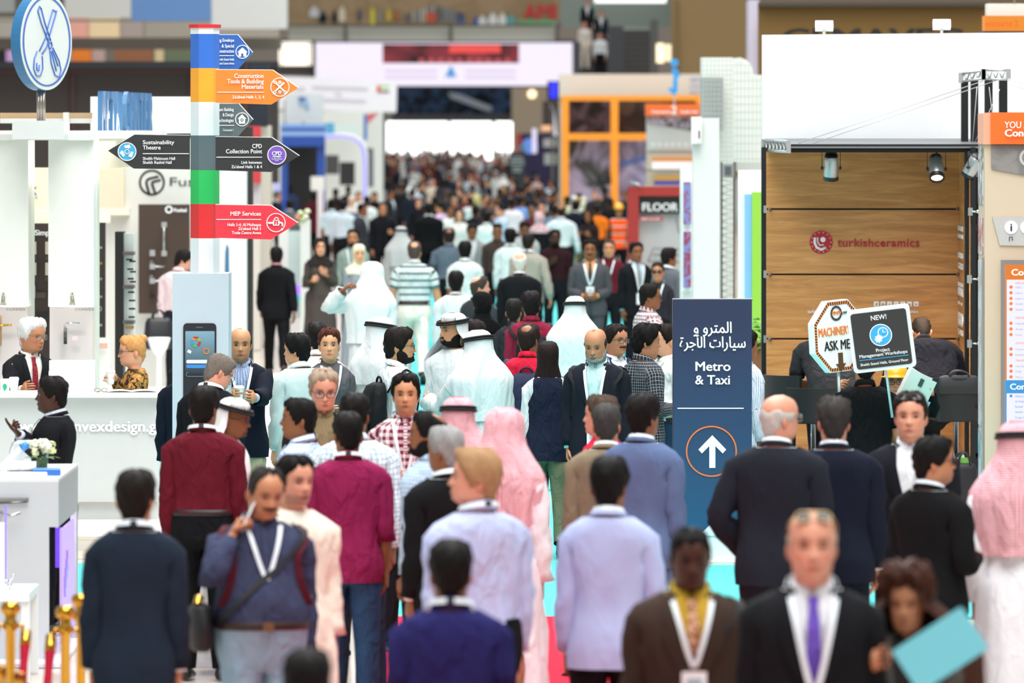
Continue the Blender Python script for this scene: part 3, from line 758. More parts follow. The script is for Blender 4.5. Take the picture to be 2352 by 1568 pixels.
def mt(spec, **k):
    if isinstance(spec, str): return cloth(spec, **k)
    return spec if isinstance(spec, bpy.types.Material) else cloth(*spec)
HUES = {}
PEOPLE = []; FIGS2 = []
SPOTS = []
def clear_spot(p):
    """step back along the line of sight until nobody else stands there"""
    k = p.x/p.y; Y = p.y
    for i in range(40):
        if all(((k*Y-a)/.60)**2+((Y-b)/.50)**2 > 1 for a, b in SPOTS): break
        Y += .06
    SPOTS.append((k*Y, Y)); return Vector((k*Y, Y, p.z))
def person(x, y, H, face, label, s=None, group=None, tone='tan', hair=('short', '#15110F'), thick=.016, bald=None, noise=.004, N=32, suit=None, jacket=None,
           shirt='#E9EEF2', tie=None, pants='#14151A', tuck=None, sleeve=.98, gown=None, ghutra=None, agal=True, hijab=None, long=None, beard=None, glasses=None,
           lanyard=None, badge=False, belt=None, open_=True, shoes='#17120F', slim=1.0, z0=0.0, eyes=True, stubble=0.0, brow=.22, collar=True, amp=.008, vest=None,
           zlo=None, buttons=True, fix=False, smile=0, zend=1.22, spread=1.0, off=None, front=True, legs='stand', gopen=62, **kw):
    s = s or (y-HZ)/(HC-H-z0)
    if N == 32 and abs((face+kw.get('head', (0,))[0]+180) % 360-180) < 80: N = 40
    fig = Fig(N=N, seed=len(PEOPLE)+7, legs=legs, **kw)
    p = W(x, y, s); sc = H/1.75
    if legs not in ('sit', 'stool') and not fix: p = clear_spot(p)
    root = empty('person', (p.x, p.y, z0), math.radians(face), label, 'person', group); root.scale = (sc,)*3
    PEOPLE.append(root); FIGS2.append(fig); fig.root = root; fig.sc = sc
    iv = root.matrix_basis.inverted(); arms_ = []
    for a in fig.arms: arms_.append({'p': iv @ W(*a['px']), **{k: v for k, v in a.items() if k != 'px'}} if isinstance(a, dict) else a)
    fig.arms = arms_
    fig.body(tone, root, brow, stubble, smile)
    if eyes and abs(((face+(kw.get('head', (0,))[0]))+180) % 360-180) < 115: fig.eyes(root)
    if suit: jacket = suit; pants = suit if pants == '#14151A' else pants
    if gown:
        g = mt(gown, wrinkle=.5); fig.torso_top('kandura' if not fig.fem else 'abaya', g, root, .07, .016, sleeve=.97, amp=amp+.002, gown=True, cuff=.014, armoff=.022)
        if collar and not hijab: fig.collar(g, root, h=.020, spread=.004, open_=.05)
    else:
        fig.trousers(mt(pants), root, slim=slim)
        if shirt:
            sm = mt(shirt); tk = (tuck if tuck is not None else True); zl = zlo or (1.0 if tk else .80)
            fig.torso_top('shirt', sm, root, zl, .006 if jacket else .014 if tk else .018, sleeve=sleeve if not jacket else .98, amp=0 if jacket else amp, arms=not jacket, flare=.0 if tk else .03, cuff=-.002 if sleeve > .9 else .006, armoff=.012)
            if collar: fig.collar(sm, root, open_=.16)
            if not jacket and buttons and front:
                mb = MB(); zs = np.linspace(zl+.01, 1.46, 12)
                P = np.array([[s_pose(fig, sg, z, .019 if tk else .023) for sg in (-.012, .012)] for z in zs]); mb.grid(P, False, 0, flip=True); mb.build('placket', sm, root)
        if belt: fig.belt(flat(belt, .5), root)
    if vest: fig.torso_top('vest', mt(vest), root, .84, .028, arms=False, amp=.003, gap=fig.vgap(w=.09, cut=.0) if open_ else None, zhi=1.47)
    if jacket:
        jm = mt(jacket, wrinkle=.25); gap = fig.vgap() if open_ else fig.vgap(zb=1.40, w=.04)
        fig.torso_top('jacket', jm, root, .79, .026, amp=.007, gap=gap, flare=.05, cuff=.004, armoff=.018)
        jk = [c for c in root.children if c.name.startswith('jacket')][-1]
        if open_: fig.lapels(jm, jk, gap, off=.033)
        fig.collar(jm, jk, r=.074, h=.018, spread=.014, open_=.75, name='jacket_collar')
        for sx in (1, -1):   # shirt cuff
            S0, E, Wr, u, f, cu = fig.arm(sx); mb = MB(); mb.tube([Wr-f*.03, Wr+f*.006], .036, 12, 0); mb.build('shirt_cuff', mt(shirt) if shirt else jm, root)
    if tie: fig.tie(mt(tie), root)
    lo = fig.shoes(flat(shoes, .4), root)
    if legs not in ('sit', 'stool'): root.location.z = z0-lo*sc
    # head
    if ghutra:
        gm = mt(ghutra, wrinkle=.4); fig.mantle('ghutra', gm, root, open_a=gopen, zend=zend, h0=.15, amp=.010, spread=spread, off=.018, kz=(1.655, .24))
        fig.hair('cap', '#ffffff', root, .019, name='ghutra_top', noise=0).data.materials[0] = gm
        if agal: fig.agal(root)
    elif hijab:
        hm = mt(hijab); head_shell(fig, hm, root)
    elif long:
        fig.hair('full', hair[1], root, thick+.006, noise=noise); fig.mantle('long_hair', hairm(hair[1]), root, open_a=long.get('open', 75), zend=long.get('z', 1.28), h0=.13, amp=long.get('amp', .005), off=.020, spread=long.get('spread', .75), wave=9, kz=long.get('kz', (1.60, .15)))
    elif hair:
        fig.hair(hair[0], hair[1], root, thick, bald, noise=noise)
    if hair and hair[0] == 'updo' and not (long or hijab or ghutra):
        mb = MB(); q = fig.pose(np.array([[0, .085, CHIN+.215]]))[0]; mb.lathe([(0, -.04), (.03, -.033), (.043, -.012), (.043, .012), (.03, .033), (0, .04)], 14, at=q); mb.build('hair_bun', hairm(hair[1]), root)
    if beard: fig.beard(beard[0], root, full=beard[1] != 'moustache', goatee=beard[1] == 'goatee', thick=beard[2] if len(beard) > 2 else .008, name='moustache' if beard[1] == 'moustache' else 'beard')
    if glasses is not None: fig.glasses(root, **glasses)
    if lanyard: fig.lanyard(root, off=.036 if jacket else .024, badge=badge, front=front, end=lanyard if isinstance(lanyard, float) else 1.14, color='#E3EDF2')
    return fig
def s_pose(fig, x, z, off):
    q = fig.T(0, z, off); q[0] = x; return fig.bend(q)
def head_shell(fig, mat, root):
    """wrapped headscarf with a face opening and a bib over chest and shoulders"""
    mb = MB(); n = 40; psi = fig.psi_head(n); hz = np.array([-.03, -.012, .0, .015, .03, .045, .06, .075, .09, .105, .12, .135, .15, .165, .18, .195, .207, .218, .227, .233])
    pts = fig.H(psi[None], hz[:, None]); x = pts[..., 0]; h = hz[:, None]+0*x
    M = np.sqrt((x/.062)**2+((h-.092)/.100)**2)-1; M = np.where(pts[..., 1] < 0, M, 1)
    bulge = .012+.018*np.clip(-np.cos(psi), 0, 1)[None]*gz(h, .10, .08)
    P = fig.pose(fig.H(psi[None], hz[:, None], np.where(M > 0, np.clip(M/.25, 0, 1)*bulge+.003, -.006), face=False)); C = n
    b = mb.grid(P, True, 0, keep=lambda r, c: max(M[r, c], M[r+1, c], M[r, (c+1) % C], M[r+1, (c+1) % C]) > 0)
    top = fig.pose(fig.H(0, .2355, .018)*[0, 1, 1]); ti = mb.add(top[None], []); L = (len(hz)-1)*C
    for c in range(C): mb.f.append([b+L+c, b+L+(c+1) % C, ti]); mb.uv.append([(0, 0)]*3); mb.m.append(0); mb.sm.append(True)
    t = np.arange(n)*2*PI/n; rows = []
    for z, o in ((1.36, .030), (1.40, .034), (1.44, .036), (1.47, .034), (1.495, .034), (1.52, .034), (1.55, .030)):
        rows.append(fig.pose(fig.T(t, z, o+.006*np.sin(5*t+z*40+fig.ph[3])*(z < 1.5))))
    mb.grid(np.array(rows), True, 0)
    return mb.build('headscarf', mat, root)
# ------------------------------------------------------------------ picture-measured building helpers
def thing(name, label, cat, px, py, s, group=None):
    return empty(name, W(px, py, s), 0, label, cat, group)
def wtext(s, parent, mat, px, py, sc, hpx, fitpx=None, align='LEFT', bold=.02, proud=.008, name='lettering', spacing=1.0, line=1.0, ext=.002):
    p = W(px, py, sc)-wpos(parent); p.y -= proud+pj(sc)
    return text(s, parent, mat, p, hpx/sc, name, align, bold, fitpx/sc if fitpx else None, None, spacing, line, ext)
def wpoly(name, pts, s, thick, mat, parent=None, proud=.0, label=None, cat=None, mat_side=None):
    """flat plate cut to a picture-measured outline, front face at scale s (moved forward by proud)"""
    P = [W(x, y, s) for x, y in pts]; o0 = wpos(parent) if parent is not None else Vector((sum(p.x for p in P)/len(P), P[0].y, min(p.z for p in P)))
    mb = MB(); y0 = P[0].y-o0.y-proud-(pj(s) if parent is not None else 0)
    mb.prism([(p.x-o0.x, p.z-o0.z) for p in P], y0, y0+thick, 0, None if mat_side is None else 1)
    o = mb.build(name, [mat] if mat_side is None else [mat, mat_side], parent)
    if parent is None: o.location = o0
    return tag(o, label, cat)
def circ(px, py, r, n=28, ry=None): return [(px+r*math.cos(2*PI*i/n), py+(ry or r)*math.sin(2*PI*i/n)) for i in range(n)]
def wring(name, px, py, r, w, s, mat, parent, proud=.006, thick=.004, ry=None, n=36):
    mb = MB(); o0 = wpos(parent); ry = ry or r; V = []; yy = FPX/s-o0.y-proud-pj(s)
    for (rr, rry, y) in ((r-w/2, ry-w/2, yy), (r+w/2, ry+w/2, yy), (r+w/2, ry+w/2, yy+thick), (r-w/2, ry-w/2, yy+thick)):
        V.append([(lambda p: (p.x-o0.x, y, p.z-o0.z))(W(px+rr*math.cos(2*PI*i/n), py+rry*math.sin(2*PI*i/n), s)) for i in range(n)])
    G = np.array(V+[V[0]]); mb.grid(G, True, 0, smooth=False, flip=True)
    return mb.build(name, mat, parent)
def wstroke(name, pts, w, s, mat, parent, proud=.006, n=6):
    mb = MB(); o0 = wpos(parent)
    mb.tube([tuple(W(x, y, s)-o0-Vector((0, proud+pj(s), 0))) for x, y in pts], w/s/2, n, 0)
    return mb.build(name, mat, parent)
def rrect(x0, y0, x1, y1, r, n=5):
    out = []
    for cx, cy, a0 in ((x1-r, y0+r, -90), (x1-r, y1-r, 0), (x0+r, y1-r, 90), (x0+r, y0+r, 180)):
        for i in range(n+1):
            a = math.radians(a0+90*i/n); out.append((cx+r*math.cos(a), cy+r*math.sin(a)))
    return out
WHITE = flat('#EEF0EE', .45); GREYW = flat('#D5DADD', .4); BLK = flat('#101113', .35); PRN_W = flat('#F4F6F6', .5); CHROME = flat('#C9CCCE', .12, 1); STEEL = flat('#B9BCBC', .3, .9)
GOLD = flat('#C8963A', .16, 1); BEIGE = flat('#CDBFA8', .6)

# ------------------------------------------------------------------ floor and carpets
def floor_mat(tile):
    m, nt, b = nodes_of('polished stone'); tc = nt.nodes.new('ShaderNodeTexCoord')
    n = node(nt, 'ShaderNodeTexNoise', {'Vector': tc.outputs['Object'], 'Scale': 1.3, 'Detail': 5., 'Distortion': .8})
    nt.links.new(mixc(nt, n.outputs[0], lin('#A8998A') if tile else lin('#B3A697'), lin('#D9CFC2')), b.inputs['Base Color'])
    b.inputs['Roughness'].default_value = .18; b.inputs['Specular IOR Level'].default_value = .6
    return m
mb = MB(); mb.box(-60, -5, -.3, 60, 640, -.008)
floor = mb.build('floor', floor_mat(False)); floor['kind'] = 'structure'
tile_m = floor_mat(True)
mbt = MB(); mbt.box(-.445, -.445, -.02, .445, .445, .0); t0 = mbt.build('tile', tile_m, floor); tme = t0.data; k = 0
for gx in range(-8, 9):
    for gk in range(0, 24):
        X = gx*.9; Y = 43.9+gk*.9+.45
        if not (2.7 <= abs(X) <= 7.0) or (X < -3 and Y > 62) or k > 150: continue
        o = t0 if k == 0 else link('tile', tme, floor); o.location = (X, Y, .0); k += 1
def carpet(name, color, rects, label):
    m, nt, b = nodes_of('carpet '+color); tc = nt.nodes.new('ShaderNodeTexCoord'); c = lin(color)
    n = node(nt, 'ShaderNodeTexNoise', {'Vector': tc.outputs['Object'], 'Scale': 220., 'Detail': 2.})
    nt.links.new(mixc(nt, n.outputs[0], tuple(v*.86 for v in c), tuple(min(1, v*1.1) for v in c)), b.inputs['Base Color'])
    bp = node(nt, 'ShaderNodeBump', {'Strength': .5, 'Distance': .004, 'Height': n.outputs[0]}); nt.links.new(bp.outputs[0], b.inputs['Normal'])
    b.inputs['Roughness'].default_value = .95; b.inputs['Specular IOR Level'].default_value = .1
    mb = MB()
    for x0, y0, x1, y1 in rects:   # thin pile with a rolled edge
        mb.box(x0, y0, -.004, x1, y1, .008); mb.box(x0+.01, y0+.01, .008, x1-.01, y1-.01, .011)
    return tag(mb.build(name, m), label, 'carpet')
carpet('carpet_runner', '#5AC6C6', [(-1.93, 43.3, 1.93, 190), (-8.2, 38.55, 8.2, 43.3)], 'turquoise carpet laid along the aisle between the crowd')
carpet('carpet_runner', '#D8263F', [(-.85, 12, .95, 38.55)], 'red carpet runner in front of the turquoise carpet')

# ------------------------------------------------------------------ far hall shell
def struct(o): o['kind'] = 'structure'; return o
def emis(color, k): return flat(color, emit=k)
struct(pbox('wall_left', -900, -700, 640, 420, 58, .5, flat('#6B655D', .8)))
struct(pbox('wall_far', 560, -250, 1700, 420, 23.2, .6, flat('#8A8178', .8)))
struct(pbox('column_beige', 1545, -420, 1745, 410, 62, 2.5, flat('#A98D62', .8))) .name = 'pillar'
struct(pbox('wall_right', 1735, -500, 2600, 420, 66, .5, flat('#7A6A55', .8)))
fl = struct(pbox('trim_1', 1548, 0, 1562, 172, 62.3, .1, flat('#8E754E', .8)))
# exit doors: bright daylight behind glass
dr = thing('exit_doors', 'row of bright daylit exit doors at the far end of the hall', 'door', 1030, 379, 24)
for i, (x0, x1) in enumerate(((889, 1031), (1034, 1130), (1138, 1176))):
    pbox('door_pane', x0, 279, x1, gy(24), 24, .05, emis('#FFFFFF', 3.2), dr)
for x in (886, 1032, 1134, 1180): pbox('door_frame', x-3, 275, x+3, gy(24.1), 24.1, .2, flat('#8E8984', .5), dr)
pbox('door_head', 880, 268, 1185, 279, 24.1, .2, flat('#55524F', .5), dr)
b_ = thing('mural_banner', 'dark blue and black picture banner under the big screen', 'banner', 1040, 280, 27)
mm = cloth('#14161C', 'mottled', '#2C3F58', .9, wrinkle=0, sheen=0)
pbox('picture', 905, 198, 1175, 278, 27, .1, mm, b_)
wpoly('bridge_picture', [(1030, 212), (1055, 216), (1130, 245), (1128, 256), (1110, 252), (1034, 224)], 27, .05, flat('#8E98A2', .6), b_, .06)
pbox('frame_bar', 900, 262, 1178, 280, 27.2, .1, flat('#3A3A3C', .6), b_)
w2 = thing('beige_wall_panel', 'plain beige wall panel with a round lamp right of the exit doors', 'wall panel', 1230, 391, 27.5)
pbox('panel', 1176, 196, 1300, gy(27.5), 27.5, .3, flat('#A3937F', .7), w2); wpoly('lamp', circ(1222, 216, 9, 14), 27.5, .05, emis('#FFE2B0', 2.5), w2, .1)
# big LED screen
sc = thing('led_screen', 'huge white and lilac screen with red picture across the aisle', 'screen', 1018, 198, 56)
EM_W = emis('#F6EEFF', .95)
pbox('housing', 718, 94, 1319, 201, 55.9, .5, flat('#2A2A30', .6), sc)
pbox('lit_panel', 722, 98, 1315, 197, 56, .3, EM_W, sc)
red = cloth('#4A1D22', 'mottled', '#7A2D33', 1.4, wrinkle=0, sheen=0)
def lit_picture(name, x0, y0, x1, y1, s, c1, c2, scale, k, par, proud=.05):
    m, nt, b = nodes_of('lit picture'); tc = nt.nodes.new('ShaderNodeTexCoord')
    n = node(nt, 'ShaderNodeTexNoise', {'Vector': tc.outputs['Object'], 'Scale': scale, 'Detail': 3., 'Distortion': 1.5})
    rp = node(nt, 'ShaderNodeValToRGB', {0: n.outputs[0]}); rp.color_ramp.elements[0].position = .4; rp.color_ramp.elements[1].position = .62
    rp.color_ramp.elements[0].color = lin(c1)+(1,); rp.color_ramp.elements[1].color = lin(c2)+(1,)
    nt.links.new(rp.outputs[0], b.inputs['Emission Color']); b.inputs['Emission Strength'].default_value = k; b.inputs['Base Color'].default_value = (0, 0, 0, 1)
    o = pbox(name, x0, y0, x1, y1, s, .04, m, par); o.location.y -= proud; return o
lit_picture('red_picture', 879, 101, 1192, 145, 56, '#35141A', '#A03B45', .25, .9, sc)
wpoly('red_block', [(1034, 103), (1150, 103), (1150, 122), (1030, 122)], 56, .04, emis('#F4544E', .9), sc, .12)
for x in range(960, 1180, 22): wpoly('red_seat', [(x, 144), (x+4, 134), (x+12, 134), (x+17, 144)], 56, .03, emis('#D0606C', .8), sc, .12)
wpoly('emblem', [(1036, 150), (1042, 160), (1050, 180), (1040, 175), (1036, 182), (1030, 175), (1020, 180), (1030, 160)], 56, .03, emis('#5FA8E8', .8), sc, .12)
for x0, x1 in ((884, 1005), (1068, 1185)):
    for y in (160, 174): wpoly('caption_line', [(x0, y), (x1, y), (x1, y+7), (x0, y+7)], 56, .02, emis('#E3D6EE', .9), sc, .1)
# bridge with glass balustrade and printed banner
br = thing('footbridge', 'upper footbridge with white glass balustrade panels above the big screen', 'bridge', 975, 98, 52)
pbox('deck', 640, 90, 1330, 100, 52, 3, flat('#6E6A64', .6), br)
for x0, x1 in ((663, 790), (798, 1031), (1040, 1274)): pbox('glass_panel', x0, 61, x1, 94, 52, .06, flat('#C9CCC2', .2), br)
for x in (794, 1035, 1280): pbox('post', x-4, 50, x+4, 97, 52.1, .12, flat('#6C675C', .4, .4), br); 
for x in (794, 1035, 1278): wpoly('post_light', circ(x, 58, 5, 12), 52, .05, emis('#FFFFFF', 1.2), br, .1)
pbox('handrail', 650, 56, 1290, 62, 52.05, .1, flat('#6A675D', .5), br)
bn = thing('wall_banner', 'long beige printed banner of bottles and tools with red AMI lettering', 'banner', 990, 60, 49)
pbox('backing', 662, -60, 1284, 58, 49, .15, cloth('#A58F72', 'mottled', '#9A8466', 1.2, wrinkle=0, sheen=0), bn)
wpoly('green_strip', [(1190, 44), (1278, 46), (1278, 56), (1190, 54)], 49, .03, flat('#6FAE7C', .6), bn, .05)
wtext('AMI', bn, flat('#C9343A', .5), 1203, 44, 49, 36, 76, bold=.05, proud=.08)
rng = random.Random(3)
for x, y0, y1, wd_, c in ((722, 14, 40, 22, '#C8CDD0'), (742, 26, 52, 18, '#2F3B44'), (742, 34, 48, 16, '#E3D34A'), (768, 24, 52, 12, '#23272E'), (786, 14, 50, 16, '#D7CDB8'), (826, 20, 46, 8, '#3F4770'), (856, 16, 56, 12, '#D2C44A'), (872, 22, 52, 12, '#8D8A7A'), (893, 18, 48, 12, '#C9B04A'), (912, 22, 44, 14, '#A86B3F'), (1058, 28, 60, 14, '#5B6B9A'), (1093, 38, 58, 12, '#2B59A6'), (1108, 36, 58, 20, '#DADFE4'), (1132, 30, 58, 20, '#E0E3E2'), (1154, 30, 58, 18, '#DCE2E0'), (1174, 32, 58, 18, '#5FA3A6')):
    wpoly('printed_bottle', [(x-wd_*.5, y1), (x-wd_*.5, y0+10), (x-wd_*.2, y0+5), (x-wd_*.2, y0), (x+wd_*.2, y0), (x+wd_*.2, y0+5), (x+wd_*.5, y0+10), (x+wd_*.5, y1)], 49, .03, flat(c, .6), bn, .06)
for i in range(16):
    x = 930+i*9; h = 34-abs(i-7.5)*2.6; wpoly('printed_tool', [(x, 50), (x, 46-h), (x+4, 46-h), (x+4, 50)], 49, .03, flat(rng.choice(['#C7CAC4', '#5A6572', '#B8BDBF', '#6F8FA5']), .5), bn, .06)
wpoly('printed_red_mark', circ(990, 40, 13, 10), 49, .03, flat('#C4573F', .6), bn, .09)
# left upper gallery
gl = thing('hanging_panels', 'row of white and blue fabric panels hanging above the left gallery', 'banner', 300, 50, 80)
for x0, x1, y1, c in ((-60, 33, 28, '#8E918F'), (148, 301, 40, '#B9BAB6'), (302, 485, 48, '#587EB0'), (486, 660, 66, '#C3C4C2')): pbox('fabric_panel', x0, -60, x1, y1, 80, .1, flat(c, .7), gl)
pbox('panel_cable_rail', -60, 44, 660, 50, 79.5, .2, flat('#8C8C7E', .6), gl)
g2 = thing('gallery_wall', 'beige and pink upper gallery front behind the round sign', 'gallery', 330, 150, 74)
for x0, x1, c in ((-60, 150, '#A39C92'), (152, 202, '#D79B8C'), (204, 275, '#DBC29C'), (277, 330, '#9A8E86'), (332, 640, '#938C80')): pbox('front_panel', x0, 40, x1, 86, 74, .3, flat(c, .7), g2)
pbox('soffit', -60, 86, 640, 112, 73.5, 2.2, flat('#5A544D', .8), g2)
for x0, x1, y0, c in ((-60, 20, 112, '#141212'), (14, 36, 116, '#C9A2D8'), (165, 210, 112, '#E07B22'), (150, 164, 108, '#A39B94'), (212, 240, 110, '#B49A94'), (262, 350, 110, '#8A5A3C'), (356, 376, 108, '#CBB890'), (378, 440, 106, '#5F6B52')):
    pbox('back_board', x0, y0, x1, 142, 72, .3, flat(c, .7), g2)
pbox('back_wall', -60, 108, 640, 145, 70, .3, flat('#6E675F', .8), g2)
g3 = thing('dark_partition', 'dark brown partition wall with navy top rail behind the left stand', 'partition', 220, 330, 120)
for x0, x1 in ((-60, 165), (170, 436), (440, 640)): pbox('panel', x0, 165, x1, 420, 120, .12, flat('#37302D', .7), g3)
pbox('top_rail', -60, 141, 640, 157, 120.5, .3, flat('#10151F', .5), g3); pbox('red_rail', -60, 157, 640, 166, 120.3, .2, flat('#4A2A2C', .6), g3)
for x in (167, 438): pbox('joint_strip', x-3, 165, x+3, 420, 120.1, .1, flat('#4A2A2C', .6), g3)
lw = thing('lit_shop_window', 'bright white lit window band left of the big screen', 'window', 650, 155, 60)
pbox('lit_pane', 575, 104, 718, 150, 60, .1, emis('#FFF4E0', 1.9), lw); pbox('lit_pane', 640, 96, 718, 104, 60, .1, emis('#F4EADB', 1.3), lw)
for x in (645, 708): pbox('mullion', x, 98, x+4, 150, 60.1, .05, flat('#D8D0C2', .6), lw)
pbox('sill_band', 560, 150, 722, 172, 60.1, .3, flat('#403C38', .6), lw); pbox('side_post', 716, 92, 724, 176, 60.2, .2, flat('#232326', .6), lw)

# ------------------------------------------------------------------ stands in the middle distance, left
fs = thing('fascia_sign', 'white hanging fascia sign with faint text and small flag', 'sign', 776, 258, 70)
wpoly('board', [(600, 173), (912, 186), (910, 258), (600, 250)], 70, .25, flat('#F0EDF2', .5), fs)
for x0, x1, y in ((718, 845, 196), (770, 785, 210), (718, 840, 224), (645, 700, 196)): wpoly('text_line', [(x0, y), (x1, y+4), (x1, y+12), (x0, y+8)], 70, .02, flat('#D3CDD8', .6), fs, .02)
wpoly('flag_red', [(866, 196), (874, 196), (874, 213), (866, 213)], 70, .02, flat('#D8553A', .6), fs, .02)
for i, c in enumerate(('#9CCB6A', '#F4F4EE', '#5A5A54')): wpoly('flag_stripe', [(874, 196+i*5.6), (894, 196+i*5.6), (894, 201.6+i*5.6), (874, 201.6+i*5.6)], 70, .02, flat(c, .6), fs, .02)
wb = thing('white_exhibition_stand', 'white exhibition stand with small blue wall signs behind the lilac-lit arch', 'stand', 810, 440, 72)
pbox('back_wall', 600, 255, 880, gy(72), 72, .3, flat('#D3D6D0', .6), wb)
pbox('side_wall', 842, 262, 878, gy(76), 76, 1.5, flat('#C9CBC6', .6), wb)
pbox('blue_panel', 835, 262, 843, 322, 77, .1, flat('#2B6CB0', .6), wb)
pbox('small_sign', 768, 286, 822, 312, 72.4, .1, flat('#C9D9D6', .6), wb); pbox('small_sign', 748, 282, 768, 308, 72.4, .1, flat('#4FA0CC', .6), wb)
pbox('dark_window', 748, 356, 778, 400, 73, .1, flat('#3A3B3C', .4), wb); pbox('dark_window', 780, 372, 815, 425, 73, .1, flat('#1E1C1E', .4), wb); pbox('grey_poster', 842, 340, 858, 430, 77.2, .06, flat('#5C6064', .5), wb)
wpoly('striped_flag', [(843, 262), (870, 258), (856, 274), (845, 286)], 76.5, .03, flat('#C25B5E', .6), wb, .04)
sb = thing('square_sign_box', 'pale grey square sign box with blue triangle emblem on the blue gateway', 'sign', 697, 282, 82)
pbox('box', 655, 216, 740, 280, 82, .8, flat('#C6CBCB', .6), sb)
wpoly('emblem', [(686, 224), (706, 226), (712, 250), (704, 250), (694, 238), (688, 246)], 82, .03, flat('#8FA9C4', .6), sb, .03); wpoly('emblem_tip', [(684, 223), (704, 224), (694, 233)], 82, .03, flat('#1F4E96', .6), sb, .05)
gt = thing('blue_gateway', 'glossy blue stand gateway with black doorway', 'gateway', 690, 455, 82.5)
BLUE = flat('#21489A', .3)
pbox('post', 645, 318, 660, gy(82.5), 82.5, .5, BLUE, gt); pbox('post', 728, 318, 746, gy(82.5), 82.5, .5, BLUE, gt)
for y0, y1, c in ((283, 293, '#7FA3D6'), (293, 302, '#2B529E'), (302, 312, '#88A8D8'), (312, 336, '#21489A')): pbox('lintel_band', 645, y0, 746, y1, 82.6, .6, flat(c, .3), gt)
pbox('dark_doorway', 660, 336, 728, gy(81.5), 81.5, .2, flat('#0C0C0E', .5), gt)
ar = thing('lit_arch', 'white archway edged with glowing lilac light tube', 'arch', 790, 455, 86)
LIL = emis('#A9A4FF', 1.15)
wstroke('light_tube', [(746, 314), (790, 313), (812, 317), (828, 330), (836, 350), (838, 380), (838, gy(86))], 9, 86, LIL, ar)
wstroke('arch_frame', [(746, 310), (790, 308), (816, 313), (834, 328), (843, 350), (845, gy(86))], 5, 85.8, flat('#E5E6E2', .5), ar)
wstroke('light_tube', [(636, 330), (634, gy(88))], 9, 88, LIL, ar)
sg = thing('white_pointer_board', 'small white sign board on a white pole by the blue gateway', 'sign', 735, 470, 96)
pbox('board', 714, 405, 745, 437, 96, .05, flat('#D9D8D2', .6), sg); pbox('pole', 729, 432, 742, gy(96), 96, .08, flat('#D9CFD0', .6), sg)
mn = thing('monitor_column', 'dark navy upright screen column behind the sign post', 'screen', 590, 290, 150)
pbox('screen_back', 566, 146, 617, 286, 150, .15, flat('#131B2B', .4), mn); pbox('edge', 564, 146, 568, gy(150.2), 150.2, .2, flat('#4A1D1D', .5), mn); pbox('cable_tray', 598, 284, 614, 292, 150.3, .1, flat('#23262C', .4), mn)
pw = thing('red_white_pillar', 'tall pillar with red and white panels right of the white wall', 'pillar', 585, 900, 152)
pbox('red_panel', 570, 290, 598, 420, 153, .3, flat('#C8343C', .5), pw); pbox('white_panel', 570, 395, 598, 470, 152.6, .2, flat('#CFC9CE', .5), pw); pbox('white_panel', 570, 470, 598, gy(152.8), 152.8, .3, flat('#D0C9BE', .5), pw)
pbox('beige_upright', 598, 288, 622, gy(150), 150, .4, flat('#C6BFB2', .6), pw)
vs = thing('display_vitrine', 'glass display case with white frame beside the aisle', 'display case', 690, 700, 150)
pbox('frame', 690, 505, 712, gy(152), 152, .3, flat('#D6D9D4', .4), vs); pbox('frame', 640, 520, 662, gy(150), 150, .3, flat('#DCDDDA', .4), vs); pbox('glass', 662, 530, 690, 730, 151, .05, flat('#BFD0CE', .1), vs)
pbox('lilac_lamp', 680, 655, 694, 678, 151.5, .1, emis('#B07CFF', 1.2), vs); pbox('teal_reflection', 678, 678, 696, 692, 151.5, .1, emis('#52D6D0', .8), vs)  # teal box glows in place of an LED reflection
for x, y, c in ((690, 490, '#CFE0A8'), (702, 498, '#E8E4D8'), (696, 505, '#B9C98A'), (684, 500, '#D98C7A'), (706, 486, '#DCE6BE')):
    mbf = MB(); mbf.lathe([(.0, -.03), (.045, -.02), (.05, .01), (.03, .04), (0, .05)], 8); o = mbf.build('flower_head', flat(c, .7), vs); o.location = W(x, y, 152)-vs.location
pbox('flower_pot', 684, 503, 708, 516, 152, .15, flat('#9FB08A', .6), vs)

# ------------------------------------------------------------------ stands in the middle distance, right
es = thing('escalator', 'dark escalator rising to the footbridge', 'escalator', 1425, 175, 66)
pbox('balustrade', 1316, 96, 1334, 300, 66, 1.0, flat('#33353A', .3), es); pbox('balustrade', 1398, 60, 1432, 300, 66.4, 1.0, flat('#2A2B2E', .3), es); pbox('balustrade', 1494, 45, 1512, 300, 66, 1.0, flat('#4A4A48', .3), es)
for i in range(15): 
    pbox('step', 1334, 70+i*13, 1399, 83+i*13, 64+i*.12, .9, flat('#1B1C1F', .4), es); pbox('step', 1432, 70+i*13, 1494, 81+i*13, 64+i*.12, .9, flat('#26272A', .4), es)
pbox('back_glass', 1290, -40, 1545, 62, 60, .2, flat('#7C8C84', .2), es); pbox('glass_rail', 1432, 62, 1500, 70, 61, .1, flat('#9AA39C', .3), es)
pbox('lamp_strip', 1366, -6, 1530, 6, 62, .2, emis('#FFFFFF', 1.6), es); pbox('lamp_panel', 1508, 100, 1525, 144, 66.5, .1, emis('#FFE9BE', 1.8), es); pbox('lamp_panel', 1528, 102, 1541, 140, 66.5, .1, emis('#FFE9BE', 1.4), es)
bs = thing('blue_screen', 'small glowing blue screen under the big screen edge', 'screen', 1271, 226, 64)
pbox('housing', 1257, 186, 1284, 230, 63.9, .4, flat('#17171C', .5), bs); pbox('display', 1264, 190, 1279, 224, 64, .05, emis('#2A30FF', 1.6), bs)
st = thing('far_blue_stand', 'far stand with blue globe screen and dark counters near the doors', 'stand', 1230, 400, 62)
pbox('red_post', 1186, 306, 1198, gy(62), 62, .3, flat('#B23A34', .5), st); pbox('dark_wall', 1198, 306, 1290, gy(61), 61, .3, flat('#2B2450', .5), st)
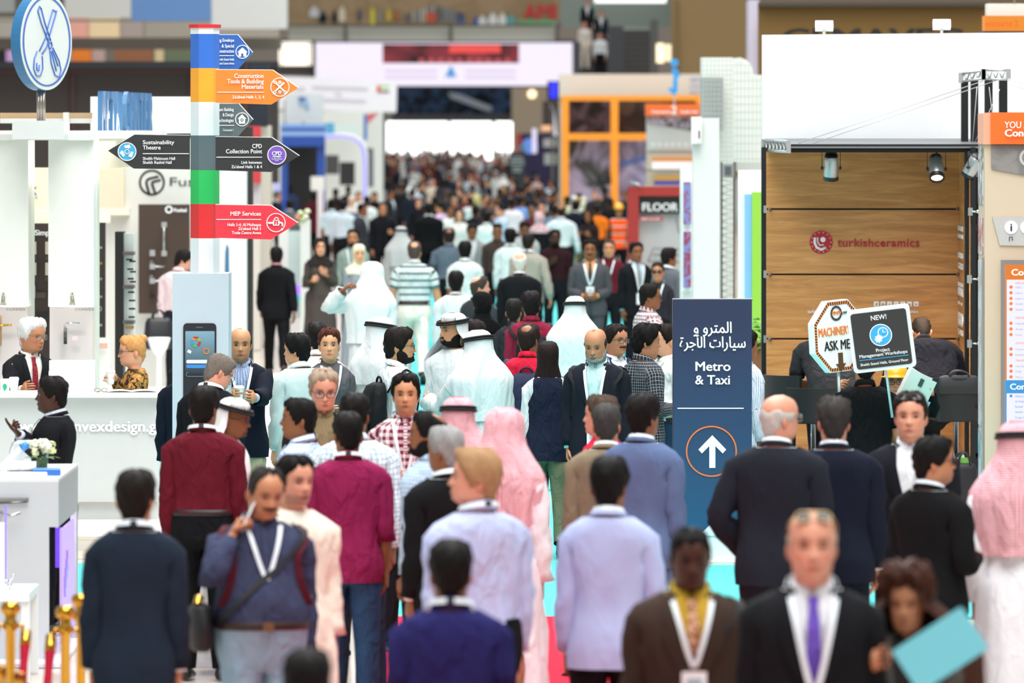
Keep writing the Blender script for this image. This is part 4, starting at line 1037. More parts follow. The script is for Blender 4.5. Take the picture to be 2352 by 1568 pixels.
wpoly('globe_picture', circ(1217, 335, 18, 20), 62, .06, emis('#6F9BEF', .75), st, .1); pbox('light_post', 1222, 295, 1233, 352, 62.6, .2, emis('#EDE6FF', .9), st)
pbox('white_fascia', 1248, 318, 1285, 338, 62.3, .2, flat('#C9CDC9', .5), st); pbox('white_fascia', 1250, 352, 1290, 378, 62.3, .2, flat('#B9C2BD', .5), st); pbox('teal_disc', 1192, 334, 1206, 346, 62.5, .1, flat('#4F8FA0', .5), st)
pbox('dark_shelf', 1246, 232, 1292, 290, 62, .3, flat('#4A3E3B', .5), st); pbox('orange_lamp', 1244, 288, 1270, 300, 62.4, .1, emis('#FFC090', 1.0), st); 
wstroke('chrome_glow_tube', [(1268, 240), (1276, 312)], 8, 63, emis('#EFE8F2', .9), st); pbox('dark_post', 1278, 250, 1294, 420, 63, .2, flat('#1F2126', .5), st)  # shine of the chrome put in as a glow of its own
bb = thing('dark_notice_board', 'dark standing notice board with pale writing amid the far crowd', 'sign', 1187, 410, 66)
pbox('board', 1170, 350, 1206, gy(66), 66, .12, flat('#20252D', .5), bb)
for y, w in ((360, 26), (367, 30), (374, 34), (384, 22), (391, 20)): wpoly('writing', [(1188-w/2, y), (1188+w/2, y), (1188+w/2, y+4), (1188-w/2, y+4)], 66, .02, flat('#8FA09E', .6), bb, .03)
of = thing('orange_framed_stand', 'tall stand of orange frames round large dark photographs', 'stand', 1450, 470, 84)
ORG = flat('#F7941D', .45)
pbox('fascia', 1285, 170, 1615, 224, 83.5, .5, flat('#CFC7B8', .6), of)
pbox('side_wall', 1285, 172, 1293, gy(83.4), 83.4, 2, flat('#B8B2A6', .6), of)
for x0, y0, x1, y1 in ((1290, 219, 1613, 231), (1290, 219, 1306, gy(84)), (1403, 219, 1420, gy(84)), (1290, 306, 1500, 322), (1600, 219, 1613, 245)): pbox('frame_bar', x0, y0, x1, y1, 84, .35, ORG, of)
lit = [('#2E2A28', '#6A5A62'), ('#3A2E2A', '#57483F'), ('#4A4A48', '#A79AB2'), ('#7F7A92', '#A9A2BC')]
for (x0, y0, x1, y1), (c1, c2) in zip(((1305, 229, 1404, 308), (1419, 229, 1604, 308), (1305, 320, 1404, gy(83.7)), (1419, 320, 1604, gy(83.7))), lit): pbox('photograph', x0, y0, x1, y1, 83.7, .2, cloth(c1, 'mottled', c2, .9, wrinkle=0, sheen=0), of)
wpoly('photo_blue_line', [(1420, 374), (1484, 358), (1484, 366), (1420, 384)], 83.7, .03, flat('#4E6AB0', .6), of, .03)
kb = thing('info_kiosk_block', 'square info kiosk with orange concourse header and blue letter i on top', 'kiosk', 1547, 480, 112)
pbox('body', 1486, 262, 1612, gy(112), 112, .8, flat('#B9AD9B', .6), kb); pbox('header', 1484, 238, 1608, 266, 112.2, .85, flat('#E5681F', .5), kb)
wtext('2', kb, PRN_W, 1548, 262, 112.2, 20, 13, 'CENTER', .04); wtext('Concourse', kb, PRN_W, 1496, 260, 112.2, 8, 44, bold=.02); wtext('Sheikh Hall', kb, PRN_W, 1562, 260, 112.2, 7, 40, bold=.02)
wpoly('picture_band', [(1486, 267), (1600, 267), (1600, 300), (1486, 282)], 112, .02, cloth('#55504E', 'mottled', '#BDB2C2', .12, wrinkle=0, sheen=0), kb, .02)
wpoly('grey_plate', [(1486, 283), (1600, 304), (1600, 345), (1486, 345)], 112, .02, flat('#B9BBB8', .5), kb, .015)
for i in range(7): wpoly('icon_dot', circ(1500+i*15, 332, 4, 10), 112, .01, flat('#D8DCDA', .5), kb, .03)
pbox('orange_bar', 1498, 362, 1600, 371, 112.3, .1, emis('#FF9A1E', .7), kb); pbox('lit_list', 1498, 371, 1600, 389, 112.3, .1, emis('#FFFFFF', .95), kb); pbox('lower_strip', 1486, 388, 1600, 394, 112.3, .1, flat('#8A8176', .6), kb)
pbox('yellow_band', 1502, 404, 1568, 414, 112.4, .1, flat('#B98A22', .5), kb); pbox('violet_band', 1502, 415, 1568, 424, 112.4, .1, flat('#3B2E9A', .5), kb)
IB = flat('#2F97DC', .4)
wpoly('letter_dot', circ(1549, 144, 9, 18), 113, .14, IB, kb, .05); wpoly('letter_stem', [(1544, 157), (1553, 157), (1560, 168), (1564, 170), (1559, 178), (1556, 176), (1556, 210), (1551, 216), (1543, 215), (1535, 205), (1538, 200), (1545, 204), (1547, 172), (1543, 170)], 113, .14, IB, kb, .05)
pbox('stem_post', 1547, 214, 1551, 240, 113, .05, STEEL, kb)
wpoly('side_text', [(1585, 178), (1606, 178), (1606, 184), (1585, 184)], 83.5, .02, flat('#9FA9C9', .6), of, .03)
for y in (192, 206): wpoly('side_text', [(1585, y), (1612, y), (1612, y+6), (1585, y+6)], 83.5, .02, flat('#B9BED2', .6), of, .03)
fp = thing('floor_plan_board', 'red framed floor plan board standing beside the aisle', 'sign', 1502, 760, 142)
RED = flat('#A82A24', .45)
pbox('board', 1462, 448, 1580, gy(142), 142, .12, flat('#BFC1C1', .5), fp)
for x0, y0, x1, y1 in ((1442, 428, 1580, 450), (1442, 428, 1467, gy(142.4))): pbox('frame', x0, y0, x1, y1, 142.4, .3, RED, fp)
pbox('header', 1468, 454, 1580, 490, 142.2, .06, flat('#1F2022', .5), fp); wtext('FLOOR PLAN', fp, PRN_W, 1474, 484, 142.25, 19, 150, bold=.05)
wpoly('red_tab', rrect(1467, 498, 1523, 507, 4), 142.2, .03, flat('#B52A38', .5), fp, .02); wtext('FIRST FLOOR', fp, PRN_W, 1472, 505, 142.25, 5, 44, bold=.02, proud=.03)
for pts in ([(1553, 500), (1560, 536)], [(1488, 600), (1500, 570), (1560, 572)], [(1488, 600), (1570, 602)], [(1500, 585), (1560, 586)]): wstroke('plan_line', pts, 2.5, 142.1, flat('#55585A', .5), fp)
wstroke('lamp_arm', [(1447, 418), (1468, 424), (1476, 428)], 5, 142.5, STEEL, fp)
pc = thing('poster_column', 'white square column with framed posters on its side', 'column', 1620, 760, 205)
pbox('shaft', 1592, 271, 1652, gy(205), 205, .35, flat('#D2D6D3', .5), pc)
ps = MB(); a = W(1592, 271, 205); b2 = W(1564, 380, 178)
pbox('rear_shaft', 1563, 380, 1594, gy(196), 196, .3, flat('#DDE2DF', .5), pc)
for y0, y1 in ((418, 515), (532, 660)):
    pbox('poster_frame', 1566, y0-8, 1590, y1+8, 196.3, .05, flat('#F0F3F1', .4), pc)
    pbox('poster', 1570, y0, 1587, y1, 196.5, .05, cloth('#8E4A63', 'mottled', '#7C83B8', .12, wrinkle=0, sheen=0), pc)
pbox('top_sign', 1588, 268, 1612, 330, 205.4, .1, flat('#D9DEDC', .5), pc); pbox('top_emblem', 1604, 300, 1608, 318, 205.7, .02, flat('#7A4A4A', .5), pc)
tt = thing('tiled_tower', 'white tiled towers with rounded top and grid joints', 'tower', 1680, 760, 176)
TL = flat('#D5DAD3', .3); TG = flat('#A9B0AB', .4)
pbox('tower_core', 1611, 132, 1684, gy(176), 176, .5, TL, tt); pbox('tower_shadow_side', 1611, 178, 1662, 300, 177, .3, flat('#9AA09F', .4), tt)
wpoly('round_tower', [(1685, 372), (1685, 134), (1700, 132), (1715, 138), (1726, 150), (1731, 172), (1752, 172), (1752, 372)], 172, .5, TL, tt)
mbg = MB(); o0 = tt.location
for x in range(1692, 1752, 9):
    y0 = 136 if x < 1710 else 150 if x < 1726 else 174
    a, b2 = W(x, 372, 172), W(x+1.4, y0, 172); mbg.box(a.x-o0.x, a.y-o0.y-.008, a.z-o0.z, b2.x-o0.x, a.y-o0.y, b2.z-o0.z)
for y in range(150, 372, 18): a, b2 = W(1685, y, 172), W(1731 if y < 172 else 1752, y-1.2, 172); mbg.box(a.x-o0.x, a.y-o0.y-.006, a.z-o0.z, b2.x-o0.x, a.y-o0.y, b2.z-o0.z)
for x in range(1614, 1684, 9): a, b2 = W(x, 690, 177.2), W(x+1.4, 134, 177.2); mbg.box(a.x-o0.x, a.y-o0.y-.008, a.z-o0.z, b2.x-o0.x, a.y-o0.y, b2.z-o0.z)
for y in range(140, 690, 11): a, b2 = W(1611, y, 177.2), W(1684, y-1.4, 177.2); mbg.box(a.x-o0.x, a.y-o0.y-.006, a.z-o0.z, b2.x-o0.x, a.y-o0.y, b2.z-o0.z)
o = mbg.build('tile_joint', TG, tt); o['kind'] = 'stuff'
pbox('base_block', 1694, 372, 1752, 394, 173, .6, flat('#B9BDB7', .5), tt)
tr = thing('black_truss_mast', 'slim black lattice mast standing before the tiled tower', 'truss', 1672, 770, 186)
for x in (1657, 1686): pbox('upright', x-2, 372, x+2, gy(186), 186, .03, BLK, tr)
pbox('splice_box', 1659, 376, 1686, 408, 186.6, .08, flat('#8A8E8E', .4), tr); pbox('splice_core', 1665, 382, 1680, 402, 187, .08, flat('#4A4E4E', .4), tr)
for y in range(412, 764, 16): wstroke('lace', [(1658, y), (1685, y+8), (1658, y+16)], 1.6, 186, flat('#3A3C3D', .4), tr, n=4)
bg_ = thing('blue_green_wall', 'white framed stand wall with blue and lime green panels', 'partition', 1725, 800, 222)
pbox('frame', 1696, 391, 1762, gy(222), 222, .15, flat('#E9EEEF', .5), bg_); pbox('header', 1710, 408, 1762, 446, 222.3, .08, flat('#EDE9F4', .5), bg_)
pbox('blue_panel', 1711, 446, 1727, gy(222.3), 222.3, .08, flat('#7FB7E6', .5), bg_); pbox('green_panel', 1727, 441, 1762, gy(222.5), 222.5, .08, flat('#8CC63F', .5), bg_)
gv = thing('leaf_garland', 'green foliage clump beside the navy metro sign', 'plant', 1738, 790, 246)
mbl = MB(); rg = random.Random(5)
for i in range(90):
    x, y, z = rg.uniform(-.04, .05), rg.uniform(-.05, .05), rg.uniform(-.06, .24); a = rg.uniform(0, 6.28); d = Vector((math.cos(a), math.sin(a), rg.uniform(-.3, .6)))*.05; e = Vector((-math.sin(a), math.cos(a), .2))*.018; p = Vector((x, y, z))
    mbl.add([p, p+d*.5+e, p+d, p+d*.5-e], [(0, 1, 2, 3)])
mbl.build('foliage', flat('#6FA04A', .6), gv)['kind'] = 'stuff'
gv2 = pbox('planter_box', 1728, 786, 1750, gy(246), 246, .12, flat('#8A5A30', .6), gv)

cb = thing('dark_gold_billboard', 'dark gold billboard with half-hidden black lettering above the white fascia', 'billboard', 2005, 120, 150)
pbox('board', 1742, 10, 2268, 190, 150, .2, flat('#6E4F12', .6), cb); wtext('CEMAVEC', cb, flat('#15120C', .6), 1795, 104, 150, 40, 415, bold=.06); pbox('top_edge', 1742, 6, 2268, 14, 150.4, .25, flat('#3A3530', .6), cb)
pbox('side_return', 1720, 0, 1744, 172, 149, 1.0, flat('#C9BFD0', .5), cb)
c2 = thing('concourse_sign', 'orange hanging concourse sign at the upper right edge', 'sign', 2310, 75, 210)
pbox('cap', 2268, 8, 2420, 36, 210, .3, flat('#DAD6CE', .5), c2); pbox('orange_band', 2262, 36, 2420, 71, 210.3, .35, emis('#FF9612', .8), c2); pbox('blue_base', 2258, 71, 2420, 76, 210, .3, flat('#23306A', .5), c2)
wtext('oncourse 2', c2, flat('#D8541A', .5), 2262, 60, 210.4, 14, 76, bold=.02)
wstroke('hanger', [(2330, 8), (2330, -80)], 3, 210, STEEL, c2)
for par_, xs_, s_ in ((br, (645, 1316), 52.2), (sc, (724, 1306), 55.8), (fs, (606, 880), 69.8), (b_, (885, 1180), 27.1), (bs, (1269,), 63.8), (lw, (720,), 59.8), (c2, (2410,), 210), (cb, (1760, 2240), 150), (bn, (670, 1280), 48.9), (gl, (-55, 655), 79.4), (g2, (-55,), 71), (sb, (697,), 81)):
    for x in xs_: pbox('support_post', x-3, 190 if par_ in (sc, br, bn, lw, fs) else 230 if par_ is not c2 else 60, x+3, gy(s_), s_, .12, flat('#6F6C68', .6), par_)
# ------------------------------------------------------------------ left stand (door hardware)
pf = MB(); a = W(-80, 1234, 292); zt = .11
pf.box(-9, a.y, 0, W(362, 0, 292).x+.55, a.y+30, zt); 
pl = pf.build('stand_platform', flat('#D9D6CE', .35)); tag(pl, 'low white platform under the white reception counter', 'platform')
mbd = MB()
for x in range(-60, 362, 5): p = W(x, 1240, 292.2); mbd.box(p.x-.004, p.y-.006, p.z-.004, p.x+.004, p.y, p.z+.004)
o = mbd.build('edge_light_bead', flat('#C9AA7E', .4), pl); o['kind'] = 'stuff'
ct = thing('reception_counter', 'long white reception counter with white web address lettering', 'counter', 160, 1192, 280); ct.location.z = zt
CW = flat('#C9CCCB', .3)
pbox('front', -90, 912, 364, 1152, 280, .7, CW, ct); pbox('top', -94, 907, 367, 913, 280.6, .78, flat('#F1F2F1', .25), ct); pbox('plinth', -90, 1152, 364, 1192, 279.6, .66, flat('#CFD2D2', .35), ct)
mbd = MB()
for x in range(-60, 362, 5): p = W(x, 1153, 280.3)-ct.location; mbd.box(p.x-.004, p.y-.004, p.z-.004, p.x+.004, p.y+.002, p.z+.004)
mbd.build('light_bead', flat('#C9AA7E', .4), ct)['kind'] = 'stuff'
wtext('www.convexdesign.gr', ct, flat('#FFFFFF', .4), 44, 990, 280, 25, 332, bold=.03, ext=.006)
zc = HC-(907-HZ)/280.6
def cup(px, s, label, back=.2, logo=None, h=.115):
    p = W(px, 900, s); r = empty('paper_cup', (p.x, p.y, zc), 0, label, 'cup')
    m = MB(); m.lathe([(0, 0), (.029, 0), (.030, .004), (.040, h-.012)], 18); m.build('cup_body', flat('#EDEEEA', .5), r)
    m = MB(); m.lathe([(.043, h-.014), (.043, h-.006), (.038, h), (.036, h+.006), (0, h+.004)], 18); m.build('lid', flat('#F6F6F4', .35), r)
    if logo:
        m = MB(); m.prism([(.018*math.cos(t*PI/6), h*.5+.026*math.sin(t*PI/6)-(.012 if t == 9 else 0)) for t in range(12)], -.0385, -.030); m.build('logo', flat(logo, .5), r)
    return r
cup(12, 279, 'white paper cup with green emblem on the counter', logo='#1FA37A'); cup(32, 277, 'plain white paper cup beside the green emblem cup')
def sheet(name, px, s, w, d, label, cat, rz=0, col='#F4F4F2', t=.006, z=None, group=None):
    p = W(px, 900, s); m = MB(); m.box(-w/2, -d/2, 0, w/2, d/2, t*.5); m.box(-w/2+.004, -d/2+.003, t*.5, w/2-.002, d/2-.004, t)
    o = m.build(name, flat(col, .6)); o.location = (p.x, p.y, (z or zc)+.001); o.rotation_euler = (0, 0, math.radians(rz)); return tag(o, label, cat, group)
sheet('paper_sheets', 70, 277, .30, .21, 'spread of grey brochures beside the cups on the counter', 'brochures', 12, '#C9CBCB')
bk = empty('open_booklet', (W(302, 900, 277).x, W(302, 900, 277).y, zc+.001), math.radians(6), 'open white booklet lying before the blonde woman', 'booklet')
for sg in (-1, 1):
    m = MB(); P = np.array([[[sg*x, y, .004+.012*math.sin(min(1, x/.2)*PI)*.8] for x in np.linspace(0, .21, 7)] for y in (-.14, .14)]); m.grid(P, flip=sg < 0); m.grid(P*[1, 1, 0], flip=sg > 0); m.build('page', flat('#F3F3EF', .6), bk)
eg = empty('folded_glasses', (W(232, 900, 278).x, W(232, 900, 278).y, zc), 0, 'folded wire spectacles lying on the counter top', 'glasses')
m = MB()
for sx in (-1, 1): m.tube([(sx*.03+.024*math.cos(t*PI/7), -.01, .02+.017*math.sin(t*PI/7)) for t in range(15)], .002, 5)
m.tube([(-.01, -.01, .022), (.01, -.01, .022)], .002, 5); m.build('rims', flat('#4A3B2E', .3, .6), eg)
m = MB(); m.tube([(-.055, -.01, .022), (-.05, .05, .01), (.04, .06, .006)], .002, 5); m.tube([(.055, -.01, .022), (.05, .04, .01), (-.04, .05, .006)], .002, 5); m.build('temple', flat('#4A3B2E', .3, .6), eg)
ls = thing('menu_holder', 'white upright leaflet box on the counter under the lever handle', 'box', 165, 908, 275); ls.location.z = zc
pbox('box', 113, 828, 218, 907, 275, .12, flat('#E9EAE8', .45), ls); pbox('leaflet', 112, 852, 150, 907, 275.6, .02, flat('#F6F6F5', .5), ls)
# display columns
def column(x0, x1, xl, s, label, gold):
    r = thing('display_column', label, 'display', (x0+x1)/2, 1160, s); r.location.z = zt
    pbox('upper_box', x0, 318, x1, 704, s, .32, flat('#E2E3DC', .4), r)
    pbox('back_panel', x0+3, 700, x1-2, gy(s-2.2, .11), s-2.2, .08, flat('#CDC7C7', .45), r)
    pbox('side_fin', x1-3, 318, x1+8, gy(s-3, .11), s-3, .3, flat('#D9DBCF', .45), r)
    wtext('CONVEX', r, flat('#6B6460', .4), xl, 713, s-1.9, 6, 45, bold=.01, ext=.004)
    lx = xl-5   # small spot lamp
    m = MB(); p = W(lx, 676, s)-r.location; p.y -= .05
    m.lathe([(.018, .0), (.018, .02), (.0, .02)], 12, at=(p.x, p.y, p.z+.02)); m.build('lamp_mount', WHITE, r)
    m = MB(); m.tube([(p.x, p.y+.05, p.z+.03), (p.x, p.y, p.z+.02), (p.x, p.y-.01, p.z-.01)], .007, 8); m.lathe([(.012, 0), (.018, -.03), (.034, -.085), (.030, -.084), (.012, -.03)], 16, at=(p.x, p.y-.01, p.z-.01)); m.build('spot_lamp', flat('#A7A296', .3, .8), r)
    d = bpy.data.lights.new('spot_lamp_light', 'POINT'); d.energy = 3; d.color = (1, .9, .85); d.shadow_soft_size = .03; lo = bpy.data.objects.new('spot_lamp_light', d); COL.objects.link(lo); lo.location = r.location+Vector((p.x, p.y-.03, p.z-.14))
    return r
cA = column(-40, 65, 14, 262, 'leftmost white display column with brass lever handle', True)
cB = column(111, 215, 172, 262, 'white display column with chrome lever handle below it', False)
# lever handles on the columns
lh = thing('lever_handle', 'chrome lever handle on square plate below the white column', 'door handle', 152, 790, 260.6)
pbox('plate', 146, 752, 154, 790, 260.6, .02, CHROME, lh); m = MB(); f = lambda x, y, o: tuple(W(x, y, 260.6)-lh.location-Vector((0, o, 0)))
m.tube([f(150, 748, 0), f(150, 748, .05), f(153, 743, .06), f(160, 741, .06), f(184, 742, .06)], [.012, .012, .012, .011, .009], 8); m.build('lever', CHROME, lh)
for y in (765, 778): wring('keyhole', 150, y, 3, 1.5, 260.6, flat('#3A3B3C', .3), lh, .004)
lh2 = thing('lever_handle', 'brass lever handle on bronze rounded plate at the left edge', 'door handle', 0, 790, 260.6)
wpoly('plate', rrect(-14, 722, 4, 796, 6), 260.6, .02, flat('#A98A66', .3, .6), lh2); m = MB(); f = lambda x, y, o: tuple(W(x, y, 260.6)-lh2.location-Vector((0, o, 0)))
m.tube([f(-6, 745, 0), f(-6, 745, .06), f(0, 747, .06), f(28, 746, .06)], .010, 8); m.build('lever', GOLD, lh2)
pt = wpoly('price_tag', rrect(166, 772, 178, 781, 1), 260.6, .006, flat('#E9C9C9', .5), None, .0, 'small white and pink price tag beside the chrome lever handle', 'tag')
# cornice, roof sign
cn = thing('stand_cornice', 'white cornice and lit ceiling over the left display columns', 'cornice', 130, 330, 262)
pbox('fascia', -90, 308, 215, 322, 262.5, .3, flat('#D2D3CF', .4), cn); pbox('ceiling_slab', -90, 300, 333, 318, 258, 3.2, flat('#F3EEE2', .5), cn)
wpoly('ceiling_side', [(214, 320), (330, 316), (430, 318), (430, 372), (215, 390)], 240, .2, flat('#F0E4D0', .5), cn); pbox('ceiling_rail', 0, 259, 212, 272, 250, .1, flat('#A98F6B', .5), cn); pbox('ceiling_rail', 0, 272, 212, 283, 250.5, .1, flat('#C4C6C4', .4, .5), cn); pbox('rail_post', 145, 258, 158, 305, 251, .08, flat('#B9BBB8', .4), cn)
d = bpy.data.lights.new('cornice_light', 'AREA'); d.energy = 22; d.size = .8; d.color = (1, .86, .68); lo = bpy.data.objects.new('cornice_light', d); COL.objects.link(lo); lo.location = W(300, 325, 245)+Vector((0, -.4, -.05)); lo.rotation_euler = (math.radians(-50), 0, 0)
rs = thing('round_sign', 'round white sign with blue spoon and whisk outline on a steel pole', 'sign', 91, 318, 265)
pbox('base_box', 28, 277, 148, 320, 265, .35, flat('#CDD0CE', .4), rs)
m = MB(); p0 = W(91, 277, 265)-rs.location; p1 = W(91, 200, 265)-rs.location
for dx in (-.022, 0, .022): m.tube([(p0.x+dx, p0.y+.15, p0.z), (p1.x+dx, p1.y+.15, p1.z)], .017, 12)
m.build('pole', flat('#A9A096', .25, .9), rs)
ctr = W(97, 95, 265)-rs.location; R_ = .425; th = .095
Md = Matrix.Translation(Vector((ctr.x-.02, ctr.y+.15, ctr.z))) @ Matrix.Rotation(math.radians(63), 4, 'Z')
def onplate(name, fn, mat): 
    m = MB(); fn(m); o = m.build(name, mat, rs); o.matrix_local = Md; return o
cir = lambda r, n=48: [(r*math.cos(2*PI*i/n), r*math.sin(2*PI*i/n)) for i in range(n)]
onplate('rim', lambda m: m.prism(cir(R_), -th/2, th/2), flat('#2C6A96', .35)); onplate('face', lambda m: m.prism(cir(R_-.004), -th/2-.006, -th/2), flat('#D6D7D3', .4))
INK = flat('#3E68B8', .5)
def ringf(m):
    r = R_*.90; a = np.linspace(0, 2*PI, 65); w = .006+.007*np.abs(np.cos(a))
    m.grid(np.array([np.stack([(r+s_*w)*np.cos(a), np.full(65, -th/2-.009), (r+s_*w)*np.sin(a)], -1) for s_ in (-1, 1)]), False, 0)
onplate('blue_ring', ringf, INK)
def strokes(m):
    y = -th/2-.008; k = R_
    spoon = [[(.34, .62), (.22, .66), (.02, .28), (-.04, .10), (-.30, -.20)], [(.38, .64), (.30, .50), (.10, .14), (-.02, -.12), (-.20, -.26)], [(-.38, -.20), (-.50, -.36), (-.52, -.56), (-.42, -.70), (-.26, -.70), (-.17, -.56), (-.18, -.36), (-.2, -.3)], [(-.40, -.44), (-.40, -.58), (-.32, -.60), (-.30, -.48)]]
    whisk = [[(-.22, .66), (-.30, .72), (-.36, .62), (-.22, .36), (.06, -.02)], [(-.22, .66), (-.10, .40), (.14, .02)], [(.04, -.06), (.16, .0), (.20, -.08), (.10, -.16), (.04, -.06)], [(.10, -.18), (.16, -.44), (.30, -.68), (.46, -.72), (.54, -.58), (.46, -.38), (.22, -.12)], [(.16, -.2), (.28, -.44), (.36, -.6)], [(.2, -.18), (.34, -.36), (.42, -.5)]]
    for i, st in enumerate(spoon+whisk): m.tube([(x*k, y, z*k) for x, z in st], .011, 6, sq=.4)
onplate('spoon_and_whisk', strokes, INK)
# tall blue letters receding along the stand roof
ml = thing('roof_letters', 'row of tall blue standing letters along the white stand roof', 'letters', 286, 320, 252)
x0 = 0
for i, ch in enumerate('METALCENTER'):
    me = text_mesh(ch, .60, .03, .03); me.materials.clear(); me.materials.append(flat('#3C6C98', .5)); o = link('letter', me, ml)
    o.rotation_euler = (math.pi/2, 0, math.radians(87)); yl = FPX/252-.2+i*.30; o.location = ((229+i*11-CX)/FPX*yl-ml.location.x, yl-FPX/252, .02); o.scale = (.75, 1.0, .7)
pbox('letter_plinth', 222, 318, 334, 324, 252, 4.2, flat('#E9E6DE', .5), ml)
rb = thing('roof_box', 'long plain white box wall behind the blue roof letters', 'partition', 320, 308, 236); pbox('box', 208, 222, 440, 306, 236, .3, flat('#EFF0ED', .45), rb)
# hardware wall behind
fw = thing('white_hardware_wall', 'white wall with black circular emblem and cut-off shop lettering', 'wall panel', 400, 1150, 184); fw.location.z = zt
pbox('wall', 186, 318, 566, gy(184, .11), 184, .15, flat('#D3D2CB', .5), fw); pbox('left_return', 215, 385, 285, 490, 184.6, .3, flat('#D9CBB0', .5), fw); pbox('shelf_beam', 222, 478, 296, 494, 184.6, .4, flat('#E8DFC8', .5), fw); pbox('light_box', 214, 482, 252, 511, 186, .12, flat('#EFE5CB', .5), fw)
pbox('slot_line', 516, 390, 523, 900, 184.3, .02, flat('#D2D4D2', .5), fw)
wring('emblem_ring', 349, 419, 27.5, 5, 184, BLK, fw)
for pts in ([(343, 445), (336, 420), (338, 413), (346, 409), (364, 405)], [(358, 446), (349, 422), (350, 418), (369, 413)], [(343, 445), (350, 447)]): wstroke('emblem_bar', pts, 6, 184, BLK, fw, .002)
wtext('Fusital', fw, flat('#23211F', .5), 387, 427, 184, 21, 108, bold=.0)
bp_ = thing('brown_handle_board', 'dark brown board with lever handles under the circular emblem', 'display board', 378, 720, 184.6); BRN = flat('#3B2A1E', .5)
pbox('board', 318, 469, 436, 720, 185.2, .04, BRN, bp_); wring('emblem', 388, 481, 7, 3.2, 185.2, PRN_W, bp_); wtext('Fusital', bp_, PRN_W, 399, 486, 185.3, 8, 29, bold=.03)
def pull(par, x, y0, y1, s, mat=STEEL):
    m = MB(); f = lambda yy, o: tuple(W(x, yy, s)-par.location-Vector((0, o, 0)))
    m.tube([f(y0, .05), f(y1, .05)], .012, 8); m.build('pull_bar', mat, par)
    for yy in (y0, y1): pbox('mount', x-6, yy-6, x+6, yy+6, s+.5, .05, mat, par)
def lever(par, x, y, ln, s, mat=STEEL):
    pbox('rose', x-6, y-6, x+6, y+6, s+.3, .02, mat, par); m = MB(); f = lambda xx, o: tuple(W(xx, y, s)-par.location-Vector((0, o, 0)))
    m.tube([f(x, 0), f(x, .05), f(x+4, .055), f(x+ln, .055)], .010, 8); m.build('lever', mat, par); wring('key_rose', x-2, y-10, 3, 1.2, s+.2, mat, par)
pull(bp_, 377, 516, 582, 185.3); pbox('square_knob', 344, 574, 356, 588, 185.6, .04, STEEL, bp_); lever(bp_, 350, 612, 28, 185.3); lever(bp_, 350, 645, 28, 185.3); lever(bp_, 350, 679, 20, 185.3, flat('#2A2220', .4, .5))
db = thing('dark_slat_display', 'narrow dark display board beside the white column', 'display board', 233, 775, 232)
pbox('board', 224, 511, 242, 775, 228.5, .05, flat('#2A2320', .5), db)
for y, c in ((568, '#BDBDB8'), (604, '#B9924A'), (640, '#A9A9A6'), (681, '#A6B9B8'), (746, '#C9C4B4')): pbox('handle', 224, y-2, 234, y+3, 233.6, .04, flat(c, .25, .9), db)
wring('round_escutcheon', 228, 709, 5, 3, 233.2, flat('#A9B6B4', .25, .9), db)
sh = thing('handle_shelf_tower', 'black-sided shelf tower of small lever handles', 'shelf', 288, 900, 236); sh.location.z = zt
pbox('black_side', 264, 532, 283, gy(236, .11), 236, .3, flat('#1E1B1B', .5), sh)
for y0, y1 in ((536, 578), (584, 655), (664, 736), (744, 800)):
    pbox('tray', 283, y0, 307, y1, 235.6, .2, flat('#E3E6E4', .4), sh); pbox('divider', 282, y1, 307, y1+8, 236.4, .25, flat('#6B6664', .5), sh)
for i, (x, y) in enumerate(((296, 596), (303, 600), (298, 618), (304, 624), (299, 640), (304, 647), (300, 671), (302, 690), (302, 709), (301, 728))):
    pbox('small_lever', x-6, y-2, x+8, y+2, 236.8, .05, flat('#35332F', .35, .7), sh)
for i in range(6): pbox('sample_peg', 286+i*4, 768, 288+i*4, 778, 236.6, .04, flat(('#C08A3A', '#2A2623', '#D8D6D0')[i % 3], .4, .5), sh)
pbox('bronze_lever', 287, 748, 307, 755, 236.8, .05, flat('#B08A4E', .3, .8), sh)
cr = thing('brown_lock_board', 'brown display board of cylinders and locks between the white columns', 'display board', 88, 805, 240)
pbox('board', 62, 513, 116, gy(240, .11), 240, .05, flat('#3A2C27', .5), cr); wtext('Simp', cr, PRN_W, 80, 540, 240, 13, 34, bold=.05); wring('emblem', 70, 534, 8, 5, 240, PRN_W, cr)
for x, y in ((68, 555), (68, 603), (104, 555), (104, 603)): pbox('lock_plate', x, y, x+15, y+29, 240.4, .03, flat('#C9BFAE', .4, .2), cr); pbox('caption_tag', x, y+32, x+15, y+42, 240.2, .01, flat('#55453E', .5), cr)
pbox('lock_plate', 66, 656, 80, 684, 240.4, .03, flat('#D6D6D0', .4), cr); wring('cylinder', 73, 670, 4, 2.4, 240.6, BLK, cr); pbox('caption_tag', 82, 671, 105, 684, 240.2, .01, flat('#4E403A', .5), cr); pbox('caption_tag', 85, 719, 110, 731, 240.2, .01, flat('#1E1A19', .5), cr); pbox('long_plate', 96, 733, 103, 775, 240.4, .02, flat('#B5C0BC', .3, .6), cr)
xb = thing('cream_name_wall', 'cream wall with blue X lettering between the white columns', 'wall panel', 88, 520, 238)
pbox('wall', 60, 385, 120, gy(236, .11), 236, .1, flat('#E9DCC0', .5), xb); wtext('X', xb, flat('#2A5298', .5), 68, 448, 236.2, 20, 18, bold=.05); wtext('ARE', xb, flat('#6A6E78', .5), 64, 456.5, 236.2, 6, 24, bold=.02)
pbox('ledge', 60, 484, 120, 512, 237, .25, flat('#F0E6CF', .5), xb)
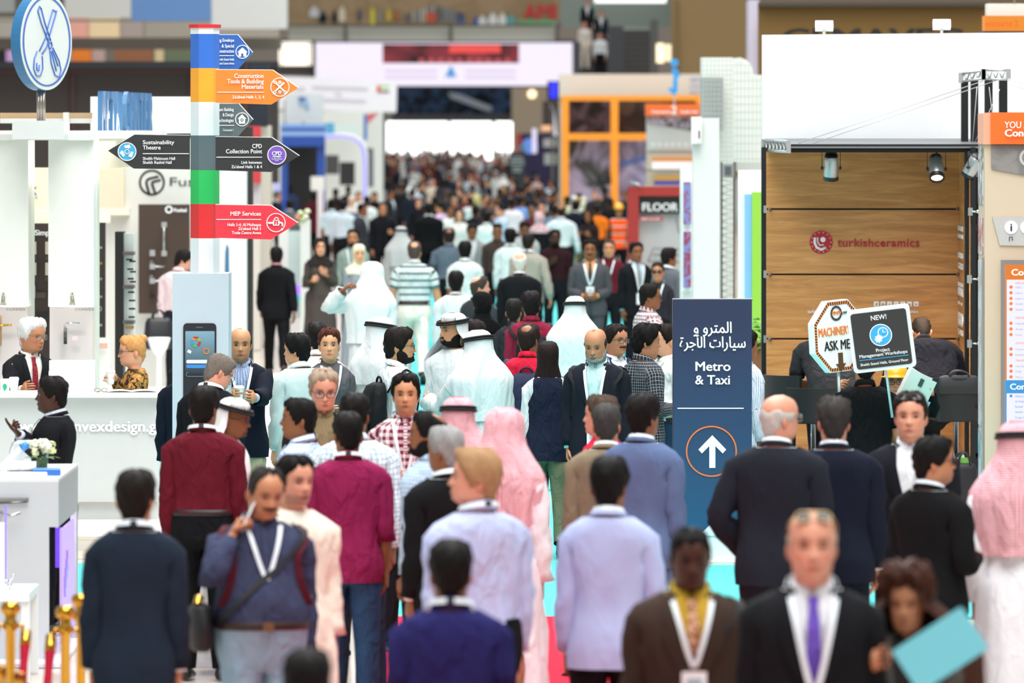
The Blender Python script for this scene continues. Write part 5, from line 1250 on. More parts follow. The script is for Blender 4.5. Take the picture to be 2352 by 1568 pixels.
ww = thing('white_pillar_wall', 'plain white pillar wall right of the sign post', 'pillar', 535, 1150, 212); pbox('pillar', 505, 385, 566, gy(212), 212, .6, flat('#D2D4D2', .45), ww); pbox('dark_edge', 565, 292, 580, gy(211), 211, .2, flat('#2B211E', .5), ww)
wpoly('blue_leaf_emblem', [(521, 562), (525, 570), (526, 628), (517, 628), (518, 580)], 212, .02, flat('#3A6A8C', .4), ww, .01)
bsn = thing('white_basin_stool', 'white rounded stool behind the sign post', 'stool', 365, 900, 193); m = MB(); m.lathe([(0, 0), (.16, 0), (.16, .02), (.03, .06), (.03, .5), (.10, .60), (.14, .72), (.125, .73), (0, .65)], 24); m.build('moulded_seat', flat('#F2F2F0', .3), bsn); bsn.location.z = zt
lcb = thing('floor_leaflet_stand', 'white box stand with pink leaflets behind the counter', 'stand', 236, 900, 250); pbox('box', 224, 785, 250, gy(250, .11), 250, .2, flat('#F0EDEA', .5), lcb); pbox('leaflet', 226, 788, 247, 800, 250.4, .02, flat('#E9B8A8', .5), lcb); lcb.location.z = lcb.location.z

# ------------------------------------------------------------------ sign post
TS = 318
tp = thing('sign_post', 'tall hexagonal sign post with coloured bands and arrow boards', 'signpost', 463, 1349, TS)
def hexp(name, y0, y1, c, grow=0.0):
    a = W(467, y1, TS)-tp.location; z1 = (W(467, y0, TS)-tp.location).z; r = .105+grow; m = MB()
    V = [(a.x+r*math.cos(math.radians(k*60+8)), a.y+.22+r*math.sin(math.radians(k*60+8)), z) for z in (a.z, z1) for k in range(6)]
    F = [(k, (k+1) % 6, 6+(k+1) % 6, 6+k) for k in range(6)]+[tuple(range(6))[::-1], tuple(range(6, 12))]
    m.add(V, F, 0, smooth=False); return m.build(name, flat(c, .4), tp)
hexp('cap', 55, 63, '#D8232F', .012); hexp('white_band', 63, 77, '#E9EEEE')
for n_, y0, y1, c in (('blue_band', 77, 156, '#2F6BC8'), ('orange_band', 156, 234, '#F3A32A'), ('white_band', 234, 311, '#DDE5E6'), ('grey_band', 311, 391, '#55666B'), ('green_band', 391, 469, '#21B85A'), ('red_band', 469, 548, '#DE2B2E'), ('white_band', 548, 632, '#E4EAEC')): hexp(n_, y0, y1, c)
pbs = pbox('plinth', 396, 628, 525, 1352, TS, .43, flat('#BEC8D1', .5), tp)
ph = empty('dummy'); bpy.data.objects.remove(ph)
wpoly('phone_outline', rrect(421, 742, 497, 920, 9), TS, .012, flat('#23262B', .3), tp, .008)
m_, nt, b = nodes_of('phone screen print'); tc = nt.nodes.new('ShaderNodeTexCoord'); sp = node(nt, 'ShaderNodeSeparateXYZ', {0: tc.outputs['Object']}); mr = node(nt, 'ShaderNodeMapRange', {0: sp.outputs[2], 1: (W(0, 860, TS)-tp.location).z, 2: (W(0, 765, TS)-tp.location).z}); nt.links.new(mixc(nt, mr.outputs[0], lin('#1E2328'), lin('#7FA0B2')), b.inputs['Base Color']); b.inputs['Roughness'].default_value = .4
wpoly('phone_screen', rrect(426, 760, 493, 905, 2), TS, .010, m_, tp, .010); wpoly('phone_speaker', rrect(450, 750, 466, 753, 1), TS, .006, flat('#55595E', .4), tp, .011)
for i, c in enumerate(('#C8202E', '#3FAE5C', '#2F8FD0', '#F0A030', '#7FB84A')):
    a0 = i*72; wpoly('ring_segment', [(450+r*math.cos(math.radians(a0+k)), 785+r*math.sin(math.radians(a0+k))) for r, kk in ((12, (0, 20, 40, 60)), (6, (60, 40, 20, 0))) for k in kk], TS, .006, flat(c, .5), tp, .013)
wpoly('logo_bar', [(444, 773), (456, 773), (456, 777), (444, 777)], TS, .006, flat('#C8202E', .5), tp, .014); wpoly('white_logo', [(433, 802), (440, 806), (438, 812), (430, 808)], TS, .006, PRN_W, tp, .014); wring('orange_logo', 474, 806, 6, 2.5, TS, flat('#E07A2A', .5), tp, .014)
for y, c in ((826, '#E9EEF2'), (837, '#3C86D0')): wpoly('button', rrect(428, y, 491, y+8, 4), TS, .006, flat(c, .5), tp, .014)
wstroke('button_outline', rrect(428, 855, 491, 864, 4), 1.2, TS, flat('#8B9298', .5), tp, .013)
def arrow(name, pts, c, lines, s=TS+.6, rule=None, icon=None, right=True, edge=True, ty=None):
    par = wpoly(name, pts, s, .03, flat(c, .45), tp, 0)
    if edge: wpoly(name+'_rim', [(x+(1.2 if i and right else 0), y-1.2) for i, (x, y) in enumerate(pts)], s-.15, .028, flat('#F4F6F6', .4), tp, 0)
    global BRD; BRD = par
    for t_, x, y, h, w in lines: wtext(t_, par, PRN_W, x, y, s, h, w, 'RIGHT' if right else 'LEFT', bold=.010)
    if rule: wpoly('rule_line', [(rule[0], rule[2]), (rule[1], rule[2]), (rule[1], rule[2]+1.6), (rule[0], rule[2]+1.6)], s, .004, PRN_W, par, .006)
def board_icon(x, y, r, s, fill=None, ring='#F4F6F6'):
    if fill: wpoly('icon_disc', circ(x, y, r), s, .004, flat(fill, .5), BRD, .005)
    wring('icon_ring', x, y, r, 1.8, s, flat(ring, .5), BRD, .007)
A = TS+.6
arrow('blue_arrow', [(470, 80), (546, 80), (580, 121), (546, 159), (470, 159)], '#2C5FAE', [('ing Envelope', 538, 96, 8, 37), ('& Special', 538, 109, 8, 28), ('Construction', 538, 121, 8, 38), ('Sheikh Saeed Halls', 538, 139, 5.5, 38), ('Trade Centre Arena', 538, 148, 5.5, 38)], s=312, rule=(500, 538, 127)); board_icon(557, 119, 15, 312)
wpoly('house_icon', [(548, 130), (548, 120), (545, 120), (557, 109), (569, 120), (566, 120), (566, 130), (559, 130), (559, 123), (554, 123), (554, 130)], 312, .004, PRN_W, BRD, .007)
arrow('orange_arrow', [(495, 160), (626, 161), (685, 202), (623, 240), (495, 236)], '#F0842E', [('Construction', 606, 179, 10.5, 67), ('Tools & Building', 606, 191.5, 10.5, 84), ('Materials', 606, 204, 10.5, 50), ("Za'abeel Halls 1, 2, 4", 607, 226, 7, 73)], rule=(499, 606, 211)); board_icon(643, 200, 21, A)
for pts, w in (([(633, 190), (654, 211)], 4.5), ([(631, 211), (653, 190)], 4.5)): wstroke('tool_icon', pts, w, A, PRN_W, BRD, .006)
for x, y in ((632, 189), (655, 212), (631, 212), (643, 189), (643, 211)): wring('tool_head', x, y, 2.6, 2.2, A, PRN_W, BRD, .007, n=12)
arrow('grey_arrow', [(470, 238), (548, 238), (581, 275), (546, 313), (470, 313)], '#5A6569', [('mart Building', 537, 255, 8, 37), ('& Design', 537, 267, 8, 25), ('Technologies', 537, 280, 8, 38), ('Concourse 1', 537, 301, 5.5, 24)], s=312, rule=(500, 538, 287)); board_icon(556, 274, 15, 312)
wpoly('smart_house_icon', [(549, 284), (549, 273), (546, 273), (556, 262), (566, 273), (563, 273), (563, 284)], 312, .004, PRN_W, BRD, .007); wring('signal_icon', 556, 275, 3, 1.2, 312, flat('#5A6569', .5), BRD, .013)
arrow('black_arrow_left', [(436, 311), (309, 309), (248, 346), (307, 387), (436, 389)], '#2B2D2E', [('Sustainability', 328, 331, 9.5, 72), ('Theatre', 328, 343, 9.5, 41), ('Sheikh Maktoum Hall', 328, 367, 7, 74), ('Sheikh Rashid Hall', 328, 376, 7, 66)], rule=(328, 434, 352), right=False); board_icon(292, 348, 20.5, A, '#3FA3CF')
for k in range(3):
    a0 = math.radians(k*120-90); c_, s_ = math.cos, math.sin
    q = [(292+r*c_(a0+o), 348+r*s_(a0+o)) for r, o in ((9, -.55), (15, -.45), (16, .25), (18, .3), (12, .75), (7, .25), (9, .2))]
    wpoly('recycle_arrow', q, A, .004, PRN_W, BRD, .010)
wring('globe_icon', 292, 348, 5, 1.3, A, PRN_W, BRD, .010)
arrow('black_arrow_right', [(495, 314), (624, 316), (687, 358), (623, 395), (495, 391)], '#2B2D2E', [('CPD', 602, 340, 10, 22), ('Collection Point', 602, 352, 10, 83), ('Link between', 602, 376, 7, 47), ("Za'abeel Halls 1 & 4", 602, 386, 7, 70)], rule=(497, 602, 360)); board_icon(636, 356, 21, A, '#7A55B8')
wtext('CPD', BRD, PRN_W, 636, 356, A, 9, 22, 'CENTER', bold=.02, proud=.014); wtext('MEMBER', BRD, PRN_W, 636, 361.5, A, 4, 20, 'CENTER', bold=.015, proud=.014); wtext('The CPD Certification', BRD, PRN_W, 636, 366, A, 2.5, 24, 'CENTER', bold=.02, proud=.014); wtext('Service', BRD, PRN_W, 636, 369.5, A, 2.5, 9, 'CENTER', bold=.02, proud=.014)
arrow('red_arrow', [(495, 470), (622, 472), (684, 512), (622, 550), (495, 546)], '#EE3444', [('MEP Services', 600, 495, 10, 70), ('Halls 1-4, Al Multaqua', 600, 519, 7, 77), ("Za'abeel Hall 3", 600, 528, 7, 52), ('Trade Centre Arena', 600, 537.5, 7, 67)], rule=(497, 600, 503)); board_icon(634, 511, 21, A)
wpoly('lock_icon', rrect(627, 505, 642, 518, 2), A, .004, PRN_W, BRD, .009); wring('lock_shackle', 635, 504, 4.5, 1.8, A, PRN_W, BRD, .009)
wstroke('plug_icon', [(616, 512), (627, 512)], 5, A, PRN_W, BRD, .006); wstroke('tap_icon', [(642, 511), (648, 512), (649, 520)], 5, A, PRN_W, BRD, .006); wpoly('drop_icon', circ(648, 526, 2.2, 10, 3), A, .004, PRN_W, BRD, .009)
for dx, dy in ((-3, -2), (3, -2), (-3, 2), (3, 2)): wpoly('fan_blade', circ(634.5+dx, 511.5+dy, 2.2, 8), A, .004, flat('#EE3444', .5), BRD, .013)

# ------------------------------------------------------------------ metro sign
MS = 303
ms = thing('metro_sign', 'navy free-standing direction sign with Arabic text and white up arrow', 'sign', 1637, 1300, MS)
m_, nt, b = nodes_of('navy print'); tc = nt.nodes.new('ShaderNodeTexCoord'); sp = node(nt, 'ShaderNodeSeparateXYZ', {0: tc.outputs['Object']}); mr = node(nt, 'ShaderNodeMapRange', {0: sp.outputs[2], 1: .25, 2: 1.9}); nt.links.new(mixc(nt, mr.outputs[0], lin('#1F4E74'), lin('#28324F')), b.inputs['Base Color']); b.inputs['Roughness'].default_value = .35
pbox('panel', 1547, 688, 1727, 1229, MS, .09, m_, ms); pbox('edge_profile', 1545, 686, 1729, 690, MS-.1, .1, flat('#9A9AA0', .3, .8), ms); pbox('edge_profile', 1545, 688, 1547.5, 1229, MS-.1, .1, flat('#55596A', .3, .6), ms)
pbox('base', 1556, 1229, 1727, 1294, MS, .25, flat('#ECEFEE', .4), ms); pbox('base_foot', 1550, 1290, 1733, 1300, MS+.3, .32, flat('#DDD9CF', .4), ms)
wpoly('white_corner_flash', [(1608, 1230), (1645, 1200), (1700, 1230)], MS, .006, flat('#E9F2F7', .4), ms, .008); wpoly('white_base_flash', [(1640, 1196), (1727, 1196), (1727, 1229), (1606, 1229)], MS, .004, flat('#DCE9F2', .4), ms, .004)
wtext(arabic('المترو و'), ms, PRN_W, 1637, 764, MS, 26, 88, 'CENTER', .02); wtext(arabic('سيارات الأجرة'), ms, PRN_W, 1637, 798, MS, 26, 152, 'CENTER', .02)
wtext('Metro', ms, PRN_W, 1637, 851, MS, 22, 81, 'CENTER', .022); wtext('& Taxi', ms, PRN_W, 1637, 882, MS, 22, 80, 'CENTER', .022)
wpoly('rule_line', [(1556, 936), (1708, 936), (1708, 938.5), (1556, 938.5)], MS, .004, PRN_W, ms, .005)
wring('orange_ring', 1634, 1036, 57, 3.5, MS, flat('#E2733F', .5), ms, n=56)
wpoly('up_arrow', [(1629, 1074), (1629, 1024), (1612, 1041), (1604, 1032), (1636, 999), (1668, 1032), (1660, 1041), (1643, 1024), (1643, 1074)], MS, .006, PRN_W, ms, .006)

# ------------------------------------------------------------------ ceramics stand
CS = 262; zp = .114
pm = MB(); pm.box(W(1745, 0, CS).x, FPX/278, 0, W(2268, 0, CS).x+.5, FPX/254, zp); pm.box(W(1745, 0, CS).x, FPX/278-.01, .0, W(2268, 0, CS).x+.5, FPX/278, .06, 1)
tag(pm.build('stand_platform', [flat('#D4D2CE', .3), BLK]), 'low white platform with black edge under the wood-panelled stand', 'platform')
def wood_mat():
    m, nt, b = nodes_of('oak veneer'); tc = nt.nodes.new('ShaderNodeTexCoord'); oi = node(nt, 'ShaderNodeObjectInfo')
    ad = node(nt, 'ShaderNodeVectorMath', {0: tc.outputs['Object'], 1: oi.outputs['Location']}); mp = node(nt, 'ShaderNodeMapping', {0: ad.outputs[0], 3: (1, 1, 11)})
    n = node(nt, 'ShaderNodeTexNoise', {'Vector': mp.outputs[0], 'Scale': 1.6, 'Detail': 7., 'Roughness': .65, 'Distortion': .7})
    rp = node(nt, 'ShaderNodeValToRGB', {0: n.outputs[0]}); e = rp.color_ramp.elements; e[0].position = .34; e[0].color = lin('#B87436')+(1,); e[1].position = .66; e[1].color = lin('#EFB06A')+(1,)
    mp2 = node(nt, 'ShaderNodeMapping', {0: ad.outputs[0], 3: (6, 6, 260)}); n2 = node(nt, 'ShaderNodeTexNoise', {'Vector': mp2.outputs[0], 'Scale': 1., 'Detail': 2.})
    nt.links.new(mixc(nt, .35, rp.outputs[0], mixc(nt, n2.outputs[0], lin('#9A5E2A'), lin('#EBB070'))), b.inputs['Base Color']); b.inputs['Roughness'].default_value = .45
    return m
WOOD = wood_mat(); WS = 258
tw = thing('wood_wall', 'wood-panelled stand wall with red round emblem and red lettering', 'wall panel', 1985, 1190, WS); tw.location.z = zp
ys = [340, 480, 630, 778, 927, 1075, 1121]
for y0, y1 in zip(ys, ys[1:]): pbox('panel', 1760, y0+2, 2203, y1-2, WS, .03, WOOD, tw, bev=.003)
pbox('backing', 1758, 330, 2206, 1120, WS-.3, .05, BLK, tw)
for y in ys[1:5]:
    for x in (1769, 2200):
        m = MB(); p = W(x, y, WS)-tw.location; m.lathe([(0, -.03), (.016, -.03), (.018, -.02), (.008, -.01), (.008, .02)], 10, at=(p.x, p.y-.03, p.z), axis='y'); m.build('panel_knob', flat('#C9C9C6', .25, .8), tw)
wpoly('emblem_disc', circ(1886, 556, 26.5, 32), WS, .006, flat('#BE1E2D', .5), tw, .008)
m = MB(); pts = []
for a in range(-20, 200, 20): pts.append((1884+14*math.cos(math.radians(a)), 557+16*math.sin(math.radians(a))))
wstroke('emblem_curl', [(1872, 545), (1871, 557), (1876, 568), (1886, 573), (1897, 568)], 7, WS, PRN_W, tw, .010); wpoly('emblem_dot', circ(1890, 550, 6, 14), WS, .006, PRN_W, tw, .016); wstroke('emblem_hook', [(1878, 545), (1878, 556), (1883, 563), (1892, 562)], 3.5, WS, PRN_W, tw, .012)
for k in range(14): a = k*.449; wpoly('emblem_speck', circ(1886+22.5*math.cos(a), 556+22.5*math.sin(a), 1.1, 6), WS, .003, PRN_W, tw, .012)
wtext('turkishceramics', tw, flat('#BE1E2D', .5), 1924, 566, WS, 20, 188, bold=.012, ext=.006, spacing=1.06)
for i, ch in enumerate(('f', 'G+', 't', 'o', 'in', 'p', '>')):
    x = 2007+i*15.2; wpoly('social_tile', rrect(x, 692, x+11.5, 703.5, 1.5 if i else .5), WS, .004, PRN_W, tw, .006); wtext(ch, tw, flat('#B8763A', .5), x+5.7, 701.5, WS, 6.5, 7 if len(ch) > 1 else 4.5, 'CENTER', .03, .016)
wtext('turkishceramics', tw, PRN_W, 1855, 719, WS, 8.5, 58, bold=.015); wtext('turkishceramics', tw, PRN_W, 2050, 719, WS, 8.5, 59, bold=.015)
# side return: narrow wood wall running towards the aisle
sr = MB(); a, b2 = W(2203, 0, WS), W(2217, 0, 263); z0_, z1_ = zp, HC-(350-HZ)/WS
V = [(a.x, a.y, z0_), (b2.x, b2.y, z0_), (b2.x+.05, b2.y, z0_), (a.x+.05, a.y, z0_), (a.x, a.y, z1_), (b2.x, b2.y, z1_), (b2.x+.05, b2.y, z1_), (a.x+.05, a.y, z1_)]
sr.add([Vector(v)-tw.location for v in V], [(0, 1, 5, 4), (1, 2, 6, 5), (2, 3, 7, 6), (4, 5, 6, 7), (3, 0, 4, 7)], 0, smooth=False); sr.build('side_return', WOOD, tw)
ang = math.atan2(b2.y-a.y, b2.x-a.x)
for t_, y, hh in (('LIFESTYLE', 528, 14), ('DECORATION', 545, 12), ('CERAMICS', 590, 16), ('GRES', 615, 18), ('HISTORY OF', 655, 12), ('ANATOLIA', 676, 24), ('IN', 697, 10), ('8000', 745, 40), ('YEARS', 765, 16)):
    o = wtext(t_, tw, PRN_W, 2203, y, WS, hh*.8, None, bold=.02); o.location = (a.x-tw.location.x-.012+.0, a.y-tw.location.y-.02, o.location.z); o.rotation_euler = (math.pi/2, 0, ang); xs = [v.co.x for v in o.data.vertices]; o.scale = (.85*(Vector(a)-Vector(b2)).length/max(.05, max(xs)-min(xs)), 1, 1); o.location.x -= .0
wpoly('splash_emblem', [(2204, 803), (2207, 820), (2211, 806), (2213, 830), (2211, 858), (2208, 878), (2205, 858), (2202, 850), (2203, 826)], 259.5, .004, PRN_W, tw, .03)
# black frame posts and glass
fpst = thing('truss_rig', 'black aluminium frame posts and beams carrying the ceramics stand', 'frame', 1985, 1190, CS); fpst.location.z = zp
for x0, x1, s in ((1749, 1760, 260), (2216, 2226, 264), (2230, 2241, 265)): pbox('post', x0, 338, x1, gy(s, zp), s, .06, BLK, fpst)
pbox('dark_glass', 2224, 395, 2300, gy(262, zp), 262, .02, flat('#0A0B0D', .06), fpst); pbox('glass_grey_text', 2230, 515, 2258, 530, 262.2, .005, flat('#1E2022', .3), fpst)
for y, xs_ in ((486, (2224, 2238)), (641, (2222, 2240)), (789, (2222, 2240))):
    pbox('clamp', xs_[0], y-9, xs_[0]+10, y+9, 265.5, .05, STEEL, fpst); m = MB(); p = W(xs_[1]+8, y, 266)-fpst.location; m.tube([(p.x-.06, p.y, p.z), (p.x, p.y, p.z)], .008, 8); m.lathe([(0, -.03), (.016, -.03), (.016, .0), (0, 0)], 10, at=(p.x, p.y-.01, p.z), axis='y'); m.build('clamp_knob', CHROME, fpst)
for y in (480, 629, 778): pbox('clamp', 1754, y-8, 1761, y+9, 260.4, .05, STEEL, fpst)
for (x0, x1, y0, y1, s, c) in ((1808, 2300, 331, 336, 264, '#2A2B2D'), (1808, 2300, 337, 340, 264.2, '#8C8F90'), (1808, 2300, 340, 350, 264, '#0F1012')): pbox('front_beam', x0, y0, x1, y1, s, .09, flat(c, .35, .4), fpst)
m = MB(); q = [W(1758, 318, 258), W(2222, 318, 258), W(2300, 332, 264), W(1812, 332, 264)]
m.add([Vector(v)-fpst.location for v in q]+[Vector(v)-fpst.location-Vector((0, 0, .03)) for v in q], [(0, 3, 2, 1), (4, 5, 6, 7), (0, 1, 5, 4), (1, 2, 6, 5), (2, 3, 7, 6), (3, 0, 4, 7)], 0, smooth=False); m.build('canopy', flat('#6A6D6E', .5, .3), fpst)
def truss(p, q, h, name='truss_beam', n=7):
    m = MB(); p = Vector(p)-fpst.location; q = Vector(q)-fpst.location; up = Vector((0, 0, h))
    for o in (Vector(), up): m.tube([tuple(p+o), tuple(q+o)], .012, 6)
    for i in range(n): a_, b_ = p.lerp(q, i/n), p.lerp(q, (i+1)/n); m.tube([tuple(a_), tuple(a_.lerp(b_, .5)+up), tuple(b_)], .008, 5)
    for e in (p, q): m.box(e.x-.02, e.y-.02, e.z-.01, e.x+.02, e.y+.02, e.z+h+.01)
    m.build(name, flat('#C6C8C8', .3, .8), fpst)
truss(W(1754, 345, 259), W(1811, 349, 264.5), .09); truss(W(1762, 340, 258), W(1808, 343, 263), .07)
for x0, x1 in ((2208, 2224), (2230, 2247), (2262, 2280), (2295, 2314)): pbox('upper_post', x0, 184, x1, 332, 261, .06, BLK, fpst)
truss(W(2207, 188, 261), W(2260, 180, 262), .07, n=4); truss(W(2258, 182, 262), W(2316, 182, 262.4), .08, n=4)
for (xa, ya), (xb_, yb) in (((1806, 338), (2258, 186)), ((1836, 340), (2290, 184)), ((2316, 182), (2420, 214)), ((2316, 192), (2420, 226)), ((2244, 200), (2234, 325)), ((2272, 200), (2286, 320)), ((2296, 205), (2240, 325))):
    m = MB(); m.tube([tuple(W(xa, ya, 263)-fpst.location), tuple(W(xb_, yb, 262)-fpst.location)], .004, 5); m.build('stay_cable', flat('#D9DCDC', .3, .6), fpst)
wf = thing('white_fascia', 'large blank white fabric fascia above the wood-panelled stand', 'fascia', 2050, 320, 256.5)
wpoly('fabric', [(1751, 80), (2420, 74), (2420, 322), (1751, 320)], 256.5, .12, flat('#E8EAED', .6), wf)
for (px, py) in ((1893, 60), (2163, 66)):
    f = thing('flood_lamp', f'white square flood lamp on top of the white fascia, {"nearer the tiled tower" if px < 2000 else "nearer the black stand posts"}', 'lamp', px, 80 if px < 2000 else 77, 256.2)
    m = MB(); mt_ = Matrix.Translation(Vector((0, 0, .08))) @ Matrix.Rotation(math.radians(-25), 4, 'X'); m.box(-.08, -.03, -.04, .08, .03, .04, 0, mt_); m.build('housing', flat('#E6E8E4', .4), f)
    m = MB(); m.box(-.06, -.036, -.028, .06, -.031, .028, 0, mt_); m.build('reflector', flat('#BFC3BC', .2, .5), f); m = MB(); m.tube([(0, .0, -.02), (0, .01, .05)], .014, 8); m.build('bracket', flat('#DADCD8', .4), f)
def spot(px, py, s, label, tilt, lit, rz=0, sc_=1.0):
    r = empty('spot_light', W(px, 350, s), math.radians(rz), label, 'lamp'); h = -(py-350)/s
    m = MB(); m.tube([(0, 0, 0), (0, 0, h*.35+.03)], .008, 6); m.tube([(-.012, 0, -.01), (-.03, .01, -.04), (-.012, 0, -.08)], .004, 5); m.build('stem', BLK, r)
    T_ = Matrix.Translation(Vector((0, 0, h))) @ Matrix.Rotation(math.radians(tilt), 4, 'X'); k = sc_
    def P(prof, name, mat):
        m = MB(); m.lathe([(a_*k, b_*k) for a_, b_ in prof], 24); o = m.build(name, mat, r); o.matrix_local = T_
    P([(0, .12), (.045, .12), (.058, .105), (.064, .07), (.066, -.09), (.060, -.10)], 'barrel', flat('#AEB4B6', .3, .7)); P([(.060, .105), (.05, .135), (0, .14)], 'back_cap', BLK); P([(.067, -.07), (.068, -.105), (.055, -.11), (.05, -.09)], 'rim', BLK)
    P([(.052, -.088), (.03, -.085), (0, -.084)], 'lens', emis('#FFD9A8', 6) if lit else flat('#3A3C3E', .1))
    m = MB(); m.tube([(-.09*k, 0, h), (-.07*k, 0, h)], .014, 8); m.tube([(.07*k, 0, h), (.09*k, 0, h)], .014, 8); m.tube([(-.08*k, 0, h), (-.08*k, 0, h+.15*k), (.08*k, 0, h+.15*k), (.08*k, 0, h)], .004, 5); m.build('yoke', BLK, r)
    if lit:
        d = bpy.data.lights.new('spot_light_lamp', 'SPOT'); d.energy = 320; d.spot_size = math.radians(70); d.color = (1, .85, .65); lo = bpy.data.objects.new('spot_light_lamp', d); COL.objects.link(lo); lo.location = W(px, py+30, s)+Vector((0, -.12, 0)); lo.rotation_euler = (math.radians(-20), 0, 0)
spot(1909, 386, 263, 'grey barrel spot light aimed at the wall, unlit side towards us', 16, False)
spot(2151, 388, 263, 'silver barrel spot light with glowing lens under the black beam', -38, True)
spot(2232, 384, 265, 'pale tilted spot light beside the black post', 30, False, 60, .9); spot(2246, 384, 264, 'second pale spot light crowded against the right kiosk', 34, False, -50, .9)
# stools
def stool(px, s, rz, label, zback, back_w=.42, seat_h=.78, group=None):
    r = empty('bar_stool', (W(px, 0, s).x, FPX/s, zp), math.radians(rz), label, 'stool', group); L = flat('#17191A', .35)
    m = MB(); m.lathe([(0, 0), (.21, 0), (.21, .012), (.06, .03), (0, .03)], 28); m.build('foot_plate', CHROME, r)
    m = MB(); m.lathe([(.032, .02), (.032, .45), (.022, .45), (.022, seat_h-.04)], 14); m.build('column', CHROME, r)
    m = MB(); m.tube([(-.15, .0, .32), (-.15, -.2, .3), (.15, -.2, .3), (.15, 0, .32)], .011, 8); m.tube([(-.15, 0, .32), (-.03, 0, .36)], .011, 8); m.tube([(.15, 0, .32), (.03, 0, .36)], .011, 8); m.build('foot_rest', CHROME, r)
    m = MB(); m.prism(rrect(-.20, seat_h-.06, .20, seat_h+.02, .03), -.20, .20); m.build('seat', L, r)
    P = np.zeros((7, 9, 3))
    for i in range(7):
        for j in range(9):
            u = (j/8-.5)*back_w; P[i, j] = (u, .20-.06*(2*u/back_w)**2, seat_h-.05+(zback-seat_h+.05)*i/6)
    m = MB(); m.grid(P); m.grid(P+np.array([0, .035, 0]), flip=True)
    for i, ed in enumerate((P[0], P[-1])): m.grid(np.array([ed, ed+[0, .035, 0]]), flip=i == 0)
    for j in (0, -1): m.grid(np.array([P[:, j], P[:, j]+[0, .035, 0]]), flip=j == 0)
    m.build('backrest', L, r); return r
stool(1868, 272, 170, 'black bar stool with grey-green back under the dark t-shirt sitter', 1.02); stool(1822, 266, 140, 'black bar stool half behind the leftmost bar stool back', 1.08, .40); stool(2196, 270, 186, 'black bar stool carrying a laptop bag on its back', 1.09, .44)
# bags
def soft_bag(name, px, py, s, w, h, d, label, mat, rz=0, strap=True, zb=None):
    p = W(px, py, s); r = empty(name, (p.x, p.y, p.z if zb is None else zb), math.radians(rz), label, 'bag')
    N_ = 24; rows = []
    for t, k in ((0, .86), (.06, .98), (.5, 1.03), (.85, .95), (.97, .82), (1, .6)):
        a = np.arange(N_)*2*PI/N_; rows.append(np.stack([w/2*k*spow(np.cos(a), .45), d/2*k*spow(np.sin(a), .5)*(1 if t < .8 else .8), np.full(N_, h*t)], -1))
    m = MB(); b_ = m.grid(np.array(rows), True); m.f.append([b_+5*N_+i for i in range(N_)]); m.uv.append([(0, 0)]*N_); m.m.append(0); m.sm.append(True); m.f.append([b_+i for i in range(N_)][::-1]); m.uv.append([(0, 0)]*N_); m.m.append(0); m.sm.append(True); m.build('bag_body', mat, r)
    for yy in (-d*.3, d*.3):
        m = MB(); m.tube([(w*.22*math.cos(t), yy, h*.96+h*.28*math.sin(t)) for t in np.linspace(0, PI, 11)], .011, 6); m.build('handle', mat, r)
    m = MB(); m.tube([(w/2*.75, -d*.2, h*.93), (0, -d*.24, h*.985), (-w/2*.75, -d*.2, h*.93)], .006, 5); m.build('zip', flat('#3C3C40', .3, .6), r)
    if strap: m = MB(); m.tube([(w*.48, 0, h*.85), (w*.60, -.02, h*.3), (w*.52, -.02, -h*.6), (w*.40, -.03, -h*.7)], .018, 6, sq=.35); m.build('shoulder_strap', mat, r)
    return r
LEA = flat('#16161A', .45)
soft_bag('laptop_bag', 2202, 905, 271, .36, .16, .13, 'black laptop bag lying on the bar stool by the frame', flat('#1B1B1E', .6), 4)
hb = soft_bag('handbag', 2212, 1152, 272, .24, .38, .15, 'black leather handbag with green packet standing on the platform', LEA, 10, False, zp)
pk = empty('tissue_packet', (W(2213, 0, 272).x, FPX/272, zp+.375), 0, 'green and white packet sticking out of the handbag', 'packet'); m = MB(); m.box(-.03, -.02, -.02, .05, .02, .05); m.build('packet', flat('#6FB24A', .5), pk); m = MB(); m.add([(-.04, 0, .0), (-.005, -.01, .09), (.02, 0, .03), (-.05, .01, .05)], [(0, 2, 1, 3), (3, 1, 2, 0)]); m.build('tissue', PRN_W, pk)
dc = thing('dark_suitcase', 'dark case behind the glass near the handbag', 'suitcase', 2246, 1120, 263); pbox('case', 2232, 1055, 2275, 1125, 263.5, .2, flat('#17181B', .5), dc); pbox('latch', 2236, 1062, 2240, 1066, 263.8, .02, STEEL, dc); pbox('handle', 2246, 1049, 2262, 1056, 263.6, .04, BLK, dc)
dc.location.z = dc.location.z
# ------------------------------------------------------------------ right kiosk
KS = 322
kk = thing('directory_kiosk', 'tall beige directory kiosk with orange header at the right edge', 'kiosk', 2330, 1363, KS)
pbox('body', 2262, 260, 2480, 1363, KS, .55, flat('#CBBBA3', .5), kk); pbox('orange_header', 2276, 258, 2480, 331, KS+.4, .58, flat('#EE6A1F', .45), kk); pbox('header_side', 2259, 260, 2277, 331, KS+.2, .5, flat('#F0A888', .45), kk)
wtext('YOU ARE HERE', kk, PRN_W, 2307, 294, KS+.5, 16, 124, bold=.005); wtext('Concourse 2', kk, PRN_W, 2307, 313, KS+.5, 17, 132, bold=.045)
wpoly('photo_band', [(2276, 333), (2480, 333), (2480, 420), (2352, 402), (2277, 388)], KS, .012, cloth('#7E7B78', 'mottled', '#8E8A88', .2, wrinkle=0, sheen=0), kk, .012); wring('photo_clock', 2362, 362, 18, 6, KS, flat('#D9D9D9', .3, .5), kk, .016)
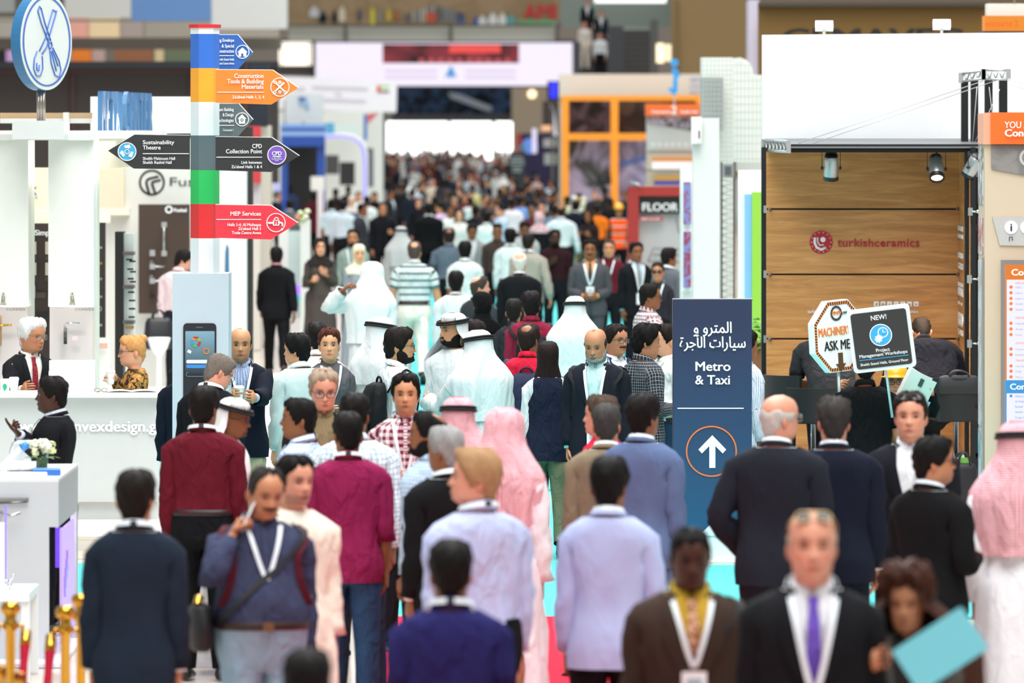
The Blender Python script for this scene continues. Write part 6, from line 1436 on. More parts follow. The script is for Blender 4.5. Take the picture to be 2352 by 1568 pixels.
wpoly('icon_plate', [(2279, 498), (2480, 500), (2480, 567), (2296, 563)], KS, .012, flat('#B9B8B6', .5), kk, .012); wpoly('icon_disc', circ(2322, 522, 15), KS, .006, PRN_W, kk, .018); wtext('i', kk, flat('#2A2E4A', .5), 2322, 530, KS, 18, None, 'CENTER', .03, .024); wpoly('icon_disc', circ(2358, 522, 15), KS, .006, PRN_W, kk, .018)
wstroke('turn_icon', [(2318, 553), (2318, 544), (2325, 544), (2325, 552)], 2.5, KS, flat('#55585C', .5), kk, .014)
for y0, y1, c in ((262, 330, '#C9A58C'), (335, 470, '#8E8378'), (500, 585, '#B97A6E'), (600, 980, '#B9AFA8'), (990, 1100, '#8FA0AC')): pbox('side_picture', 2257, y0, 2262, y1, KS-1, .4, cloth(c, 'mottled', '#C9CDD2', .15, wrinkle=0, sheen=0), kk)
pbox('chrome_edge', 2255, 590, 2259, 1363, KS-.5, .03, STEEL, kk)
pbox('grey_frame', 2300, 597, 2480, 1150, KS+.3, .04, flat('#8E8A86', .4, .3), kk); pbox('lit_list', 2309, 610, 2480, 1140, KS+.5, .03, emis('#F4F4FF', .9), kk)
pbox('orange_heading', 2309, 608, 2480, 642, KS+.7, .02, emis('#FF8A22', .75), kk); pbox('blue_heading', 2309, 873, 2480, 903, KS+.7, .02, emis('#3FA9F0', .75), kk); pbox('orange_edge', 2309, 640, 2312, 873, KS+.7, .02, emis('#FF8A22', .7), kk); pbox('blue_edge', 2309, 903, 2312, 1140, KS+.7, .02, emis('#4FA9F0', .7), kk)
wtext('Concourse 1', kk, PRN_W, 2322, 632, KS+.8, 15, 118, bold=.03); wtext('Concourse 2', kk, PRN_W, 2319, 894, KS+.8, 14, 110, bold=.03)
OR2 = flat('#F0783C', .5); BL2 = flat('#6FA3E8', .5)
for y, t_ in ((652, 'HALLS 1-4'), (662, 'Hall 1'), (675, 'Hall 2'), (688, 'Halls 3'), (700, 'Sheikh'), (713, 'Shaikh'), (732, 'MEETING'), (745, 'Fujairah'), (758, 'Al Ain'), (771, 'Umm'), (790, 'GATES'), (804, 'Convention'), (817, 'Exhibition'), (830, 'TRANSPORT'), (843, 'Car Park'), (855, 'Multi'), (868, 'Metro')):
    head = t_.isupper()
    if not head: wpoly('list_dot', circ(2322, y-3, 4, 10), KS+.5, .004, OR2, kk, .006)
    wtext(t_, kk, flat('#E88A80' if head else '#A9A9CC', .5), 2332, y, KS+.55, 5, None, bold=.01)
for y, t_ in ((912, 'HALLS'), (924, 'Al Multaqua'), (936, 'Rashid'), (948, 'Sheikh Saeed'), (961, 'Trade Centre'), (974, 'MEETING'), (987, 'Al Ain'), (1000, 'GATES')):
    wpoly('list_dot', circ(2322, y-3, 3.5, 10), KS+.5, .004, BL2, kk, .006) if t_.isupper() else None; wtext(t_, kk, BL2, 2331, y, KS+.55, 5, None, bold=.01)

# ------------------------------------------------------------------ left kiosk and low table
QS = 370
qk = thing('product_counter', 'pale grey product counter with glowing lilac side opening', 'counter', 40, 1521, QS)
LG = flat('#C3C8CC', .35)
def fr(x, s): return W(x, 0, s).x-qk.location.x
zt2 = 1.14; yf = 0; yb = FPX/354-FPX/370
m = MB(); m.box(-4.0-qk.location.x-.5, yf, zt2-.02, fr(134, 370), yb, zt2); m.build('top', flat('#DDE1E3', .3), qk)
m = MB(); m.box(-3.4-qk.location.x-.5, yf, 0, fr(112, 370), yf+.04, zt2-.02); m.build('front_panel', LG, qk)
m = MB(); m.box(fr(112, 370), yf, .84, fr(134, 370), yf+.04, zt2-.02); m.build('front_lintel', LG, qk)
m = MB(); m.box(fr(134, 370)-.03, yf+.04, .84, fr(134, 370), yb, zt2-.02); m.build('side_lintel', flat('#A9ADAF', .35), qk)
m = MB(); m.box(fr(134, 370)-.04, yb-.12, 0, fr(134, 370), yb, .84); m.build('rear_leg', flat('#A9ADAF', .35), qk)
m = MB(); m.box(fr(134, 370)-.02, yf+.35, .08, fr(134, 370)-.005, yb-.25, .80); m.build('lilac_panel', emis('#D9B8FF', .85), qk)
m = MB(); m.box(fr(112, 370), yf+.5, .55, fr(112, 370)+.05, yf+.56, .80); m.build('purple_lamp', emis('#7A4CFF', 1.0), qk)
m = MB(); m.box(-3.4-qk.location.x-.5, yf-.3, -.004, fr(150, 370), yb, .02); m.build('base_plate', flat('#E3DFF0', .3), qk)
d = bpy.data.lights.new('counter_fill_light', 'POINT'); d.energy = 14; d.color = (.8, .72, 1); d.shadow_soft_size = .1; lo = bpy.data.objects.new('counter_fill_light', d); COL.objects.link(lo); lo.location = qk.location+Vector((fr(112, 370)-.1, .8, .78))  # unseen point light added to brighten the counter's dark inside
for i in range(4):
    m = MB(); z_ = .42+.05*i; m.box(fr(134, 370)+.0, yf+.45+.06*i, z_-.05, fr(134, 370)+.01, yf+.50+.06*i, z_+.08); m.build('acrylic_letter', flat('#A57CF0', .1), qk)
ca = thing('handle_sample', 'long chrome lever handle sample on the product counter front', 'door handle', 30, 1154, QS+.8)
pbox('back_plate', -20, 1143, 66, 1153, QS+.3, .01, flat('#A9A9A6', .25, .8), ca); wstroke('lever', [(-10, 1154), (30, 1153), (64, 1151)], 4.5, QS+.5, flat('#6E6E70', .2, .9), ca, .04)
cb2 = thing('handle_sample', 'small silver lever sample below the long chrome lever', 'door handle', 20, 1182, QS+.8); wstroke('lever', [(-6, 1178), (28, 1183), (48, 1176)], 7, QS+.5, CHROME, cb2, .04); pbox('rose', -6, 1172, 6, 1186, QS+.3, .01, STEEL, cb2)
lt = thing('low_white_table', 'low white table before the product counter', 'table', 20, 1568, 384); TWt = flat('#E6EAEC', .35)
zz = .535; m = MB(); m.box(-.6-.35, 0, zz-.05, W(67, 0, 384).x-lt.location.x, .7, zz); m.build('table_top', TWt, lt); lt.location.z = 0
m = MB(); x1_ = W(67, 0, 384).x-lt.location.x; m.box(x1_-.05, .02, 0, x1_, .07, zz-.05); m.build('leg', TWt, lt); m = MB(); m.box(x1_-.05, .62, 0, x1_, .68, zz-.05); m.build('leg', TWt, lt); m = MB(); m.box(-.9, .02, 0, -.85, .07, zz-.05); m.build('leg', TWt, lt)
wt = thing('white_display_block', 'tall white block with lilac-lit edge on the low table', 'display', 0, 1350, 379); wt.location.z = zz; pbox('block', -60, 1205, 10, 1354, 379, .2, flat('#E9EBEE', .35), wt); pbox('lilac_edge', 10, 1160, 15, 1340, 378.6, .02, emis('#B79CFF', .9), wt); 
hs = thing('handle_sample', 'chrome lever handle sample standing on the low table', 'door handle', 22, 1345, 381); hs.location.z = zz; m = MB(); m.tube([(0, 0, 0), (.0, 0, .05), (.03, -.02, .09), (.02, -.03, .09)], .007, 8); m.tube([(.0, 0, .05), (-.03, -.02, .055)], .007, 8); m.build('lever', CHROME, hs); pbox('rose', 16, 1340, 28, 1346, 381, .03, CHROME, hs)
# things on the product counter
def on_counter(px, s): p = W(px, 0, s); return (p.x, p.y, zt2+.001)
fbw = empty('glass_bowl', on_counter(66, 361), 0, 'round clear glass bowl on the product counter', 'bowl'); m = MB(); m.lathe([(0, .0), (.06, .002), (.115, .05), (.13, .11), (.11, .17), (.08, .195), (.077, .193), (.106, .168), (.125, .11), (.11, .053), (.055, .008), (0, .006)], 30); m.build('bowl', glass_mat(), fbw)
vz = empty('flower_vase', on_counter(97, 362), 0, 'small green glass vase of cream hydrangeas', 'vase'); m = MB(); m.box(-.035, -.035, 0, .035, .035, .085); m.build('vase', flat('#3F5A34', .1), vz)
rg = random.Random(8)
for i in range(16):
    m = MB(); a, e, r_ = rg.uniform(0, 6.28), rg.uniform(-.2, 1.3), rg.uniform(.05, .09); c_ = Vector((r_*math.cos(a)*math.cos(e), r_*math.sin(a)*math.cos(e), .125+r_*math.sin(e)*.8))
    for k in range(9):
        d = Vector((rg.gauss(0, 1), rg.gauss(0, 1), rg.gauss(0, 1))).normalized(); p = c_+d*.020; u_ = d.orthogonal().normalized()*.018; v_ = d.cross(u_)
        m.add([p-u_, p-v_, p+u_+d*.006, p+v_+d*.006], [(0, 1, 2, 3)])
    m.build('bloom', flat(('#F2F0DC', '#EEF0CE', '#F6F4E6', '#DCE4B0')[i % 4], .7), vz)
m = MB()
for k in range(8): a = k*.785; p = Vector((.03*math.cos(a), .03*math.sin(a), .08)); m.add([p, p+Vector((.05*math.cos(a)-.015, .05*math.sin(a), .01)), p+Vector((.09*math.cos(a), .09*math.sin(a), .0)), p+Vector((.05*math.cos(a)+.015, .05*math.sin(a), .012))], [(0, 1, 2, 3)])
m.build('leaf', flat('#5F7F3C', .6), vz)
def slab(name, px, s, w, d, h, label, cat, col, rz=0, dz=0, rough=.5):
    m = MB(); m.box(-w/2, -d/2, 0, w/2, d/2, h*.8); m.box(-w/2+.004, -d/2+.004, h*.8, w/2-.004, d/2-.004, h); o = m.build(name, flat(col, rough)); p = on_counter(px, s); o.location = (p[0], p[1], p[2]+dz); o.rotation_euler = (0, 0, math.radians(rz)); return tag(o, label, cat)
slab('blue_brochure', 108, 365.5, .17, .24, .035, 'stack of blue brochures on the product counter', 'brochures', '#2F6FBF', 4)
slab('white_catalogue', 50, 367.5, .30, .22, .022, 'white catalogue at the front of the product counter', 'catalogue', '#EDF0F2', -3)
slab('black_tablet', 52, 362.5, .20, .14, .010, 'black tablet lying behind the white catalogue', 'tablet', '#23262B', 8, 0, .15)
slab('price_card', 118, 369, .07, .05, .004, 'small white card at the counter corner', 'card', '#F4F6F7', 2)
rl = empty('rolled_poster', (W(30, 0, 366).x, W(0, 0, 366).y, zt2+.10), 0, 'translucent rolled poster leaning on the product counter', 'poster'); m = MB(); a = W(-20, 1095, 366)-rl.location; b2 = W(50, 1030, 366)-rl.location; m.tube([tuple(a), tuple(b2)], .022, 14); m.build('roll', flat('#D5E0E8', .2), rl); m = MB(); d = (b2-a).normalized(); m.tube([tuple(b2), tuple(b2+d*.05)], .024, 14); m.build('blue_end', flat('#3F8FD8', .4), rl)
wp = thing('white_plinth', 'low white plinth with beige foot behind the maroon shirt man', 'plinth', 452, 1548, 372); wp.location.z = 0; pbox('block', 400, 1235, 512, 1530, 372, .3, flat('#D9D8E8', .4), wp); pbox('foot', 397, 1530, 516, 1548, 372.4, .33, flat('#C9BFB4', .5), wp)
# ------------------------------------------------------------------ rope barriers
def stanchion(px, s, label, h=1.0, ball=True):
    r = empty('rope_stanchion', (W(px, 0, s).x, FPX/s, 0), 0, label, 'stanchion')
    m = MB(); m.lathe([(0, 0), (.16, 0), (.16, .012), (.13, .03), (.05, .05), (.03, .07), (0, .07)], 28); m.build('base', GOLD, r)
    m = MB(); m.lathe([(.024, .05), (.024, h-.14), (.036, h-.135), (.036, h-.10), (.026, h-.09), (.030, h-.06)], 16); m.build('post', GOLD, r)
    m = MB(); m.lathe([(.02, h-.07), (.044, h-.055), (.05, h-.03), (.04, h-.005), (.02, h), (0, h)], 20); m.build('finial', GOLD, r)
    m = MB()
    for sx in (-1, 1): m.tube([(sx*.03, 0, h-.118), (sx*.055, 0, h-.115), (sx*.065, 0, h-.15)], .011, 8)
    m.build('rope_hook', GOLD, r); return r
stanchion(24, 470, 'brass rope stanchion nearest the left edge'); stanchion(150, 474, 'brass rope stanchion in front of the product counter'); stanchion(186, 462, 'brass stanchion half behind the navy suit man')
stanchion(2281, 377, 'brass rope stanchion beside the turquoise folder'); stanchion(2325, 372, 'brass stanchion behind the white robe at the right edge')
ROPE = cloth('#A8142E', 'pin', '#7A0E22', .012, wrinkle=.3); ROPE2 = cloth('#D21F3C', 'pin', '#A81830', .012, wrinkle=.3)
def rope(p, q, sag, label, mat, r=.022):
    o = empty('velvet_rope', p, 0, label, 'rope'); p = Vector(p); q = Vector(q); pts = []
    for i in range(25):
        t = i/24; v = p.lerp(q, t)-p; v.z -= sag*4*t*(1-t); pts.append(tuple(v))
    m = MB(); m.tube(pts, [r*(1+.14*math.sin(i*2.1)) for i in range(25)], 10); m.build('rope', mat, o)
    for e, k in ((0, 1), (24, 23)): m = MB(); a_ = Vector(pts[e]); b_ = a_.lerp(Vector(pts[k]), .9); m.tube([tuple(a_), tuple(b_)], r*1.25, 10); m.build('rope_end', GOLD, o)
S3 = lambda px, s, z, dx=0: (W(px, 0, s).x+dx, FPX/s, z)
rope(S3(24, 470, .85, .075), S3(24, 470, .85, .075)[:0]+(S3(24, 470, .85)[0]+.12, FPX/470-1.9, .85), .45, 'dark red rope hanging from the leftmost brass stanchion', ROPE)
rope(S3(24, 470, .85, -.075), (S3(24, 470, .85)[0]-1.6, FPX/470-.6, .85), .4, 'dark red rope running off the left edge', ROPE)
rope(S3(150, 474, .85, -.07), (S3(150, 474, .85)[0]-.05, FPX/474-2.0, .85), .5, 'dark red rope on the stanchion by the product counter', ROPE)
rope(S3(186, 462, .85, .07), (S3(186, 462, .85)[0]+.5, FPX/462+1.6, .85), .45, 'dark red rope behind the navy suit man', ROPE)
rope(S3(2281, 377, .86, -.07), (S3(2281, 377, .86)[0]-.22, FPX/377-1.7, .86), .42, 'bright red rope hanging beside the black suit man', ROPE2); rope(S3(2281, 377, .86, .07), S3(2325, 372, .86, -.07), .05, 'short bright red rope between two right stanchions', ROPE2)
rope(S3(2281, 377, .40, -.02), S3(2325, 372, .43, -.05), .06, 'low red rope loop near the stanchion foot at right', ROPE2)
# ------------------------------------------------------------------ the crowd, nearest first
BLKH, BRNH, GRYH = '#0F0C0B', '#2A1A12', '#6E6A66'
KAND, GHUT = '#D0D5D6', '#D8DCDD'
REDG = ('#EFD9DC', 'check', '#CF5A72', .011)
man_purple = person(1865, 1186, 1.86, 0, 'bald smiling man in black suit, white shirt and purple tie', suit='#15161A', shirt='#E6E7EC', tie=('#5A3FA6', 'pin', '#7B61C0', .006), tone='pink', hair=('short', '#B49C88'), bald='top', thick=.006, glasses=dict(sun=True, at='head', color='#C9B27A'), lanyard=1.12, stubble=.15, smile=1, wd=1.06, hscale=1.06)
man_yellow = person(1585, 1217, 1.72, 4, 'dark-skinned man in brown blazer over yellow shirt with badge', suit='#3A2D26', shirt='#C9A43A', tie=('#8A5A3A', 'mottled', '#D8A98A', .03), tone='dark', hair=('buzz', '#0B0909'), thick=.006, lanyard=1.20, badge=True, head=(0, 8, 0), smile=1, wd=1.12)
woman_folder = person(2085, 1330, 1.62, -8, 'woman with long brown curls holding phone and turquoise folder', fem=True, jacket='#4A4643', shirt='#2A2826', pants='#1A1A1E', tone='tan', hair=('updo', '#40241A'), thick=.05, noise=.012, long=dict(open=44, z=1.16, amp=.035, spread=1.25, kz=(1.68, .22)), arms=({'px': (2135, 1550, 628), 'curl': 45}, {'px': (2012, 1522, 622), 'curl': 55}), head=(-4, 12, 0), brow=.3)
navy_polo = person(1035, 1252, 1.70, 180, 'person in plain royal-navy polo seen from behind, white lanyard', shirt='#25245A', sleeve=.45, tuck=False, tone='brown', hair=('short', BLKH), lanyard=1.1, wd=1.05, thick=.018)
person(705, 1512, 1.60, 178, 'person cut off by the lower edge, only black hair showing', s=708, shirt='#2E2F36', tone='tan', hair=('full', BLKH))
person(310, 1090, 1.745, 180, 'man in dark navy suit walking away past the product counter', suit='#1C2634', shirt='#E3E8EE', tone='tan', hair=('full', '#17100D'), thick=.02, lanyard=1.1, arms=('down', 'down'), legs='ease', head=(-6, 0, 0), wd=.92)
maroon = person(467, 897, 1.742, 176, 'man in maroon shirt and black trousers with back turned', shirt='#5F1523', pants='#101114', belt='#240C10', tone='brown', hair=('full', '#130D0B'), thick=.02, lanyard=1.1, wd=1.08, s=382, head=(-12, 0, 0))
man_phone = person(600, 1078, 1.72, 12, 'man in navy shirt and pale jeans talking on a phone', shirt='#3A3F58', pants='#8FAABF', belt='#2A1A12', tone='tan', hair=('receding', '#2B2826'), thick=.012, beard=('#1E1512', 'moustache'), belly=.085, arms=('down', {'px': (548, 1205, 493), 'curl': 55, 'pole': (-.6, -.1, -1)}), lanyard=1.22, head=(10, 14, 4), wd=1.10, s=491, brow=.25)
person(672, 1057, 1.727, 30, 'bearded man in cream robe beside the man on the phone', s=478, gown='#EDE3D2', tone='pink', hair=('short', BLKH), stubble=.65, arms=('down', 'down'), head=(6, 4, 0), brow=.2, legs='ease')
person(800, 954, 1.72, 182, 'man in bright magenta shirt and blue jeans with back turned', s=413, shirt=('#8A1F4C', 'grid', '#7A1A44', .012), pants='#2F4A6C', tuck=False, sleeve=.72, tone='brown', hair=('buzz', BLKH), thick=.010, lanyard=1.1, wd=1.05, head=(8, 0, 0))
person(815, 917, 1.75, 178, 'man in pale blue checked shirt half hidden by the magenta shirt', s=394, shirt=('#E6EEF4', 'grid', '#7FA9C4', .030), pants='#1F2A3A', tuck=False, tone='brown', hair=('short', BLKH), wd=1.12)
person(690, 924, 1.69, -112, 'man in pale blue shirt turned left, black side-parted hair', s=386, shirt='#B9C8E8', tone='brown', hair=('full', BLKH), lanyard=1.1, head=(18, 0, 0))
person(742, 858, 1.78, 8, 'grey-blond man with thin glasses looking down, dark coat and scarf', s=364, suit='#25221F', shirt='#8A7A5C', tone='pink', hair=('short', '#A08C78'), glasses={}, head=(0, 14, 0), stubble=.1, hscale=1.05)
person(932, 870, 1.725, 0, 'young man in maroon and white checked shirt facing the camera', s=362, shirt=('#EFE6E6', 'check', '#7A2440', .045), tone='olive', hair=('full', BLKH), lanyard=1.1, stubble=.35, brow=.15, arms=('down', 'belly'), hscale=1.05, thick=.022)
person(988, 952, 1.74, -125, 'balding man with black beard in blue patterned shirt, turned left', s=418, shirt=('#B9CBDD', 'grid', '#6F8FB5', .018), tone='brown', hair=('short', BLKH), bald='spot', beard=(BLKH, 'full', .014), head=(25, 0, 0))
person(1027, 987, 1.74, -152, 'silver-haired man in black suit with back turned', suit='#131416', tone='brown', hair=('short', '#8E8E8E'), thick=.012, s=440, lanyard=1.1, head=(18, 0, 0), arms=('down', 'fore'))
person(1095, 1042, 1.82, -150, 'man with sandy collar-length hair and pale blue shirt, face turned left', s=502, shirt='#B4BEE2', pants='#101014', tone='pink', hair=('full', '#A3805C'), thick=.026, lanyard=1.1, wd=1.12, head=(55, -4, 0), belly=.03, arms=('down', 'down'))
person(1052, 920, 1.73, 178, 'man in red-white headcloth with black cord before the white-robed men', s=398, gown=KAND, ghutra=REDG, tone='brown', zend=1.28, hscale=1.04)
saudi = person(1153, 950, 1.78, 168, 'tall man in red-white headcloth and white robe walking away', s=426, gown='#E6E3E8', ghutra=REDG, agal=False, tone='brown', zend=1.12, arms=('down', 'down'), legs='walk', head=(-14, 6, 0), hscale=1.08, amp=.01)
person(1398, 1060, 1.76, 176, 'man in pale lavender-blue blazer with back turned, black hair', jacket='#A9B4DA', pants='#121217', tone='brown', hair=('full', '#0D0B0B'), thick=.02, arms=('down', 'clasp'), head=(-10, 0, 0), wd=.93)
person(1475, 914, 1.776, 160, 'man in slate-blue suit turned away beside the navy metro sign', s=402, suit='#5C6D92', tone='brown', hair=('full', '#14100F'), thick=.02, head=(-14, 0, 0))
person(1393, 938, 1.70, 176, 'grey-haired man in tan jacket behind the lavender blazer', s=396, jacket='#857862', pants='#2A2622', tone='tan', hair=('short', '#3C3A38'), thick=.012, head=(0, 0, 0), arms=('down', 'down'))
person(1383, 914, 1.68, -110, 'man in red top mostly hidden behind the tan jacket', s=380, shirt='#C4223F', tone='pink', hair=('short', '#4A3A30'), noise=.008, tuck=False)
person(1785, 915, 1.862, 165, 'bald man with white side hair and rimless glasses, dark suit', s=425, suit='#1F222B', tone='pink', hair=('short', '#B9B5AE'), bald='top', thick=.010, glasses={'color': '#8A8A8A'}, head=(-38, 0, 0), wd=1.10, arms=('hips', 'clasp'))
person(1915, 940, 1.816, 178, 'dark grey-haired man in navy suit between two other dark suits', s=431, suit='#161B2A', tone='pink', hair=('short', '#34302E'), thick=.016, noise=.007, wd=1.12, arms=('hips', 'down'), shirt='#DADDE2')
person(2092, 916, 1.82, -8, 'man in dark suit facing us with sunglasses on his hair', s=413, suit='#191B22', shirt='#E6E9EE', tone='pink', hair=('short', '#241B16'), glasses=dict(sun=True, at='head'), brow=.3, wd=1.08, stubble=.15, hscale=1.05)
person(2140, 1012, 1.72, 138, 'man in black suit wearing sunglasses, looking right', suit='#111214', shirt='#DCE6EE', tone='tan', hair=('short', '#0E0C0C'), thick=.02, glasses=dict(sun=True), head=(-32, 0, 0), arms=('down', 'belly'), stubble=.25)
person(2336, 994, 1.76, 182, 'man in red-white headcloth and white robe at the right edge', s=452, gown='#E9E7EC', ghutra=REDG, tone='brown', zend=1.10, wd=1.05, hscale=1.06, amp=.008)
man_finger = person(122, 870, 1.67, -98, 'man in black suit raising a finger behind the flower bowl', s=350, suit='#121317', shirt='#B9C3D0', tie='#8A2A22', tone='dark', hair=('short', '#120E0D'), arms=('down', {'px': (28, 985, 352), 'curl': 75, 'pole': (-.2, .3, -1)}), wd=1.05)
white_hair = person(68, 746, 1.72, 28, 'white-haired man with glasses, dark suit and red tie', s=272, z0=-.05, legs='stool', suit='#1B1C1F', shirt='#E9E5DC', tie=('#9E2A2A', 'spots', '#3A3550', .02), tone='tan', hair=('full', '#D9D9D6'), thick=.022, glasses={'color': '#6A5A44'}, hscale=1.18, smile=1, head=(22, 6, 0), brow=.8, arms=('reach', 'reach'))
blonde = person(308, 780, 1.62, -78, 'blonde woman with hair bun and glasses raising a paper cup', s=272, z0=-.085, legs='stool', fem=True, shirt=('#3A2A1C', 'mottled', '#B98A4A', .05), pants='#1A1A1A', tone='fair', hair=('updo', '#C99058'), thick=.02, glasses={}, head=(-4, 4, 0), arms=({'px': (254, 862, 273), 'curl': 55}, {'px': (258, 858, 274), 'curl': 55}), hscale=1.12, brow=.6, tuck=False, collar=False)
bald_cup = person(552, 757, 1.78, 6, 'balding man in navy blazer and beige trousers holding a paper cup', s=301, jacket='#141926', pants='#B3A284', shirt=('#7F96BC', 'pin', '#B9C6DC', .012), tone='olive', hair=('buzz', '#2A211C'), bald='top', thick=.005, stubble=.3, brow=.15, arms=({'px': (572, 930, 306), 'curl': 50}, {'px': (546, 918, 306), 'curl': 55}), lanyard=1.15, head=(-2, 4, 0), wd=1.05, hscale=1.04)
person(478, 814, 1.75, 158, 'grey-haired man in black suit with glasses, head bowed', s=331, suit='#121317', tone='pink', hair=('short', '#6B625A'), thick=.013, glasses={}, head=(-34, 24, 0), lanyard=1.1, lean=6)
person(432, 808, 1.646, 172, 'man in dark navy suit mostly hidden behind the sign post plinth', s=306, suit='#161A26', tone='tan', hair=('short', BRNH))
person(527, 924, 1.65, 84, 'man in white cap with black band and glasses, looking right', s=378, gown='#E6E8E8', tone='brown', hair=('receding', '#1A1513'), glasses={}, ghutra='#F0F0EE', zend=1.42, gopen=100, agal=True, beard=('#4A4440', 'goatee', .005), head=(0, 10, 0), spread=.6)
person(690, 775, 1.72, -150, 'black-haired man in pale mint suit turned left', s=299, suit='#C6D6D4', tone='asian', hair=('full', '#100E0F'), thick=.022, head=(30, 0, 0), lean=3, arms=('down', 'clasp'))
asian_w = person(757, 767, 1.71, 14, 'woman with reddish-brown hair in a bun facing the camera', s=291, fem=True, shirt='#55565A', pants='#22242A', tone='asian', hair=('updo', '#4A2418'), thick=.02, lanyard=1.2, head=(-12, 0, 0), hscale=1.05, arms=('down', 'belly'))
person(728, 750, 1.73, -170, 'black-haired man in white shirt behind the woman with the bun', s=284, shirt='#E6E8EA', tone='asian', hair=('full', '#131110'))
person(870, 744, 1.78, 150, 'man in white headcloth with thick black cord seen from behind', s=288, gown=KAND, ghutra=GHUT, tone='tan', zend=1.25, head=(-20, 4, 0), arms=('down', 'down'), hscale=1.05)
beard_bp = person(914, 766, 1.78, 112, 'bearded man with glasses and black backpack, looking right', s=304, shirt='#E4ECEE', pants='#22242C', tone='olive', hair=('full', '#17120F'), thick=.026, beard=('#14100E', 'full', .013), glasses={}, head=(-18, 2, 0), hscale=1.04)
emirati = person(1045, 728, 1.80, -24, 'bearded man in white robe and headcloth talking, face turned left', s=285, gown=KAND, ghutra=GHUT, gopen=78, tone='olive', beard=('#120E0D', 'full', .007), head=(-32, 2, 0), arms=('belly', 'down'), brow=.12, zend=1.30, hscale=1.05)
emirati2 = person(1103, 765, 1.74, -156, 'man in white headcloth with hanging black cord, back turned', s=300, gown='#CBD2D1', ghutra=GHUT, tone='tan', zend=1.08, head=(20, 4, 0), arms=('reach', 'down'), wd=1.08, hscale=1.05)
person(1088, 753, 1.74, -110, 'man in pale grey shirt and glasses between the robed men', s=288, shirt='#C9D2D2', tone='tan', hair=('full', '#1C1512'), glasses={})
person(852, 614, 1.895, 165, 'tall man in white robe lifting his headcloth with one arm', s=223, gown=KAND, ghutra=GHUT, agal=False, tone='brown', zend=1.02, spread=1.1, arms=({'px': (802, 656, 224), 'curl': 45, 'pole': (.8, 0, -.6)}, 'down'), head=(-10, 6, 0), hscale=1.12, amp=.012)
person(952, 555, 1.86, 180, 'man in striped grey polo and cream trousers walking away', s=177, shirt=('#C6D2D2', 'stripe', '#16181C', .085), sleeve=.42, pants='#DBD8CC', belt='#2A1A14', tone='olive', hair=('short', '#4A403A'), thick=.012, bald='spot', wd=1.14, arms=('wide', 'wide'), legs='walk', shoes='#2A211C', buttons=False)
person(635, 570, 1.735, 180, 'man in black suit walking away beside the white pillar wall', s=171, suit='#121316', tone='brown', hair=('short', BLKH), legs='walk', shirt='#C98FA0', shoes='#3A1C14', arms=('fore', 'back'))
person(735, 552, 1.74, 10, 'woman in grey abaya and dark headscarf facing us', s=161, fem=True, gown='#4C4641', hijab='#2A2422', tone='fair', arms=('chest', 'hold'), hscale=1.05)
person(824, 566, 1.70, 12, 'woman in cream headscarf and pale blue abaya', s=167, fem=True, gown='#8F9AA4', hijab='#E3DFC2', tone='fair', arms=('belly', 'down'), hscale=1.08)
person(811, 532, 1.77, -4, 'bearded man in grey-green shirt behind the cream headscarf', s=151, shirt='#8FA098', tone='tan', hair=('short', BLKH), beard=(BLKH, 'full', .007), lanyard=1.1, hscale=1.06)
person(1047, 627, 1.715, 176, 'black-haired man in plain white robe walking up the carpet', s=206, gown=KAND, tone='brown', hair=('full', BLKH), thick=.02)
person(1100, 638, 1.70, 140, 'balding man in charcoal suit looking right', s=211, suit='#34363A', tone='pink', hair=('short', '#3A322C'), bald='crown', head=(-34, 0, 0))
person(1107, 674, 1.70, -150, 'woman in black headscarf and dark dress with back turned', s=234, fem=True, gown='#16171A', hijab='#0E0E10', tone='tan')
person(1180, 690, 1.64, 172, 'black-haired woman just ahead of the maroon backpack wearer', s=236, fem=True, shirt='#2A2C30', tone='tan', hair=('full', '#171412'), thick=.022)
bp_maroon = person(1220, 674, 1.77, 182, 'man in dark red shirt wearing black backpack', s=245, shirt='#84213A', tone='brown', hair=('full', '#100D0C'), thick=.02, noise=.006)
bp_red = person(1212, 750, 1.73, 176, 'man in bright red polo with navy backpack', s=286, shirt='#C9203C', sleeve=.45, tuck=False, tone='brown', hair=('short', '#241A15'), bald='spot', head=(-14, 4, 0))
person(1258, 788, 1.66, 180, 'long-haired woman in navy racerback over white sleeves', s=297, fem=True, shirt='#D9E4E4', sleeve=.98, vest=None, tuck=False, zlo=.86, pants='#66735A', tone='asian', hair=('full', '#1E1412'), thick=.018, long=dict(open=95, z=1.24, spread=.35), lanyard=1.2, collar=False, legs='walk', arms=('down', 'belly')); long_w = PEOPLE[-1]
person(1321, 689, 1.75, 182, 'man in white headcloth and robe standing alone with back turned', s=251, gown=KAND, ghutra=GHUT, tone='tan', zend=1.05, spread=1.12, hscale=1.04)
bald_beard = person(1371, 758, 1.78, -10, 'bald man with grey beard and dark jacket looking down', s=301, jacket='#1A1D26', shirt='#BFE0E0', pants='#15161A', tone='tan', hair=('buzz', '#2A2624'), bald='top', thick=.005, beard=('#8E8C88', 'full', .009), head=(-4, 16, 0), lanyard=1.0, badge=True, hscale=1.06, brow=.3, wd=1.05)
person(1412, 750, 1.73, 28, 'man with glasses and moustache behind the bald bearded man', s=286, jacket='#24365A', shirt='#D6DCE0', tone='tan', hair=('full', '#1E1715'), glasses={}, beard=('#2A201C', 'moustache'), head=(12, 4, 0))
person(1480, 755, 1.77, 118, 'black-haired man in dark checked shirt facing right', s=295, shirt=('#2A2D33', 'grid', '#8F969C', .022), pants='#1A1C22', tuck=False, tone='tan', hair=('full', '#100D0D'), thick=.026, noise=.009, head=(-12, 4, 0), arms=('down', 'belly'), brow=.2)
